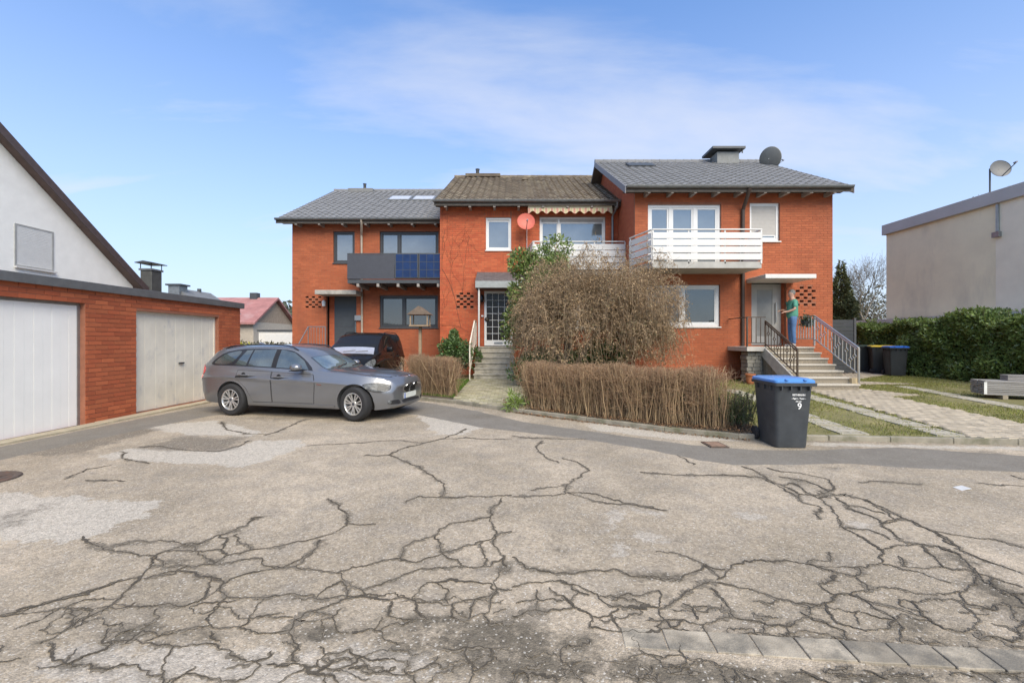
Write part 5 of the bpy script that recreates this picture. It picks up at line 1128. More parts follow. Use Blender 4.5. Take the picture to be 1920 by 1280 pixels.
class Proj:
    def __init__(s, me):
        s.bvh = BVHTree.FromPolygons([v.co for v in me.vertices], [tuple(p.vertices) for p in me.polygons])
    def patch(s, poly, ax, off=.004, thick=.004, cell=.05, lift=None, tilt=None):
        """polygon given in a side / front / top view, wrapped over the body as a thin shell"""
        bm = bmesh.new(); vs = [bm.verts.new((a, b, 0)) for a, b in poly]; bm.faces.new(vs)
        for c in (0, 1):
            lo, hi = min(p[c] for p in poly), max(p[c] for p in poly); n = int((hi-lo)/cell)
            for i in range(1, n+1):
                co = Vector((0, 0, 0)); co[c] = lo+(hi-lo)*i/(n+1); no = Vector((0, 0, 0)); no[c] = 1
                bmesh.ops.bisect_plane(bm, geom=bm.verts[:]+bm.edges[:]+bm.faces[:], plane_co=co, plane_no=no)
        outd = {'R': Vector((0, -1, 0)), 'L': Vector((0, 1, 0)), 'F': Vector((1, 0, 0)), 'B': Vector((-1, 0, 0)), 'T': Vector((0, 0, 1))}[ax]
        if tilt: outd = Vector(tilt).normalized()
        inner = []
        for v in bm.verts:
            a, b = v.co.x, v.co.y
            o = {'R': Vector((a, 0, b)), 'L': Vector((a, 0, b)), 'F': Vector((2, a, b)), 'B': Vector((0, a, b)), 'T': Vector((a, b, .5))}[ax]
            h, n, _, _ = s.bvh.ray_cast(o+outd*5, -outd)
            if h is None:
                h, n, _, _ = s.bvh.find_nearest(o+outd*1.0)
            if n.dot(outd) < 0: n = -n
            v.co = h+n*off; inner.append((v, h+n*(off-thick)))
        fs = bm.faces[:]; bmesh.ops.recalc_face_normals(bm, faces=fs)
        mp_ = {v: bm.verts.new(c) for v, c in inner}
        bnd = [e for e in bm.edges if len(e.link_faces) == 1]
        for e in bnd:
            a, b = e.verts
            try: bm.faces.new((a, b, mp_[b], mp_[a]))
            except ValueError: pass
        for v, c in mp_.items():
            if not c.link_faces: bm.verts.remove(c)
        bmesh.ops.recalc_face_normals(bm, faces=bm.faces)
        f0 = max(bm.faces, key=lambda f: f.calc_area())
        if f0.normal.dot(outd) < 0: bmesh.ops.reverse_faces(bm, faces=bm.faces)
        return bm
def put(bm, name, m, parent, smooth=True):
    me = bpy.data.meshes.new(name); bm.to_mesh(me); bm.free(); me.materials.append(m)
    if smooth: me.polygons.foreach_set('use_smooth', np.ones(len(me.polygons), bool)); me.set_sharp_from_angle(angle=R(40))
    return link(bpy.data.objects.new(name, me), parent)
RUB = mat('tyre_rubber', (.020, .020, .021), .8, var=.15, scale=8, bump=.2); RIM = mat('alloy_silver', (.60, .60, .59), .3, metal=.75, var=.06); DKM = mat('dark_metal', (.022, .022, .024), .5, metal=.3)
CHR = mat('chrome', (.78, .78, .78), .12, metal=1, var=.02); RED = mat('tail_red', (.55, .012, .015), .15, spec=.8, coat=.6); LAMP = mat('lamp_clear', (.11, .115, .115), .22, spec=.25, coat=0, var=.6, scale=16); LAMPD = mat('lamp_dark', (.05, .053, .055), .2, spec=.3)
CGL = mat('car_glass', (.055, .07, .07), .04, spec=.9, var=.5, scale=2.2, ior=1.75, coat=.5)
CSCR = mat('car_windscreen', (.12, .15, .15), .04, spec=.9, var=.5, scale=1.6, ior=1.8, coat=.5)
def wheel(t, x, y, wr, spokes=7, wd=.205, steer=0):
    s = -1 if y < 0 else 1; M = Matrix.Translation((x, y, wr)) @ Matrix.Rotation(R(steer), 4, 'Z') @ Matrix.Rotation(R(-90)*s, 4, 'X')   # local z points outwards
    h = wd/2; rr = wr*.665
    w_ = MB().lathe([(rr, -h), (wr-.03, -h), (wr-.008, -h+.02), (wr, -h+.05), (wr, h-.05), (wr-.008, h-.02), (wr-.03, h), (rr+.035, h+.004), (rr, h-.004), (rr, -h)], 40, M).build('wheel', RUB, t, smooth=True)
    rm = MB().lathe([(rr-.002, -h), (rr-.002, h-.006), (rr-.014, h-.004), (rr-.026, h-.02), (rr-.03, h-.06), (rr-.034, -h)], 40, M)
    for i in range(spokes):
        a = 2*math.pi*i/spokes+.2
        for da in (-.17, .17):
            p0 = M @ Vector((math.cos(a+da*.55)*.045, math.sin(a+da*.55)*.045, h-.034)); p1 = M @ Vector((math.cos(a+da)*(rr-.02), math.sin(a+da)*(rr-.02), h-.022)); rm.bar(p0, p1, .022, .022, up=M.to_3x3() @ Vector((0, 0, 1)))
    rm.lathe([(0, h-.018), (.052, h-.02), (.062, h-.035), (.06, h-.06)], 20, M); rm.build('rim', RIM, w_, smooth=True)
    MB().lathe([(0, h-.016), (.03, h-.0165), (.031, h-.019)], 16, M).build('hub_cap', mat('hub_dark', (.05, .055, .07), .3, coat=.4), w_, smooth=True)
    MB().lathe([(0, h-.085), (rr-.035, h-.085), (rr-.035, h-.095), (0, h-.095)], 24, M).build('brake_disc', DKM, w_)
    return w_
def both(pr, poly, name, m, t, off=.004, thick=.004, cell=.05, par=None):
    return [put(pr.patch(poly, ax, off, thick, cell), name, m, (par[i] if par else t)) for i, ax in enumerate(('R', 'L'))]
# --- silver grey estate car
car = thing('estate_car', 'grey metallic estate car parked beside the garages, nose towards the hedge', 'car', (0, 0, 0))
PAINT = mat('paint_grey', (.22, .228, .243), .34, metal=.66, var=.05, scale=1.5, spec=.6, coat=.9)
cvs = dict(
 zb=curve([(-.97, .36), (-.85, .26), (-.5, .22), (.3, .20), (2.5, .19), (3.2, .185), (3.53, .22)]),
 ys=curve([(-.97, .60), (-.8, .78), (0, .83), (1.4, .845), (2.76, .83), (3.2, .78), (3.53, .62)]),
 ym=curve([(-.97, .66), (-.85, .80), (0, .872), (1.4, .868), (2.76, .872), (3.2, .835), (3.53, .68)]),
 yw=curve([(-.97, .70), (-.85, .835), (-.3, .90), (.5, .905), (1.9, .905), (2.8, .90), (3.2, .855), (3.53, .70)]),
 zc=curve([(-.97, .66), (-.8, .76), (0, .78), (1.0, .755), (2.0, .72), (2.8, .665), (3.25, .60), (3.53, .54)]),
 yb=curve([(-.97, .64), (-.80, .77), (-.3, .835), (.5, .835), (1.8, .83), (2.2, .815), (2.8, .775), (3.2, .70), (3.53, .58)]),
 zbelt=curve([(-.97, .90), (-.9, .99), (-.5, 1.0), (.2, .985), (1.0, .95), (1.85, .905), (2.3, .875), (2.8, .83), (3.2, .79), (3.42, .74), (3.53, .67)]),
 yr=curve([(-.97, .58), (-.85, .62), (-.55, .585), (0, .60), (.8, .605), (1.3, .60), (1.75, .67), (2.02, .72), (2.4, .70), (2.9, .60), (3.3, .46), (3.53, .36)]),
 zr=curve([(-.97, .905), (-.9, 1.0), (-.80, 1.10), (-.60, 1.28), (-.45, 1.315), (0, 1.35), (.6, 1.365), (1.05, 1.35), (1.3, 1.295), (1.7, 1.085), (1.98, .935), (2.25, .90), (2.8, .855), (3.2, .815), (3.42, .775), (3.53, .71)]),
 zt=curve([(-.97, .91), (-.9, 1.02), (-.80, 1.14), (-.60, 1.33), (-.45, 1.37), (0, 1.405), (.6, 1.42), (1.0, 1.41), (1.25, 1.365), (1.7, 1.145), (2.0, .985), (2.15, .94), (2.8, .89), (3.2, .85), (3.42, .805), (3.53, .735)]))
WR = .318
bme = car_body(cvs, -.97, 3.53, [(0, -1), (0, 1), (2.76, -1), (2.76, 1)], WR, .30, .16)
bme.materials.clear(); bme.materials.append(PAINT); bme.materials.append(DKM); bme.set_sharp_from_angle(angle=R(38))
link(bpy.data.objects.new('body', bme), car); pr = Proj(bme)
dR = [(.15, .905), (.93, .885), (.94, .30), (.50, .295), (.44, .42), (.36, .56), (.22, .68), (.13, .76)]
dF = [(.96, .885), (1.86, .845), (1.92, .70), (1.90, .50), (1.88, .30), (.965, .30)]
gapm = mat('shut_gap', (.01, .01, .01), .8, var=0)
def grow(p, k):
    c = np.mean(p, axis=0); return [tuple(c+(np.array(q)-c)*(1+k/np.linalg.norm(np.array(q)-c))) for q in p]
upR = [(.15, .955), (.28, 1.28), (.35, 1.305), (.90, 1.312), (.94, .93)]
doors = []
for poly, hz_ in ((dR, (.30, .815)), (dF, (1.12, .79))):
    both(pr, grow(poly, .012), 'door_gap', gapm, car, .0012, .001)
    ds = both(pr, poly, 'door', PAINT, car, .0045, .0045, .03); doors.append(ds)
    for s, d in zip((-1, 1), ds):
        h, n, _, _ = pr.bvh.ray_cast(Vector((hz_[0], s*5, hz_[1])), Vector((0, -s, 0)))
        M = Matrix.Translation((hz_[0], h.y+s*.018, hz_[1])); MB().box(-.11, .11, -.014, .014, -.013, .013, M).build('handle', PAINT, d, bevel=.01, seg=2, smooth=True)
        MB().lathe([(0, 0), (.055, 0), (.05, .006), (0, .007)], 16, Matrix.Translation((hz_[0], h.y-s*.002+.0, hz_[1])) @ Matrix.Rotation(R(-90)*s, 4, 'X')).build('handle_recess', DKM, d)
gb = chaikin([(-.58, 1.0), (-.06, .995), (1.0, .955), (1.86, .915), (1.60, 1.10), (1.30, 1.275), (1.10, 1.315), (.55, 1.333), (0, 1.322), (-.33, 1.255), (-.50, 1.12)], 1)
TRIM = mat('window_trim', (.016, .016, .018), .35, coat=.3)
both(pr, gb, 'window_surround', TRIM, car, .0065, .004)
gl = dict(quarter=chaikin([(-.50, 1.02), (-.05, 1.012), (.10, 1.27), (-.02, 1.285), (-.30, 1.225), (-.43, 1.12)], 2), rq=[(.04, 1.008), (.31, .998), (.335, 1.30), (.19, 1.292)], rear=[(.36, .996), (.90, .975), (.885, 1.31), (.37, 1.302)], front=[(1.02, .968), (1.74, .935), (1.56, 1.095), (1.30, 1.248), (1.10, 1.296), (.995, 1.308)])
for k, p in gl.items(): both(pr, p, 'side_window', CGL, car, .0095, .003)
both(pr, [(.915, .965), (1.005, .962), (.985, 1.312), (.90, 1.314)], 'pillar_cover', DKM, car, .0085, .002)
both(pr, [(1.74, .925), (1.84, .918), (1.60, 1.085)], 'mirror_triangle', TRIM, car, .009, .003)
ws = [(1.30, -.56), (1.36, -.30), (1.37, 0), (1.36, .30), (1.30, .56), (1.55, .60), (1.95, .69), (2.06, .45), (2.10, 0), (2.06, -.45), (1.95, -.69), (1.55, -.60)]
ws = [(1.285, y) for y in (-.555, -.28, 0, .28, .555)]+[(1.62, .615), (1.955, .68), (2.04, .45), (2.09, 0), (2.04, -.45), (1.955, -.68), (1.62, -.615)]
put(pr.patch(grow(ws, .02), 'T', .002, .002, .06, tilt=(.5, 0, 1)), 'windscreen_seal', TRIM, car); put(pr.patch(ws, 'T', .005, .003, .06, tilt=(.5, 0, 1)), 'windscreen', CSCR, car)
hood = [(2.10, -.66), (2.17, -.35), (2.19, 0), (2.17, .35), (2.10, .66), (2.6, .66), (3.0, .60), (3.27, .48), (3.36, .27), (3.40, 0), (3.36, -.27), (3.27, -.48), (3.0, -.60), (2.6, -.66)]
put(pr.patch(grow(hood, .012), 'T', .001, .001, .08), 'bonnet_gap', gapm, car); bon = put(pr.patch(hood, 'T', .005, .005, .08), 'bonnet', PAINT, car)
for s in (-1, 1):
    h, n, _, _ = pr.bvh.ray_cast(Vector((2.75, s*.42, 3)), Vector((0, 0, -1)))
put(pr.patch([(2.03, -.60), (2.12, -.40), (2.15, 0), (2.12, .40), (2.03, .60), (2.10, .60), (2.17, .35), (2.185, 0), (2.17, -.35), (2.10, -.60)], 'T', .006, .004), 'scuttle', TRIM, car)
for s, ln in ((-.15, .5), (.35, .5)):
    pts = []
    for k in range(7):
        x, y = 2.08-.13*(k/6), s+ln*(k/6)-.25; h, *_ = pr.bvh.ray_cast(Vector((x, y, 3)), Vector((0, 0, -1))); pts.append(h+Vector((.012, 0, .02)))
    MB().tube(pts, .009, 6).build('wiper', TRIM, car)
hl = chaikin([(2.90, .68), (3.10, .70), (3.26, .685), (3.37, .655), (3.36, .56), (3.20, .54), (3.02, .59)], 2)
both(pr, grow(hl, .014), 'headlight_seal', TRIM, car, .004, .004, .03)
for hb in both(pr, hl, 'headlight', LAMP, car, .007, .006, .02): pass
both(pr, chaikin([(3.18, .668), (3.33, .65), (3.33, .575), (3.18, .56)], 2), 'headlight_lens', LAMPD, car, .011, .004, .03)
both(pr, chaikin([(-.955, .80), (-.945, 1.0), (-.80, 1.0), (-.70, .95), (-.71, .83), (-.82, .79)], 2), 'tail_lamp', RED, car, .006, .006, .03)
for s in (-1, 1):
    kp = chaikin([(s*.025, .505), (s*.03, .63), (s*.09, .655), (s*.235, .64), (s*.265, .60), (s*.235, .515), (s*.09, .49)], 2)
    kg = put(pr.patch(grow(kp, .016), 'F', .010, .009, .015), 'kidney_grille', CHR, car); put(pr.patch(kp, 'F', .015, .004, .015), 'grille_mesh', BPLAS, kg)
    for k in range(5):
        y = s*(.07+.035*k); h, *_ = pr.bvh.ray_cast(Vector((6, y, .57)), Vector((-1, 0, 0))); MB().bar(h+Vector((.018, 0, -.045)), h+Vector((.016, 0, .045)), .006, .01).build('grille_bar', DKM, kg)
lg = put(pr.patch(chaikin([(-.34, .285), (-.36, .36), (.36, .36), (.34, .285)], 1), 'F', .004, .004, .04), 'lower_grille', BPLAS, car)
for s in (-1, 1):
    put(pr.patch(chaikin([(s*.44, .29), (s*.43, .37), (s*.66, .385), (s*.68, .30)], 1), 'F', .004, .004, .04), 'side_intake', BPLAS, car)
    h, n, _, _ = pr.bvh.ray_cast(Vector((6, s*.655, .345)), Vector((-1, 0, 0)))
    MB().lathe([(0, .015), (.03, .012), (.042, 0), (.04, -.02)], 16, Matrix.Translation(h+Vector((.004, 0, 0))) @ Vector((1, s*.5, 0)).normalized().to_track_quat('Z', 'Y').to_matrix().to_4x4()).build('fog_lamp', LAMP, car, smooth=True)
h, *_ = pr.bvh.ray_cast(Vector((6, 0, .45)), Vector((-1, 0, 0)))
pl_ = MB().box(h.x+.002, h.x+.018, -.26, .26, .37, .475).build('number_plate', mat('plate_white', (.62, .64, .58), .5, var=.1), car, bevel=.003); MB().box(h.x+.0185, h.x+.020, -.26, -.215, .371, .474).build('plate_band', mat('plate_blue', (.03, .10, .42), .5), pl_)
h, n, *_ = pr.bvh.ray_cast(Vector((3.44, 0, 3)), Vector((0, 0, -1)))
Mr = Matrix.Translation(h+n*.004) @ n.to_track_quat('Z', 'Y').to_matrix().to_4x4()
em = MB().lathe([(0, .002), (.041, .001), (.041, -.004)], 24, Mr).build('emblem', mat('emblem_black', (.01, .01, .012), .3, coat=.5), car, smooth=True)
for q in range(4):
    v = [Vector((0, 0, .0025))]+[Vector((.027*math.cos(a), .027*math.sin(a), .0022)) for a in np.linspace(q*math.pi/2, (q+1)*math.pi/2, 7)]
    MB().add([Mr @ k for k in v], [tuple(range(8))]).build('quarter', mat('emblem_blue', (.03, .20, .55), .3) if q % 2 else WHITE, em)
for s in (-1, 1):
    h, n, _, _ = pr.bvh.ray_cast(Vector((2.03, s*5, .665)), Vector((0, -s, 0)))
    MB().bar(h+Vector((-.05, s*.004, .004)), h+Vector((.05, s*.004, -.004)), .01, .018).build('side_repeater', CHR, car)
    b = MB(); rs = [(-.11, .02, .03), (-.09, .075, .055), (-.02, .105, .075), (.05, .095, .068), (.09, .06, .045), (.105, .015, .015)]; vs = []; n = 12
    for x, ry, rz2 in rs:
        for j in range(n): a = 2*math.pi*j/n; vs.append((1.60+x+.02*s*0, s*(.985+ry*.9*math.cos(a)), .985+rz2*math.sin(a)))
    fs = [(i*n+j, i*n+(j+1) % n, (i+1)*n+(j+1) % n, (i+1)*n+j) for i in range(len(rs)-1) for j in range(n)]+[tuple(range(n)), tuple((len(rs)-1)*n+j for j in range(n-1, -1, -1))]
    b.add(vs, fs); mo = b.build('mirror', PAINT, car, smooth=True, sharp=60); MB().bar((1.63, s*.84, .93), (1.61, s*.93, .935), .05, .04).build('mirror_foot', TRIM, mo); MB().box(1.49, 1.70, s*.985-.07, s*.985+.07, .915, .93).build('mirror_base', TRIM, mo, bevel=.006)
    pts = []
    for k in range(15):
        x = -.42+1.75*k/14; h, n, *_ = pr.bvh.ray_cast(Vector((x, s*.575, 3)), Vector((0, 0, -1))); pts.append(h+Vector((0, 0, .035 if 0 < k < 14 else .005)))
    MB().tube(pts, .014, 8).build('roof_rail', TRIM, car, smooth=True)
sp_ = [(-.52, -.50), (-.54, 0), (-.52, .50), (-.36, .52), (-.36, -.52)]
b = MB(); b.prism([(-.36, 1.375), (-.56, 1.345), (-.60, 1.325), (-.44, 1.325)], lambda a, c, d: (a, d, c), -.52, .52); b.build('spoiler', PAINT, car, bevel=.012, seg=2, smooth=True)
put(pr.patch(chaikin([(-.50, 1.03), (-.50, 1.27), (.50, 1.27), (.50, 1.03)], 1), 'B', .005, .004), 'rear_window', CGL, car)
pb_ = put(pr.patch([(-.26, .76), (-.26, .87), (.26, .87), (.26, .76)], 'B', .006, .005), 'number_plate', MATS['plate_white'], car)
both(pr, [(.42, .245), (2.32, .235), (2.33, .275), (.42, .285)], 'sill_strip', PAINT, car, .012, .012)
b = MB(); b.prism([(-.14, 1.40), (.06, 1.405), (-.13, 1.455)], lambda a, c, d: (a, d, c), -.02, .02); b.build('aerial', PAINT, car)
for x in (0, 2.76):
    for s in (-1, 1): wheel(car, x, s*.80, WR, steer=(-9 if x else 0))
MB().box(-.3, 3.0, -.55, .55, .19, .24).build('underbody', DKM, car)
car.location = (-5.42, 9.70, .0); car.rotation_euler = (0, 0, R(-13.2))
# --- black people carrier facing the camera
mpv = thing('people_carrier', 'black people carrier with a silver sunshade parked behind the grey estate', 'car', (0, 0, 0))
PBL = mat('paint_black', (.007, .007, .008), .24, var=.05, spec=.3, coat=.0)
MGL = mat('dark_car_glass', (.012, .013, .014), .08, spec=.15, var=.2)
L_ = dict(
 zb=curve([(-.78, .34), (-.5, .24), (1, .21), (3.2, .2), (3.58, .25)]), ys=curve([(-.78, .66), (-.5, .8), (1.4, .82), (2.8, .81), (3.3, .74), (3.58, .60)]),
 ym=curve([(-.78, .74), (-.5, .86), (1.4, .87), (2.8, .87), (3.3, .80), (3.58, .66)]), yw=curve([(-.78, .77), (-.5, .875), (1.4, .885), (2.8, .88), (3.3, .81), (3.58, .66)]),
 zc=curve([(-.78, .80), (0, .85), (2, .80), (2.9, .74), (3.58, .56)]), yb=curve([(-.78, .74), (-.4, .83), (1.5, .85), (2.5, .83), (3.0, .77), (3.58, .58)]),
 zbelt=curve([(-.78, 1.0), (0, 1.03), (1.5, 1.0), (2.4, .965), (3.0, .88), (3.58, .64)]), yr=curve([(-.78, .62), (-.5, .64), (.8, .65), (1.5, .64), (2.1, .70), (2.55, .76), (3.0, .66), (3.58, .42)]),
 zr=curve([(-.78, 1.02), (-.72, 1.30), (-.60, 1.50), (-.3, 1.55), (.8, 1.57), (1.5, 1.50), (1.9, 1.30), (2.55, .985), (3.0, .91), (3.4, .78), (3.58, .65)]),
 zt=curve([(-.78, 1.03), (-.72, 1.34), (-.58, 1.54), (-.3, 1.60), (.8, 1.625), (1.45, 1.565), (1.95, 1.33), (2.62, 1.03), (3.0, .97), (3.4, .85), (3.58, .67)]))
m2 = car_body(L_, -.78, 3.58, [(0, -1), (0, 1), (2.75, -1), (2.75, 1)], .315, .34, .12)
m2.materials.clear(); m2.materials.append(PBL); m2.materials.append(DKM); m2.set_sharp_from_angle(angle=R(38)); link(bpy.data.objects.new('body', m2), mpv); p2 = Proj(m2)
w2 = [(1.56, y) for y in (-.60, -.3, 0, .3, .60)]+[(2.1, .66), (2.46, .735), (2.54, .45), (2.58, 0), (2.54, -.45), (2.46, -.735), (2.1, -.66)]
put(p2.patch(w2, 'T', .005, .003, .06, tilt=(.6, 0, 1)), 'windscreen', MGL, mpv)
w3 = [(1.86, y) for y in (-.61, -.33, 0, .33, .61)]+[(2.45, .72), (2.52, .45), (2.56, 0), (2.52, -.45), (2.45, -.72)]
put(p2.patch(w3, 'T', .0085, .003, .06, tilt=(.6, 0, 1)), 'sunshade', mat('sunshade_silver', (.44, .46, .53), .35, metal=.3, var=.12, scale=6), mpv)
for poly in ([(.30, 1.07), (1.02, 1.055), (1.0, 1.49), (.36, 1.49)], [(1.12, 1.05), (2.05, 1.015), (1.72, 1.27), (1.45, 1.45), (1.12, 1.485)], [(-.58, 1.09), (.18, 1.075), (.24, 1.48), (-.30, 1.47), (-.50, 1.36)]):
    both(p2, chaikin(poly, 1), 'side_window', MGL, mpv, .006, .004)
for poly in ([(.32, .97), (1.04, .96), (1.05, .32), (.52, .32), (.40, .6)], [(1.08, .96), (2.05, .93), (2.20, .6), (2.15, .32), (1.09, .32)]):
    both(p2, grow(poly, .012), 'door_gap', gapm, mpv, .0012, .001)
    for s, d in zip((-1, 1), both(p2, poly, 'door', PBL, mpv, .0045, .0045)): 
        h, *_ = p2.bvh.ray_cast(Vector((poly[0][0]+.14, s*5, .90)), Vector((0, -s, 0))); MB().box(-.1, .1, -.014, .014, -.013, .013, Matrix.Translation(h+Vector((0, s*.016, 0)))).build('handle', PBL, d, bevel=.008)
h2 = [(2.60, -.66), (2.66, 0), (2.60, .66), (3.0, .60), (3.36, .42), (3.46, 0), (3.36, -.42), (3.0, -.60)]
put(p2.patch(grow(h2, .012), 'T', .001, .001, .08), 'bonnet_gap', gapm, mpv); put(p2.patch(h2, 'T', .005, .005, .08), 'bonnet', PBL, mpv)
both(p2, chaikin([(2.86, .86), (3.12, .80), (3.36, .66), (3.36, .58), (3.12, .63), (2.92, .74)], 2), 'headlight', LAMP, mpv, .007, .006, .03)
both(p2, chaikin([(-.74, .86), (-.73, 1.25), (-.60, 1.25), (-.60, .88)], 1), 'tail_lamp', RED, mpv, .006, .005, .04)
put(p2.patch(chaikin([(-.42, .58), (-.42, .68), (.42, .68), (.42, .58)], 1), 'F', .006, .005), 'grille', DKM, mpv); put(p2.patch(chaikin([(-.45, .28), (-.5, .40), (.5, .40), (.45, .28)], 1), 'F', .004, .004), 'lower_grille', BPLAS, mpv)
put(p2.patch([(-.26, .44), (-.26, .54), (.26, .54), (.26, .44)], 'F', .012, .010), 'number_plate', MATS['plate_white'], mpv)
for s in (-1, 1):
    mo = MB(); mo.box(1.98, 2.12, min(s*.92, s*1.10), max(s*.92, s*1.10), 1.02, 1.17); mo.build('mirror', PBL, mpv, bevel=.035, seg=3, smooth=True)
    pts = []
    for k in range(12):
        x = -.4+1.75*k/11; h, *_ = p2.bvh.ray_cast(Vector((x, s*.60, 3)), Vector((0, 0, -1))); pts.append(h+Vector((0, 0, .04 if 0 < k < 11 else .005)))
    MB().tube(pts, .014, 8).build('roof_rail', DKM, mpv, smooth=True)
    for k in (.18, .30):
        h, *_ = p2.bvh.ray_cast(Vector((2.62, s*k, 3)), Vector((0, 0, -1))); q, *_ = p2.bvh.ray_cast(Vector((2.5, s*k+.32, 3)), Vector((0, 0, -1)))
        if k < .2: MB().tube([h+Vector((0, 0, .02)), q+Vector((.01, 0, .02))], .01, 6).build('wiper', TRIM, mpv)
for x in (0, 2.75):
    for s in (-1, 1): wheel(mpv, x, s*.775, .315)
mpv.location = (-4.70, 15.35, yz(0, 14)); mpv.rotation_euler = (0, 0, R(-90+.5))

# ------------------------------------------------------------------ wheelie bins
BIN = mat('bin_plastic', (.045, .050, .055), .45, var=.22, scale=5, bump=.06, bscale=60, stain=((.085, .088, .085), 3.0, .55, .5, (1, 1, 2)))
BINB = mat('bin_black', (.018, .021, .022), .5, var=.2, scale=5)
def wheelie_bin(label, body_m, lid_m, wd=.50, dp=.62, ht=.93, mouth=True, group=None):
    """front faces -Y, wheels at the back"""
    t = thing('wheelie_bin', label, 'wheelie bin', (0, 0, 0), group=group); n = 5; secs = []
    def sec(w_, y0, y1, z, r=.05):
        pts = []
        for cx, cy, a0 in ((w_/2-r, y1-r, 0), (-w_/2+r, y1-r, 90), (-w_/2+r, y0+r, 180), (w_/2-r, y0+r, 270)):
            for k in range(n): a = R(a0+90*k/(n-1)); pts.append((cx+r*math.cos(a), cy+r*math.sin(a), z))
        return pts
    d2 = dp/2
    S = [sec(wd*.82, -d2*.78, d2*.70, .0, .05), sec(wd*.84, -d2*.80, d2*.78, .05, .05), sec(wd*.86, -d2*.84, d2*.86, .22, .05), sec(wd*.94, -d2*.94, d2*.93, ht*.7, .05), sec(wd*.97, -d2*.98, d2*.97, ht-.10, .05), sec(wd*.985, -d2, d2*.985, ht-.03, .05),
         sec(wd*1.10, -d2*1.16, d2*1.04, ht-.028, .03), sec(wd*1.11, -d2*1.17, d2*1.04, ht+.012, .03), sec(wd*.9, -d2*.95, d2*.9, ht+.012, .03), sec(wd*.85, -d2*.9, d2*.85, ht-.2, .03)]
    k = len(S[0]); b = MB(); b.add([q for s in S for q in s], [(i*k+j, i*k+(j+1) % k, (i+1)*k+(j+1) % k, (i+1)*k+j) for i in range(len(S)-1) for j in range(k)]+[tuple(range(k-1, -1, -1)), tuple((len(S)-1)*k+j for j in range(k))])
    bo = b.build('body', body_m, t, smooth=True, sharp=40)
    rb_ = MB()
    for x in (-.36, -.12, .12, .36): rb_.box(x*wd-.006, x*wd+.006, -d2*1.14, -d2*.97, ht-.09, ht-.0295)
    for y in (-.55, -.1, .4):
        for s in (-1, 1): rb_.box(min(s*wd*.48, s*wd*.54), max(s*wd*.48, s*wd*.54), y*dp*.6-.006, y*dp*.6+.006, ht-.10, ht-.0295)
    rb_.build('rim_ribs', body_m, t)
    l = MB(); LS = [sec(wd*1.07, -d2*1.10, d2*1.05, ht+.014, .04), sec(wd*1.07, -d2*1.10, d2*1.05, ht+.045, .04), sec(wd*1.0, -d2*1.0, d2*1.0, ht+.062, .04), sec(wd*.95, -d2*.9, d2*.9, ht+.066, .05), sec(wd*.90, -d2*.84, d2*.82, ht+.074, .05)]
    l.add([q for s in LS for q in s], [(i*k+j, i*k+(j+1) % k, (i+1)*k+(j+1) % k, (i+1)*k+j) for i in range(len(LS)-1) for j in range(k)]+[tuple(range(k-1, -1, -1)), tuple((len(LS)-1)*k+j for j in range(k))])
    lo = l.build('lid', lid_m, t, smooth=True, sharp=35)
    for x in (-.24, .24): MB().box(x*wd-.02, x*wd+.02, -d2*1.18, -d2*1.02, ht+.048, ht+.066).build('lid_handle', lid_m, lo, bevel=.006)
    MB().tube([(-wd*.42, d2+.06, ht+.03), (wd*.42, d2+.06, ht+.03)], .016, 8).bar((-wd*.40, d2*.98, ht-.01), (-wd*.40, d2+.06, ht+.03), .03).bar((wd*.40, d2*.98, ht-.01), (wd*.40, d2+.06, ht+.03), .03).build('handle', body_m, t, smooth=True)
    for s in (-1, 1):
        M = Matrix.Translation((s*wd*.475, d2*.86, .10)) @ Matrix.Rotation(R(90)*s, 4, 'Y'); w_ = MB().lathe([(.03, -.02), (.085, -.025), (.10, -.018), (.10, .018), (.085, .025), (.06, .02), (.03, .026), (0, .026)], 24, M).build('wheel', RUB, t, smooth=True)
    MB().tube([(-wd*.47, d2*.86, .10), (wd*.47, d2*.86, .10)], .014, 8).build('axle', DKM, t)
    return t
BLUE = mat('lid_blue', (.085, .26, .62), .35, var=.08, scale=4, coat=.2); YEL = mat('lid_yellow', (.62, .44, .03), .4, var=.08); GRN = mat('lid_green', (.03, .045, .03), .45, var=.1)
bn = wheelie_bin('large dark grey bin with a light blue lid and white number 9 at the kerb', BIN, BLUE, wd=.50, dp=.66, ht=.90)
def text(s, size, loc, parent, m, name='lettering', stretch=1.0, bold=0):
    cu = bpy.data.curves.new(name, 'FONT'); cu.body = s; cu.size = size; cu.align_x = 'CENTER'; cu.align_y = 'CENTER'; cu.extrude = .0006; cu.offset = bold
    o = bpy.data.objects.new(name, cu); C.objects.link(o); dg = bpy.context.evaluated_depsgraph_get(); me = bpy.data.meshes.new_from_object(o.evaluated_get(dg)); bpy.data.objects.remove(o)
    me.transform(Matrix.Translation(loc) @ Matrix.Rotation(R(90+2.6), 4, 'X') @ Matrix.Diagonal((stretch, 1, 1, 1))); me.name = name; me.materials.clear(); me.materials.append(m)
    return link(bpy.data.objects.new(name, me), parent)
PRN = mat('print_white', (.80, .80, .78), .5, var=.05)
bdy = next(c for c in bn.children if c.name.startswith('body')); bin_bvh = BVHTree.FromPolygons([v.co for v in bdy.data.vertices], [tuple(p.vertices) for p in bdy.data.polygons])
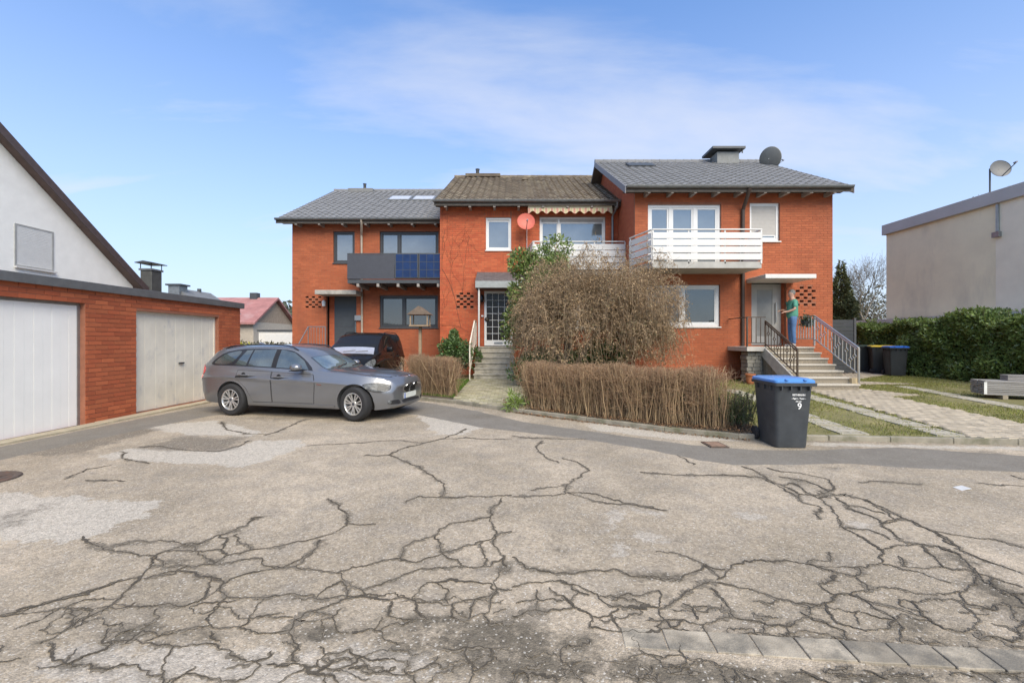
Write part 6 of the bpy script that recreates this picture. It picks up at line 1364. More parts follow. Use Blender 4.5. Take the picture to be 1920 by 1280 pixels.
for s, sz, z, sx, bd in (('RETHMANN', .036, .745, .85, .001), ('- Papier - Tonne -', .030, .695, .86, .001), ('240 Liter', .026, .655, .8, .0006), ('9', .125, .585, .95, .0012)):
    bx_ = .06 if s != '9' else .075
    yv = min(bin_bvh.ray_cast(Vector((bx_, -3, z+k*sz*.4)), Vector((0, 1, 0)))[0].y+(k*sz*.4)*math.tan(R(2.6)) for k in (-1, 0, 1))-.0038
    text(s, sz, (bx_, yv, z), bn, PRN, stretch=sx, bold=bd)
bn.location = (3.93, 6.45, .0); bn.rotation_euler = (0, 0, R(-4)); bn.scale = (1.02, 1, 1.0)
for i, (lab, lm_, bm_, px_, py_, y_, rz) in enumerate((('dark bin with a deep blue lid in front of the laurel hedge', mat('lid_deep_blue', (.02, .12, .50), .35), BINB, 1678, 0, 16.2, 3), ('dark bin with a yellow lid behind the blue lidded bin', YEL, BINB, 1651, 0, 17.1, -4), ('dark bin with a dark lid beside the privacy fence', GRN, BINB, 1622, 0, 17.0+.75, 2))):
    q = wheelie_bin(lab, bm_, lm_, wd=.55, dp=.70, ht=1.0, group='bins beside the laurel hedge'); x = wx(px_, y_); q.location = (x, y_, yz(x, y_)+.016); q.rotation_euler = (0, 0, R(rz+(68 if i else -25)))
# ------------------------------------------------------------------ stacked planks
PLK = mat('plank_grey', (.27, .255, .235), .8, var=.22, scale=3, isl=.18, stretch=(1, 14, 14), bump=.2, bscale=30)
pk = thing('plank_stack', 'stack of grey planks with white straps on the lawn by the hedge', 'plank stack', (0, 0, 0))
for i in range(8):
    for j in range(4):
        y = -.30+j*.151; MB().box(random.uniform(-.015, .015), 2.4, y, y+.146, .09+i*.042, .09+i*.042+.034+random.uniform(-.002, .003)).build('plank', PLK, pk, bevel=.003)
for j in range(2):
    for i in range(3): MB().box(.55, 2.6, -.0+j*.15, .145+j*.15, .43+i*.042, .43+i*.042+.034).build('plank', PLK, pk, bevel=.003)
for x in (.30, 1.2, 2.0): MB().box(x, x+.09, -.34, .34, 0, .085).build('batten', mat('batten_wood', (.33, .28, .20), .85, var=.2), pk)
for x in (-.02, .78, 1.7): MB().box(x, x+.055, -.312, -.304, .10, .39).build('strap', mat('strap_white', (.72, .71, .66), .6), pk, bevel=.002)
pk.location = (11.3, 10.75, yz(11.3, 10.3)); pk.rotation_euler = (0, 0, R(-22))
# ------------------------------------------------------------------ covers, paper
IRON = mat('cast_iron', (.12, .09, .07), .7, metal=.4, var=.3, scale=10, stain=((.20, .09, .05), 6, .5, .7, (1, 1, 1)))
mc = thing('manhole_cover', 'round cast iron cover in the asphalt at the left edge', 'manhole cover', (-5.72, 4.75, .002))
b = MB(); b.lathe([(0, .006), (.20, .006), (.22, .009), (.25, .004), (.26, .0105), (.31, .0105), (.32, 0)], 36, Matrix.Translation(mc.location))
mco = b.build('cover', IRON, mc, smooth=True)
for k in range(7): MB().box(-5.72-.13, -5.72+.13, 4.75-.14+k*.045, 4.75-.12+k*.045, .0085, .0115).build('rib', IRON, mc)
dcv = thing('drain_cover', 'small rusty rectangular cover in front of the bin', 'drain cover', (2.93, 6.4, .002))
dx_, dy_ = gp(1340, 833); MB().box(dx_-.13, dx_+.13, dy_-.17, dy_+.17, -.01, .006).build('frame', IRON, dcv); MB().box(dx_-.10, dx_+.10, dy_-.13, dy_+.13, .0062, .010).build('plate', mat('rust_plate', (.25, .16, .11), .85, var=.25, scale=14), dcv)
x, y = gp(1802, 915); b = MB(); pts = [(-.045, -.05), (.05, -.055), (.06, .05), (-.03, .055)]
b.prism([(x+a, y+c) for a, c in pts], lambda a, c, d: (a, c, d+.012*math.sin(a*40)), .004, .007); tag(b.build('paper_scrap', WHITE), 'small white scrap of paper lying on the asphalt', 'paper scrap')
# ------------------------------------------------------------------ plants
def rot_xy(n): a = rng.uniform(0, 2*np.pi, n); return np.stack([np.cos(a), np.sin(a)], 1)
TWIG = mat('twig_tan', (.47, .34, .19), .85, var=.2, scale=3, isl=.35, hue=(.22, .14, .08))
TWIGR = mat('twig_red', (.32, .205, .12), .85, var=.2, scale=3, isl=.3)
BARK = mat('bark', (.12, .095, .07), .9, var=.3, scale=12, bump=.6, bscale=40)
def twig_hedge(name, label, line, depth, height, n_main, n_side, ybase, green=0):
    """leafless clipped hedge: upright stems, forked side twigs, dense clipped tops"""
    t = thing(name, label, 'hedge', (line[0][0], line[0][1], 0)); ln = np.array(line, float); seg = np.r_[0, np.cumsum(np.hypot(*np.diff(ln, axis=0).T))]
    def along(n):
        s = np.clip(rng.uniform(0, seg[-1], n)+rng.normal(0, .06, n), -.1, seg[-1]+.1); x = np.interp(s, seg, ln[:, 0])+np.where(s < 0, s, np.where(s > seg[-1], s-seg[-1], 0)); y = np.interp(s, seg, ln[:, 1]); k = (np.sin(x*6.3)+np.sin(x*11.9+2)) > rng.uniform(-2.6, 2, n)-.4; return x+np.where(k, 0, rng.normal(0, .12, n)), y
    x, y = along(n_main); y = y+rng.uniform(0, depth, n_main); K = 6; u = np.linspace(0, 1, K)
    z0 = np.array([yz(a, b) for a, b in zip(x, y)]); hh = height*rng.uniform(.80, 1.03, n_main)*(1+.03*np.sin(x*4.1)+.025*np.sin(x*9.7+1))
    lean = rng.normal(0, 1, (n_main, 2))*np.where(rng.random((n_main, 1)) < .35, .26, .09); 
    P = np.zeros((n_main, K, 3)); P[:, :, 0] = x[:, None]+lean[:, :1]*u*hh[:, None]+np.cumsum(rng.normal(0, .016, (n_main, K)), 1); P[:, :, 1] = y[:, None]+lean[:, 1:]*u*hh[:, None]+np.cumsum(rng.normal(0, .016, (n_main, K)), 1); P[:, :, 2] = z0[:, None]+hh[:, None]*u
    rad = rng.uniform(.0025, .0085, (n_main, 1))*np.where(rng.random((n_main, 1)) < .75, .75, 1.1)*(1-.55*u)[None]
    V, Fq = tubes_np(P, rad, 3); np_mesh('stems', V, Fq, TWIG, t, kind='stuff')
    i = rng.integers(0, n_main, n_side); k = rng.integers(1, K-1, n_side); st_ = P[i, k]+(P[i, k+1]-P[i, k])*rng.random((n_side, 1)); d = np.concatenate([rng.normal(0, .8, (n_side, 2)), rng.uniform(.1, 1.0, (n_side, 1))], 1); d /= np.linalg.norm(d, axis=1, keepdims=True)
    top = z0[i]+height*rng.uniform(.86, 1.06, n_side)*(1+.03*np.sin(x[i]*4.1)+.025*np.sin(x[i]*9.7+1)); l = rng.uniform(.12, .42, n_side); l = np.minimum(l, np.maximum((top-st_[:, 2])/np.maximum(d[:, 2], .2), .05))
    uu = np.linspace(0, 1, 4); Q = st_[:, None]+d[:, None]*l[:, None, None]*uu[None, :, None]; Q[:, 1:] += rng.normal(0, .012, (n_side, 3, 3))
    V, Fq = tubes_np(Q, np.full((n_side, 1), .0026)*(1-.5*uu)[None]*rng.uniform(.7, 1.5, (n_side, 1)), 3); np_mesh('side_twigs', V, Fq, TWIGR, t, kind='stuff')
    nt_ = int(n_side*.8); x, y = along(nt_); y = y+rng.uniform(-.03, depth+.03, nt_); z = np.array([yz(a, b) for a, b in zip(x, y)])+height*rng.uniform(.66, 1.0, nt_)*(1+.03*np.sin(x*4.1)+.025*np.sin(x*9.7+1))
    d = rng.normal(0, 1, (nt_, 3)); d[:, 2] = np.abs(d[:, 2])*.8; d /= np.linalg.norm(d, axis=1, keepdims=True); Q = np.stack([x, y, z], 1)[:, None]+d[:, None]*(rng.uniform(.05, .15, nt_))[:, None, None]*uu[None, :, None]; Q[:, 1:] += rng.normal(0, .008, (nt_, 3, 3))
    Q[:, :, 2] = np.minimum(Q[:, :, 2], (np.array([yz(a, b) for a, b in zip(x, y)])+height*rng.uniform(.96, 1.08, nt_)*(1+.03*np.sin(x*4.1)+.025*np.sin(x*9.7+1)))[:, None])
    V, Fq = tubes_np(Q, np.full((nt_, 1), .0024)*(1-.4*uu)[None], 3); np_mesh('clipped_tips', V, Fq, TWIGR, t, kind='stuff')
    nl = 900; x, y = along(nl); y += rng.uniform(0, depth, nl); z = np.array([yz(a, b) for a, b in zip(x, y)])+height*np.clip(rng.beta(2.2, 1.2, nl), .1, 1)
    V, Ff = leaves_np(np.stack([x, y, z], 1), rng.uniform(.02, .04, nl), .016, rng.normal(size=(nl, 3))); np_mesh('withered_leaves', V, Ff, LITTER, t, kind='stuff')
    if green:
        x, y = along(green); y += rng.uniform(.2, depth+.3, green); z = np.array([yz(a, b) for a, b in zip(x, y)])+height*rng.uniform(.1, .75, green)*.8
        V, Ff = leaves_np(np.stack([x, y, z], 1), rng.uniform(.03, .06, green), .03, rng.normal(size=(green, 3))); np_mesh('green_shoots', V, Ff, mat('shoot_green', (.09, .13, .03), .7, isl=.3, trans=.2), t, kind='stuff')
    return t
hx = np.array([.35, .8, 1.37, 2.0, 2.6, 3.1, 3.45]); twig_hedge('bare_hedge', 'long leafless clipped hedge of tan stems behind the kerb beside the bin', [(a, kerb_y(a)+.32) for a in hx], .70, .94, 2300, 7500, 0, green=3600)
hx = np.array([-2.78, -2.3, -1.8, -1.5]); twig_hedge('bare_hedge', 'short leafless clipped hedge between the parked cars and the steps', [(a, kerb_y(a)+.45) for a in hx], .9, .98, 950, 3600, 0, green=250)
# weeping shrub
ws_ = thing('weeping_shrub', 'big brown weeping shrub with dry leaves in front of the middle house', 'shrub', (2.0, 12.4, .1))
cx_, cy_ = 2.15, 12.8; zt0 = yz(cx_, cy_)
for k in range(5):
    a = k*1.26+.4; r_ = .12; b = MB(); pts = [Vector((cx_-.55+r_*math.cos(a), cy_+r_*math.sin(a), zt0-.05)), Vector((cx_-.45+.35*math.cos(a), cy_+.35*math.sin(a), zt0+.9)), Vector((cx_-.2+.9*math.cos(a), cy_+.7*math.sin(a), zt0+1.9)), Vector((cx_+1.4*math.cos(a), cy_+1.0*math.sin(a), zt0+2.7))]
    b.tube(pts, [.075, .06, .04, .02], 8); b.build('limb', BARK, ws_, smooth=True)
cx_, cy_ = 2.45, 13.0; RX, RY, ZT = 2.45, 1.65, 3.95
TWB = mat('twig_brown', (.22, .155, .095), .85, var=.2, scale=3, isl=.45, hue=(.36, .26, .16))
DRY = mat('dry_leaf', (.48, .345, .20), .85, var=.2, scale=6, isl=.4, hue=(.30, .20, .11), trans=.15)
def crown_pt(n, lo, hi):
    """points in the shell of an uneven dome"""
    v = rng.normal(size=(n, 3)); v[:, 2] = np.abs(v[:, 2])*1.05-.30; v /= np.linalg.norm(v, axis=1, keepdims=True)
    az_ = np.arctan2(v[:, 1], v[:, 0]); lump = 1+.11*np.sin(az_*3+1)+.10*np.sin(az_*5+v[:, 2]*4)+.09*np.sin(v[:, 2]*9+az_*2)+.06*np.sin(az_*13+v[:, 2]*7)
    f = rng.uniform(lo, hi, n)*lump; sq = np.sign(v)*np.abs(v)**.82
    p = np.stack([cx_+sq[:, 0]*RX*f, cy_+sq[:, 1]*RY*f, 2.05+sq[:, 2]*(ZT-2.05)*f], 1); return p, v
N = 5200; p0, v = crown_pt(N, .45, 1.0); K = 8; u = np.linspace(0, 1, K); L = rng.uniform(.35, 1.15, N)*(1+.4*(v[:, 2] < .3))
d0 = v*[1, 1, .6]*rng.uniform(.2, .9, (N, 1))+rng.normal(0, .55, (N, 3))+[0, 0, .25]; d0 /= np.linalg.norm(d0, axis=1, keepdims=True)
P = p0[:, None]+d0[:, None]*(L[:, None]*.62*np.sqrt(u)[None])[..., None]; P[:, :, 2] -= L[:, None]*.85*(u**1.9)[None]; P += np.cumsum(rng.normal(0, .026, P.shape), 1)
low = yz(cx_, cy_)+.50+.30*np.sin(P[:, :, 0]*2.1)+.22*np.sin(P[:, :, 0]*5+P[:, :, 1]*3); P[:, :, 2] = np.maximum(P[:, :, 2], low)
ok = (np.sin(p0[:, 0]*3.3+1)*np.sin(p0[:, 2]*3.9+p0[:, 1])+rng.normal(0, .28, N) > -.38) & (P[:, :, 0].max(1) < 5.1) & (P[:, :, 0].min(1) > -.12); P = P[ok]; N = len(P)
V, Fq = tubes_np(P, rng.uniform(.003, .0075, (N, 1))*(1-.6*u)[None], 3); np_mesh('twigs', V, Fq, TWB, ws_, kind='stuff')
n2 = 20000; i = rng.integers(0, N, n2); k = rng.integers(1, K-1, n2); s0 = P[i, k]; d = rng.normal(0, 1, (n2, 3)); d[:, 2] -= .25; d /= np.linalg.norm(d, axis=1, keepdims=True); uu = np.linspace(0, 1, 5)
Q = s0[:, None]+d[:, None]*rng.uniform(.08, .30, n2)[:, None, None]*uu[None, :, None]+np.cumsum(rng.normal(0, .022, (n2, 5, 3)), 1)*np.r_[0, 1, 1, 1, 1][None, :, None]
V, Fq = tubes_np(Q, np.full((n2, 1), .0027)*(1-.4*uu)[None], 3); np_mesh('side_twigs', V, Fq, TWB, ws_, kind='stuff')
nl = 42000; i = rng.integers(0, n2, nl); p = Q[i, rng.integers(1, 5, nl)]; d = rng.normal(0, 1, (nl, 3)); d[:, 2] -= .8
V, Ff = leaves_np(p, rng.uniform(.03, .075, nl), rng.uniform(.013, .034, nl), d, fold=.4); np_mesh('dry_leaves', V, Ff, DRY, ws_, kind='stuff')
nl = 9000; i = rng.integers(0, n2, nl); p = Q[i, rng.integers(1, 5, nl)]; p = p[(np.abs(p[:, 0]-cx_) < 1.9)]
V, Ff = leaves_np(p, rng.uniform(.03, .05, len(p)), .022, rng.normal(size=(len(p), 3))); np_mesh('olive_leaves', V, Ff, mat('olive_leaf', (.17, .165, .075), .7, isl=.3), ws_, kind='stuff')
# wiry shoots above and beside the crown
n3 = 420; p3, v3 = crown_pt(n3, .86, 1.0); uu = np.linspace(0, 1, 6); d = v3*.8+rng.normal(0, .4, (n3, 3)); d[:, 2] = np.where(v3[:, 2] > .3, np.abs(d[:, 2])*.9, d[:, 2]*.3)
Q3 = p3[:, None]+d[:, None]*rng.uniform(.15, .5, n3)[:, None, None]*uu[None, :, None]+np.cumsum(rng.normal(0, .02, (n3, 6, 3)), 1)
ok = (Q3[:, :, 0].max(1) < 5.25) & (Q3[:, :, 0].min(1) > -.15) & (Q3[:, :, 2].min(1) > .5); Q3 = Q3[ok]; n3 = len(Q3)
V, Fq = tubes_np(Q3, np.full((n3, 1), .0045)*(1-.5*uu)[None], 3); np_mesh('top_shoots', V, Fq, TWB, ws_, kind='stuff')
p = Q3[rng.integers(0, n3, 1800), rng.integers(1, 6, 1800)]; V, Ff = leaves_np(p, rng.uniform(.03, .06, 1800), .02, rng.normal(size=(1800, 3))); np_mesh('top_leaves', V, Ff, DRY, ws_, kind='stuff')
# glossy evergreens
LAUREL = mat('laurel_leaf', (.15, .215, .065), .30, var=.15, scale=2, isl=.45, hue=(.23, .30, .085), spec=.6, trans=.28)
LAURELT = mat('laurel_tip', (.21, .29, .07), .35, isl=.3, trans=.2)
IVY = mat('ivy_leaf', (.085, .14, .045), .40, isl=.4, hue=(.10, .165, .05), trans=.10)
def leaf_cloud(t, pts, out, ln, wd, m, name='foliage'):
    n = len(pts); d = out*.6+rng.normal(0, .65, (n, 3)); d[:, 2] += .15; V, Ff = leaves_np(pts, rng.uniform(.7, 1.2, n)*ln, rng.uniform(.8, 1.2, n)*wd, d, fold=.15); return np_mesh(name, V, Ff, m, t, kind='stuff')
def blob_plant(name, label, cat, c, rad, n, ln, wd, m, blobs=9, stem_=True, seed=1):
    r = np.random.default_rng(seed); t = thing(name, label, cat, (c[0], c[1], yz(c[0], c[1]) if stem_ else c[2]))
    cs = np.array(c)+r.normal(0, .48, (blobs, 3))*np.array(rad); rs = r.uniform(.35, .62, blobs)
    j = r.integers(0, blobs, n); v = r.normal(size=(n, 3)); v /= np.linalg.norm(v, axis=1, keepdims=True); rr2 = r.uniform(.55, 1.05, (n, 1)); p = cs[j]+v*rr2*rs[j][:, None]*np.array(rad); leaf_cloud(t, p, v, ln, wd, m)
    if stem_:
        b = MB()
        for q in cs[:6]: b.tube([(c[0]+(q[0]-c[0])*.2, c[1], yz(c[0], c[1])-.02), tuple((np.array(c)+q)/2-np.array((0, 0, .2))), tuple(q)], [.03, .02, .008], 6)
        b.build('stems', BARK, t)
    return t
blob_plant('evergreen_shrub', 'glossy green shrub growing beside the porch canopy behind the weeping shrub', 'shrub', (.50, 14.2, 3.05), (.85, .6, 1.15), 9000, .13, .06, LAUREL, blobs=13, seed=4)
blob_plant('evergreen_shrub', 'dark green shrub reaching up to the white balcony boards', 'shrub', (1.35, 14.7, 3.6), (.85, .6, .75), 5200, .12, .055, LAUREL, blobs=10, seed=9)
blob_plant('ivy_bush', 'dense ivy bush against the brick wall left of the white railing', 'ivy', (-2.1, 16.2, .95), (.46, .45, .72), 7000, .085, .065, IVY, blobs=14, seed=3)
blob_plant('groundcover_bush', 'low dark green bush under the weeping shrub right of the steps', 'shrub', (1.15, 13.3, .85), (.95, .5, .6), 6500, .09, .055, IVY, blobs=12, seed=5)
blob_plant('groundcover_bush', 'low green bush in the deep shade behind the middle of the bare hedge', 'shrub', (2.7, 13.4, .85), (1.2, .5, .6), 6500, .09, .05, IVY, blobs=12, seed=6)
blob_plant('weed_tuft', 'bright green weed at the kerb left of the long hedge', 'weed', (.12, 9.42, .22), (.20, .14, .17), 260, .16, .022, LAURELT, blobs=4, stem_=False, seed=8)
# rosemary-like plant at the end of the hedge
rm_ = thing('rosemary_bush', 'upright dark green needle bush between the bare hedge and the bin', 'shrub', (3.72, 7.35, .08))
n = 150; bx = 3.74+rng.normal(0, .14, n); by_ = 7.4+rng.normal(0, .17, n); uu = np.linspace(0, 1, 6); hh = rng.uniform(.28, .62, n); d = np.stack([rng.normal(0, .22, n), rng.normal(0, .22, n), np.ones(n)], 1)
Q = np.stack([bx, by_, np.full(n, .08)], 1)[:, None]+d[:, None]*hh[:, None, None]*uu[None, :, None]; V, Fq = tubes_np(Q, np.full((n, 6), .004), 3); np_mesh('stems', V, Fq, BARK, rm_, kind='stuff')
m_ = 9000; i = rng.integers(0, n, m_); t_ = rng.uniform(.15, 1, m_); p = Q[i, 0]+d[i]*(hh[i]*t_)[:, None]; dd_ = rng.normal(0, 1, (m_, 3)); dd_[:, 2] = np.abs(dd_[:, 2])*.9+.3
V, Ff = leaves_np(p, rng.uniform(.025, .045, m_), .008, dd_); np_mesh('needles', V, Ff, mat('rosemary', (.055, .085, .028), .6, isl=.35, hue=(.10, .14, .04)), rm_, kind='stuff')
# laurel hedge
lhg = thing('laurel_hedge', 'tall glossy laurel hedge along the right side of the lawn', 'hedge', (15.3, 14, .2))
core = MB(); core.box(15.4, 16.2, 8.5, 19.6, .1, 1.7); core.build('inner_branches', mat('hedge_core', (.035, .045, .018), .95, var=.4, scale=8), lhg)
def hedge_pts(n):
    y = rng.uniform(8.2, 19.9, n); z = rng.uniform(.15, 2.35, n); top = 2.02+.10*np.sin(y*1.3)+.30*np.exp(-((y-14.3)/.8)**2)+.12*np.sin(y*3.1)
    bulge = .16*np.sin(y*2.1+z*2)+.12*np.sin(y*4.7-z*3.1)+.10*np.sin(z*5+y); f = rng.random(n)
    x = 14.72+bulge+np.abs(rng.normal(0, .16, n))+.10*z*.5; out = np.tile([-1., 0, .3], (n, 1))
    tp = f < .24; x[tp] = rng.uniform(14.7, 16.3, tp.sum()); z[tp] = top[tp]+rng.normal(0, .07, tp.sum()); out[tp] = [-.2, 0, 1]
    z = np.minimum(z, top+.1); return np.stack([x, y, z], 1), out
p, o_ = hedge_pts(46000); leaf_cloud(lhg, p, o_, .135, .062, LAUREL)
p, o_ = hedge_pts(9000); k = p[:, 2] > 1.6+rng.normal(0, .25, len(p)); leaf_cloud(lhg, p[k], o_[k], .12, .05, LAURELT, 'young_leaves')
n = 90; yy = rng.uniform(9, 19.5, n); Q = np.zeros((n, 4, 3)); uu = np.linspace(0, 1, 4); hs = rng.uniform(.12, .38, n)+.25*np.exp(-((yy-14.3)/1.0)**2); Q[:, :, 0] = 14.95+rng.uniform(-.1, .6, n)[:, None]; Q[:, :, 1] = yy[:, None]; Q[:, :, 2] = 2.0+hs[:, None]*uu; Q[:, 1:, :2] += rng.normal(0, .03, (n, 3, 2))
V, Fq = tubes_np(Q, np.full((n, 4), .006), 3); np_mesh('top_shoots', V, Fq, BARK, lhg, kind='stuff')
i = rng.integers(0, n, 1500); p = Q[i, 0]+(Q[i, 3]-Q[i, 0])*rng.uniform(.2, 1, (1500, 1)); leaf_cloud(lhg, p, np.tile([0, 0, .8], (1500, 1)), .13, .055, LAUREL, 'shoot_leaves')
# climbing bare vine stems on the middle house wall
vn = thing('wall_vine', 'bare dead vine stems clinging to the brick wall of the middle house', 'vine', (-1.7, 17.38, 1)); P = []
def vine(x, z, ang, l, lvl):
    n = 14; pts = []; a = ang
    for k in range(n): pts.append((x, 17.382-.004*lvl, z)); a += rng.normal(0, .16)+(.04*(math.pi/2-a)); x += math.cos(a)*l/n; z += math.sin(a)*l/n; x = min(max(x, -2.75), -.35); z = min(z, 6.6)
    P.append((pts, .007/(1+lvl*.7)))
    if lvl < 3:
        for _ in range(2 if lvl else 4): q = pts[rng.integers(3, 13)]; vine(q[0], q[2], math.pi/2+rng.normal(0, .7), l*rng.uniform(.4, .7), lvl+1)
vine(-1.75, .8, 1.7, 4.8, 0); vine(-1.6, .8, 1.5, 5.4, 0); vine(-2.0, 2.0, 1.6, 4.3, 0)
P = [q for q in P if not any(DOOR1[0]-.15 < c[0] and c[2] < 4.3 for c in q[0]) and not any(W1[0]-.05 < c[0] < W1[1]+.05 and W1[2]-.1 < c[2] < W1[3] for c in q[0])]
V, Fq = tubes_np(np.array([q[0] for q in P]), np.array([[q[1]]*14 for q in P]), 4); np_mesh('stems', V, Fq, mat('vine_stem', (.20, .085, .05), .9, var=.2), vn, kind='stuff')
# ------------------------------------------------------------------ trees
def branch_tree(name, label, base, height, spread, m, levels=4, seed=2, r0=.12, leaves=0, leaf_m=None, kids=5):
    r = np.random.default_rng(seed); t = thing(name, label, 'tree', base); segs = []; tips = []
    def grow_(p, d, l, rad, lv):
        K = 6; pts = [p]; q = p.copy(); dd = d.copy()
        for k in range(K-1): dd = dd+r.normal(0, .13, 3); dd[2] += .05; dd /= np.linalg.norm(dd); q = q+dd*l/(K-1); pts.append(q)
        segs.append((np.array(pts), np.linspace(rad, rad*.5, K))); 
        if lv >= levels: tips.append(q); return
        for j in range(kids if lv else kids+2):
            f = r.uniform(.3, 1.0); k = f*(K-1); i0 = int(min(k, K-2)); s = pts[i0]+(pts[i0+1]-pts[i0])*(k-i0); nd = dd*.7+r.normal(0, .6, 3)*spread; nd[2] += .25; nd /= np.linalg.norm(nd); grow_(s, nd, l*r.uniform(.5, .75), rad*.5*(1.1-f*.5), lv+1)
    grow_(np.array(base, float), np.array([0, 0, 1.]), height*.45, r0, 0)
    big = [s for s in segs[:1]]; V, Fq = tubes_np(np.array([s[0] for s in big]), np.array([s[1] for s in big]), 8); np_mesh('trunk', V, Fq, m, t, smooth=True)
    sm = segs[1:]; V, Fq = tubes_np(np.array([s[0] for s in sm]), np.maximum(np.array([s[1] for s in sm]), .006), 3); np_mesh('branches', V, Fq, m, t, kind='stuff')
    if leaves:
        tp = np.array(tips); p = tp[r.integers(0, len(tp), leaves)]+r.normal(0, .22, (leaves, 3)); V, Ff = leaves_np(p, r.uniform(.1, .2, leaves), .08, r.normal(size=(leaves, 3))); np_mesh('crown', V, Ff, leaf_m, t, kind='stuff')
    return t
BARKG = mat('bark_grey', (.19, .165, .135), .9, var=.25, scale=6)
branch_tree('bare_tree', 'leafless grey tree beside the beige building, seen above the hedge', (wx(1632, 27), 27, 0), 8.6, .75, BARKG, seed=11, levels=4, kids=5)
branch_tree('bare_tree', 'slender leafless tree partly hidden by the dark conifer', (wx(1606, 31), 31, 0), 6.6, .8, BARKG, seed=5, levels=4, kids=4)
branch_tree('leafy_tree', 'tree with sparse olive leaves above the flat roof at the right edge', (34.0, 26.5, 0), 14.0, .8, BARKG, seed=21, levels=4, r0=.22, leaves=9000, leaf_m=mat('olive_crown', (.10, .105, .045), .7, isl=.35, hue=(.17, .15, .08)))
def conifer(label, x, y, h, rad, seed):
    r = np.random.default_rng(seed); t = thing('conifer', label, 'tree', (x, y, 0)); MB().tube([(x, y, 0), (x, y, h*.95)], [.13, .02], 8).build('trunk', BARK, t)
    n = 15000; z = h*(1-np.sqrt(r.random(n)))*.97+.15; lay = .75+.25*np.sin(z*6+r.normal(0, .3, n)); q = rad*(1-(z/h)**1.3)*lay*np.sqrt(r.uniform(.25, 1, n))*(1+.25*np.sin(r.uniform(0, 6.3, n)*3)); a = r.uniform(0, 2*np.pi, n)
    p = np.stack([x+q*np.cos(a), y+q*np.sin(a), z], 1); d = np.stack([np.cos(a), np.sin(a), r.normal(-.1, .5, n)], 1)+r.normal(0, .4, (n, 3)); V, Ff = leaves_np(p, r.uniform(.12, .26, n), .055, d); np_mesh('crown', V, Ff, mat('conifer_green', (.085, .105, .04), .7, isl=.4, hue=(.15, .155, .06)), t, kind='stuff')
conifer('dark green conifer right behind the corner of the right hand house', wx(1577, 23), 23, 5.7, 1.15, 3)
conifer('short dark conifer behind the privacy fence', wx(1592, 25), 25, 4.5, 1.2, 8)
# brown thicket and far woods
def thicket(name, label, xs, ys, zt_, n, m, ln=.35, wd=.14, seed=1):
    r = np.random.default_rng(seed); x = r.uniform(*xs, n); y = r.uniform(*ys, n); top = zt_*(.75+.2*np.sin(x*.7+y*.3)+.12*np.sin(x*2.3)); z = top*np.sqrt(r.random(n)); V, Ff = leaves_np(np.stack([x, y, z], 1), r.uniform(.5, 1.2, n)*ln, wd, r.normal(size=(n, 3))); o = np_mesh(name, V, Ff, m, kind='stuff'); o['label'] = label; return o
thicket('undergrowth', 'brown winter thicket behind the laurel hedge', (18.5, 27), (30, 36), 5.2, 16000, mat('thicket_brown', (.17, .145, .085), .85, isl=.4, hue=(.075, .085, .04)), .32, .07, 2)
thicket('woods', 'far dark trees on the horizon between the houses', (-44, 60), (75, 100), 8.0, 24000, mat('far_woods', (.075, .085, .06), .9, isl=.3), 1.1, .7, 4)
thicket('undergrowth', 'dull green bushes between the left house and the far red roofed house', (-17.5, -14), (28, 34), 1.9, 3500, mat('bush_dull', (.11, .115, .055), .85, isl=.35, hue=(.16, .13, .08)), .25, .12, 5)
# low flower box seen just above the roof of the estate car
fbx = thing('flower_tub', 'low tub of yellow flowers beyond the grey estate car', 'flower tub', (-8.25, 13.4, .1)); MB().box(-8.5, -8.0, 13.2, 13.6, .05, 1.08).build('tub', CONC, fbx, bevel=.02)
p = np.stack([rng.uniform(-8.47, -8.03, 500), rng.uniform(13.22, 13.58, 500), rng.uniform(1.08, 1.42, 500)], 1); V, Ff = leaves_np(p, .07, .04, rng.normal(size=(500, 3))); np_mesh('flowers', V, Ff, mat('flower_yellow', (.55, .50, .05), .7, isl=.3, hue=(.12, .18, .04)), fbx)
# ------------------------------------------------------------------ the person at the door
per = thing('person', 'grey haired person in a green top and blue jeans standing on the landing', 'person', (0, 0, 0))
def skin(name, verts, edges, radii, m, parent, sub=2, root=0):
    me = bpy.data.meshes.new(name); me.from_pydata([Vector(v) for v in verts], edges, []); o = bpy.data.objects.new(name, me); C.objects.link(o)
    o.modifiers.new('s', 'SKIN'); sv = me.skin_vertices[0].data
    for i, r_ in enumerate(radii): sv[i].radius = (r_, r_) if not isinstance(r_, tuple) else r_
    sv[root].use_root = True
    o.modifiers.new('u', 'SUBSURF').levels = sub; o.modifiers['u'].render_levels = sub
    dg = bpy.context.evaluated_depsgraph_get(); nm = bpy.data.meshes.new_from_object(o.evaluated_get(dg)); bpy.data.objects.remove(o); nm.materials.clear(); nm.materials.append(m)
    nm.polygons.foreach_set('use_smooth', np.ones(len(nm.polygons), bool)); nm.name = name
    return link(bpy.data.objects.new(name, nm), parent)
SKIN = mat('skin', (.50, .30, .22), .6, var=.08, scale=10); TOP = mat('top_green', (.075, .26, .19), .85, var=.15, scale=9, bump=.3, bscale=30); JEAN = mat('jeans_blue', (.075, .15, .29), .85, var=.2, scale=9, bump=.3, bscale=40); HAIR = mat('hair_grey', (.20, .19, .175), .7, var=.25, scale=30); SHOE = mat('shoe_pale', (.35, .33, .31), .6)
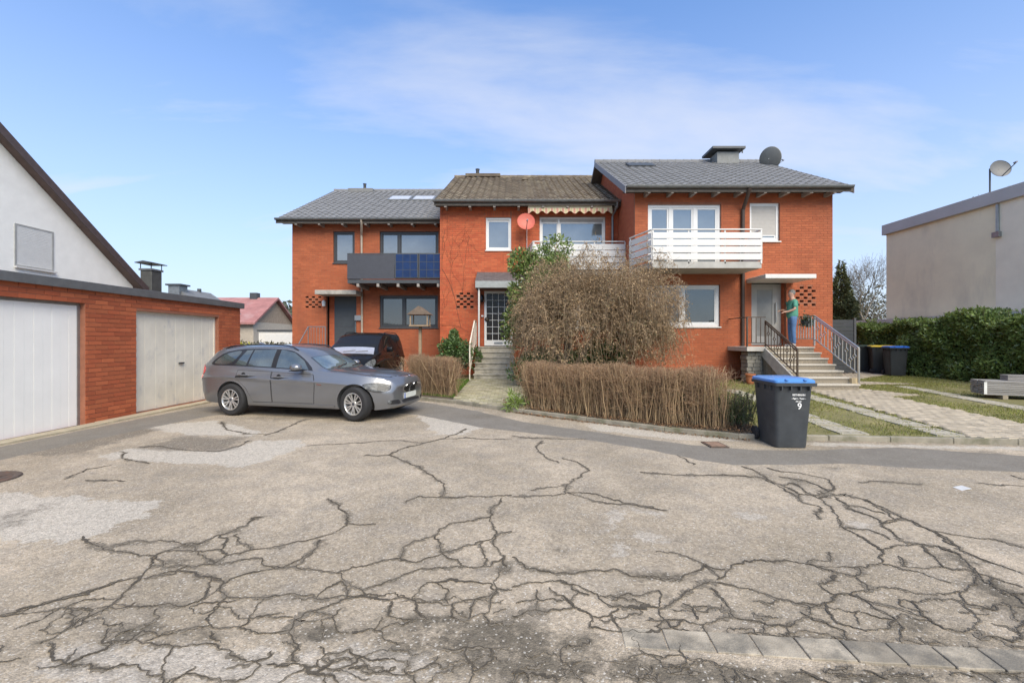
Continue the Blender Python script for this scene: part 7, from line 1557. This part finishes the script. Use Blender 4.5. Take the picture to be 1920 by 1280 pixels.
# local frame: x forward (later turned to face the door on the left), y left, z up; stature 1.76
def hand(s, w):
    vs = []; es = []; rs = []
    pal = Vector(w); vs.append(pal); rs.append(.026); k = Vector((.055, 0, -.012)); vs.append(pal+k); rs.append(.030); es.append((0, 1))
    for f, (dy, l) in enumerate(((-.030, .072), (-.010, .082), (.011, .076), (.030, .060))):
        b = len(vs); q0 = pal+Vector((.085, dy, -.016)); q1 = q0+Vector((l*.5, dy*.15, -.012)); q2 = q1+Vector((l*.38, 0, -.030)); vs += [q0, q1, q2]; rs += [.0095, .0088, .0075]; es += [(1, b), (b, b+1), (b+1, b+2)]
    b = len(vs); q0 = pal+Vector((.030, -s*.032, .0)); q1 = q0+Vector((.032, -s*.022, .006)); q2 = q1+Vector((.026, -s*.004, .0)); vs += [q0, q1, q2]; rs += [.012, .0105, .0085]; es += [(0, b), (b, b+1), (b+1, b+2)]
    return vs, es, rs
bv = [(0, 0, .94), (0, 0, 1.12), (-.01, 0, 1.30), (-.005, 0, 1.43), (.005, 0, 1.50), (.03, 0, 1.59), (.035, 0, 1.67), (.028, 0, 1.735)]
be = [(0, 1), (1, 2), (2, 3), (3, 4), (4, 5), (5, 6), (6, 7)]; brr = [.100, .112, .14, .115, .060, .088, .098, .070]
for s in (1, -1):
    b = len(bv); bv += [(-.005, s*.17, 1.415), (.03, s*.23, 1.15), (.20, s*.15, 1.08 if s > 0 else 1.14)]; brr += [.058, .042, .030]; be += [(3, b), (b, b+1), (b+1, b+2)]
    hv, he, hr = hand(s, (.225, s*.135, 1.085 if s > 0 else 1.15)); k = len(bv); bv += hv; brr += hr; be += [(b+2, k)]+[(p_+k, q_+k) for p_, q_ in he]
    b = len(bv); bv += [(0, s*.095, .86), (.015, s*.10, .50), (-.02, s*.10, .10), (.10, s*.115, .035)]; brr += [.078, .056, .038, .034]; be += [(0, b), (b, b+1), (b+1, b+2), (b+2, b+3)]
skin('body', bv, be, brr, SKIN, per)
skin('top', [(0, 0, .82), (0, 0, 1.08), (-.01, 0, 1.28), (-.005, 0, 1.42), (.0, 0, 1.475), (-.005, .175, 1.415), (.025, .23, 1.19), (-.005, -.175, 1.415), (.025, -.23, 1.19)], [(0, 1), (1, 2), (2, 3), (3, 4), (3, 5), (5, 6), (3, 7), (7, 8)], [(.20, .185), .172, .168, .135, .07, .076, .062, .076, .062], TOP, per)
jv = [(0, 0, 1.02), (0, 0, .88)]; je = [(0, 1)]; jr = [.140, .142]
for s in (1, -1): b = len(jv); jv += [(0, s*.10, .80), (.018, s*.105, .50), (-.015, s*.105, .07)]; jr += [.100, .072, .060]; je += [(1, b), (b, b+1), (b+1, b+2)]
skin('jeans', jv, je, jr, JEAN, per)
for s in (1, -1): skin('shoe', [(-.07, s*.105, .045), (.02, s*.108, .05), (.13, s*.12, .035), (.18, s*.122, .03)], [(0, 1), (1, 2), (2, 3)], [.045, .046, .042, .030], SHOE, per)
hc = MB(); hc.lathe([(0, .085), (.035, .08), (.062, .058), (.078, .022), (.080, -.02), (.072, -.06), (.06, -.075)], 18, Matrix.Translation((.006, 0, 1.69)) @ Matrix.Rotation(R(-24), 4, 'Y') @ Matrix.Diagonal((1.25, 1.12, 1.14, 1))); hc.build('hair', HAIR, per, smooth=True)
fc = MB(); fc.lathe([(0, .022), (.010, .012), (.014, 0)], 10, Matrix.Translation((.108, 0, 1.625)) @ Matrix.Rotation(R(80), 4, 'Y')); fc.build('nose', SKIN, per, smooth=True)
for s in (1, -1):
    MB().lathe([(0, .008), (.008, .004), (.009, 0)], 8, Matrix.Translation((.104, s*.03, 1.655)) @ Matrix.Rotation(R(90), 4, 'Y')).build('eye', mat('eye_dark', (.03, .025, .02), .3), per, smooth=True)
    MB().lathe([(0, .012), (.018, .008), (.026, 0), (.02, -.006)], 10, Matrix.Translation((.03, s*.083, 1.64)) @ Matrix.Rotation(R(-90)*s, 4, 'X')).build('ear', SKIN, per, smooth=True)
MB().box(.100, .112, -.022, .022, 1.578, 1.584).build('mouth', mat('lip', (.36, .15, .13), .6), per)
per.location = (9.02, 14.25, 1.302); per.rotation_euler = (0, 0, R(172)); per.scale = (1.0, 1.0, 1.03)
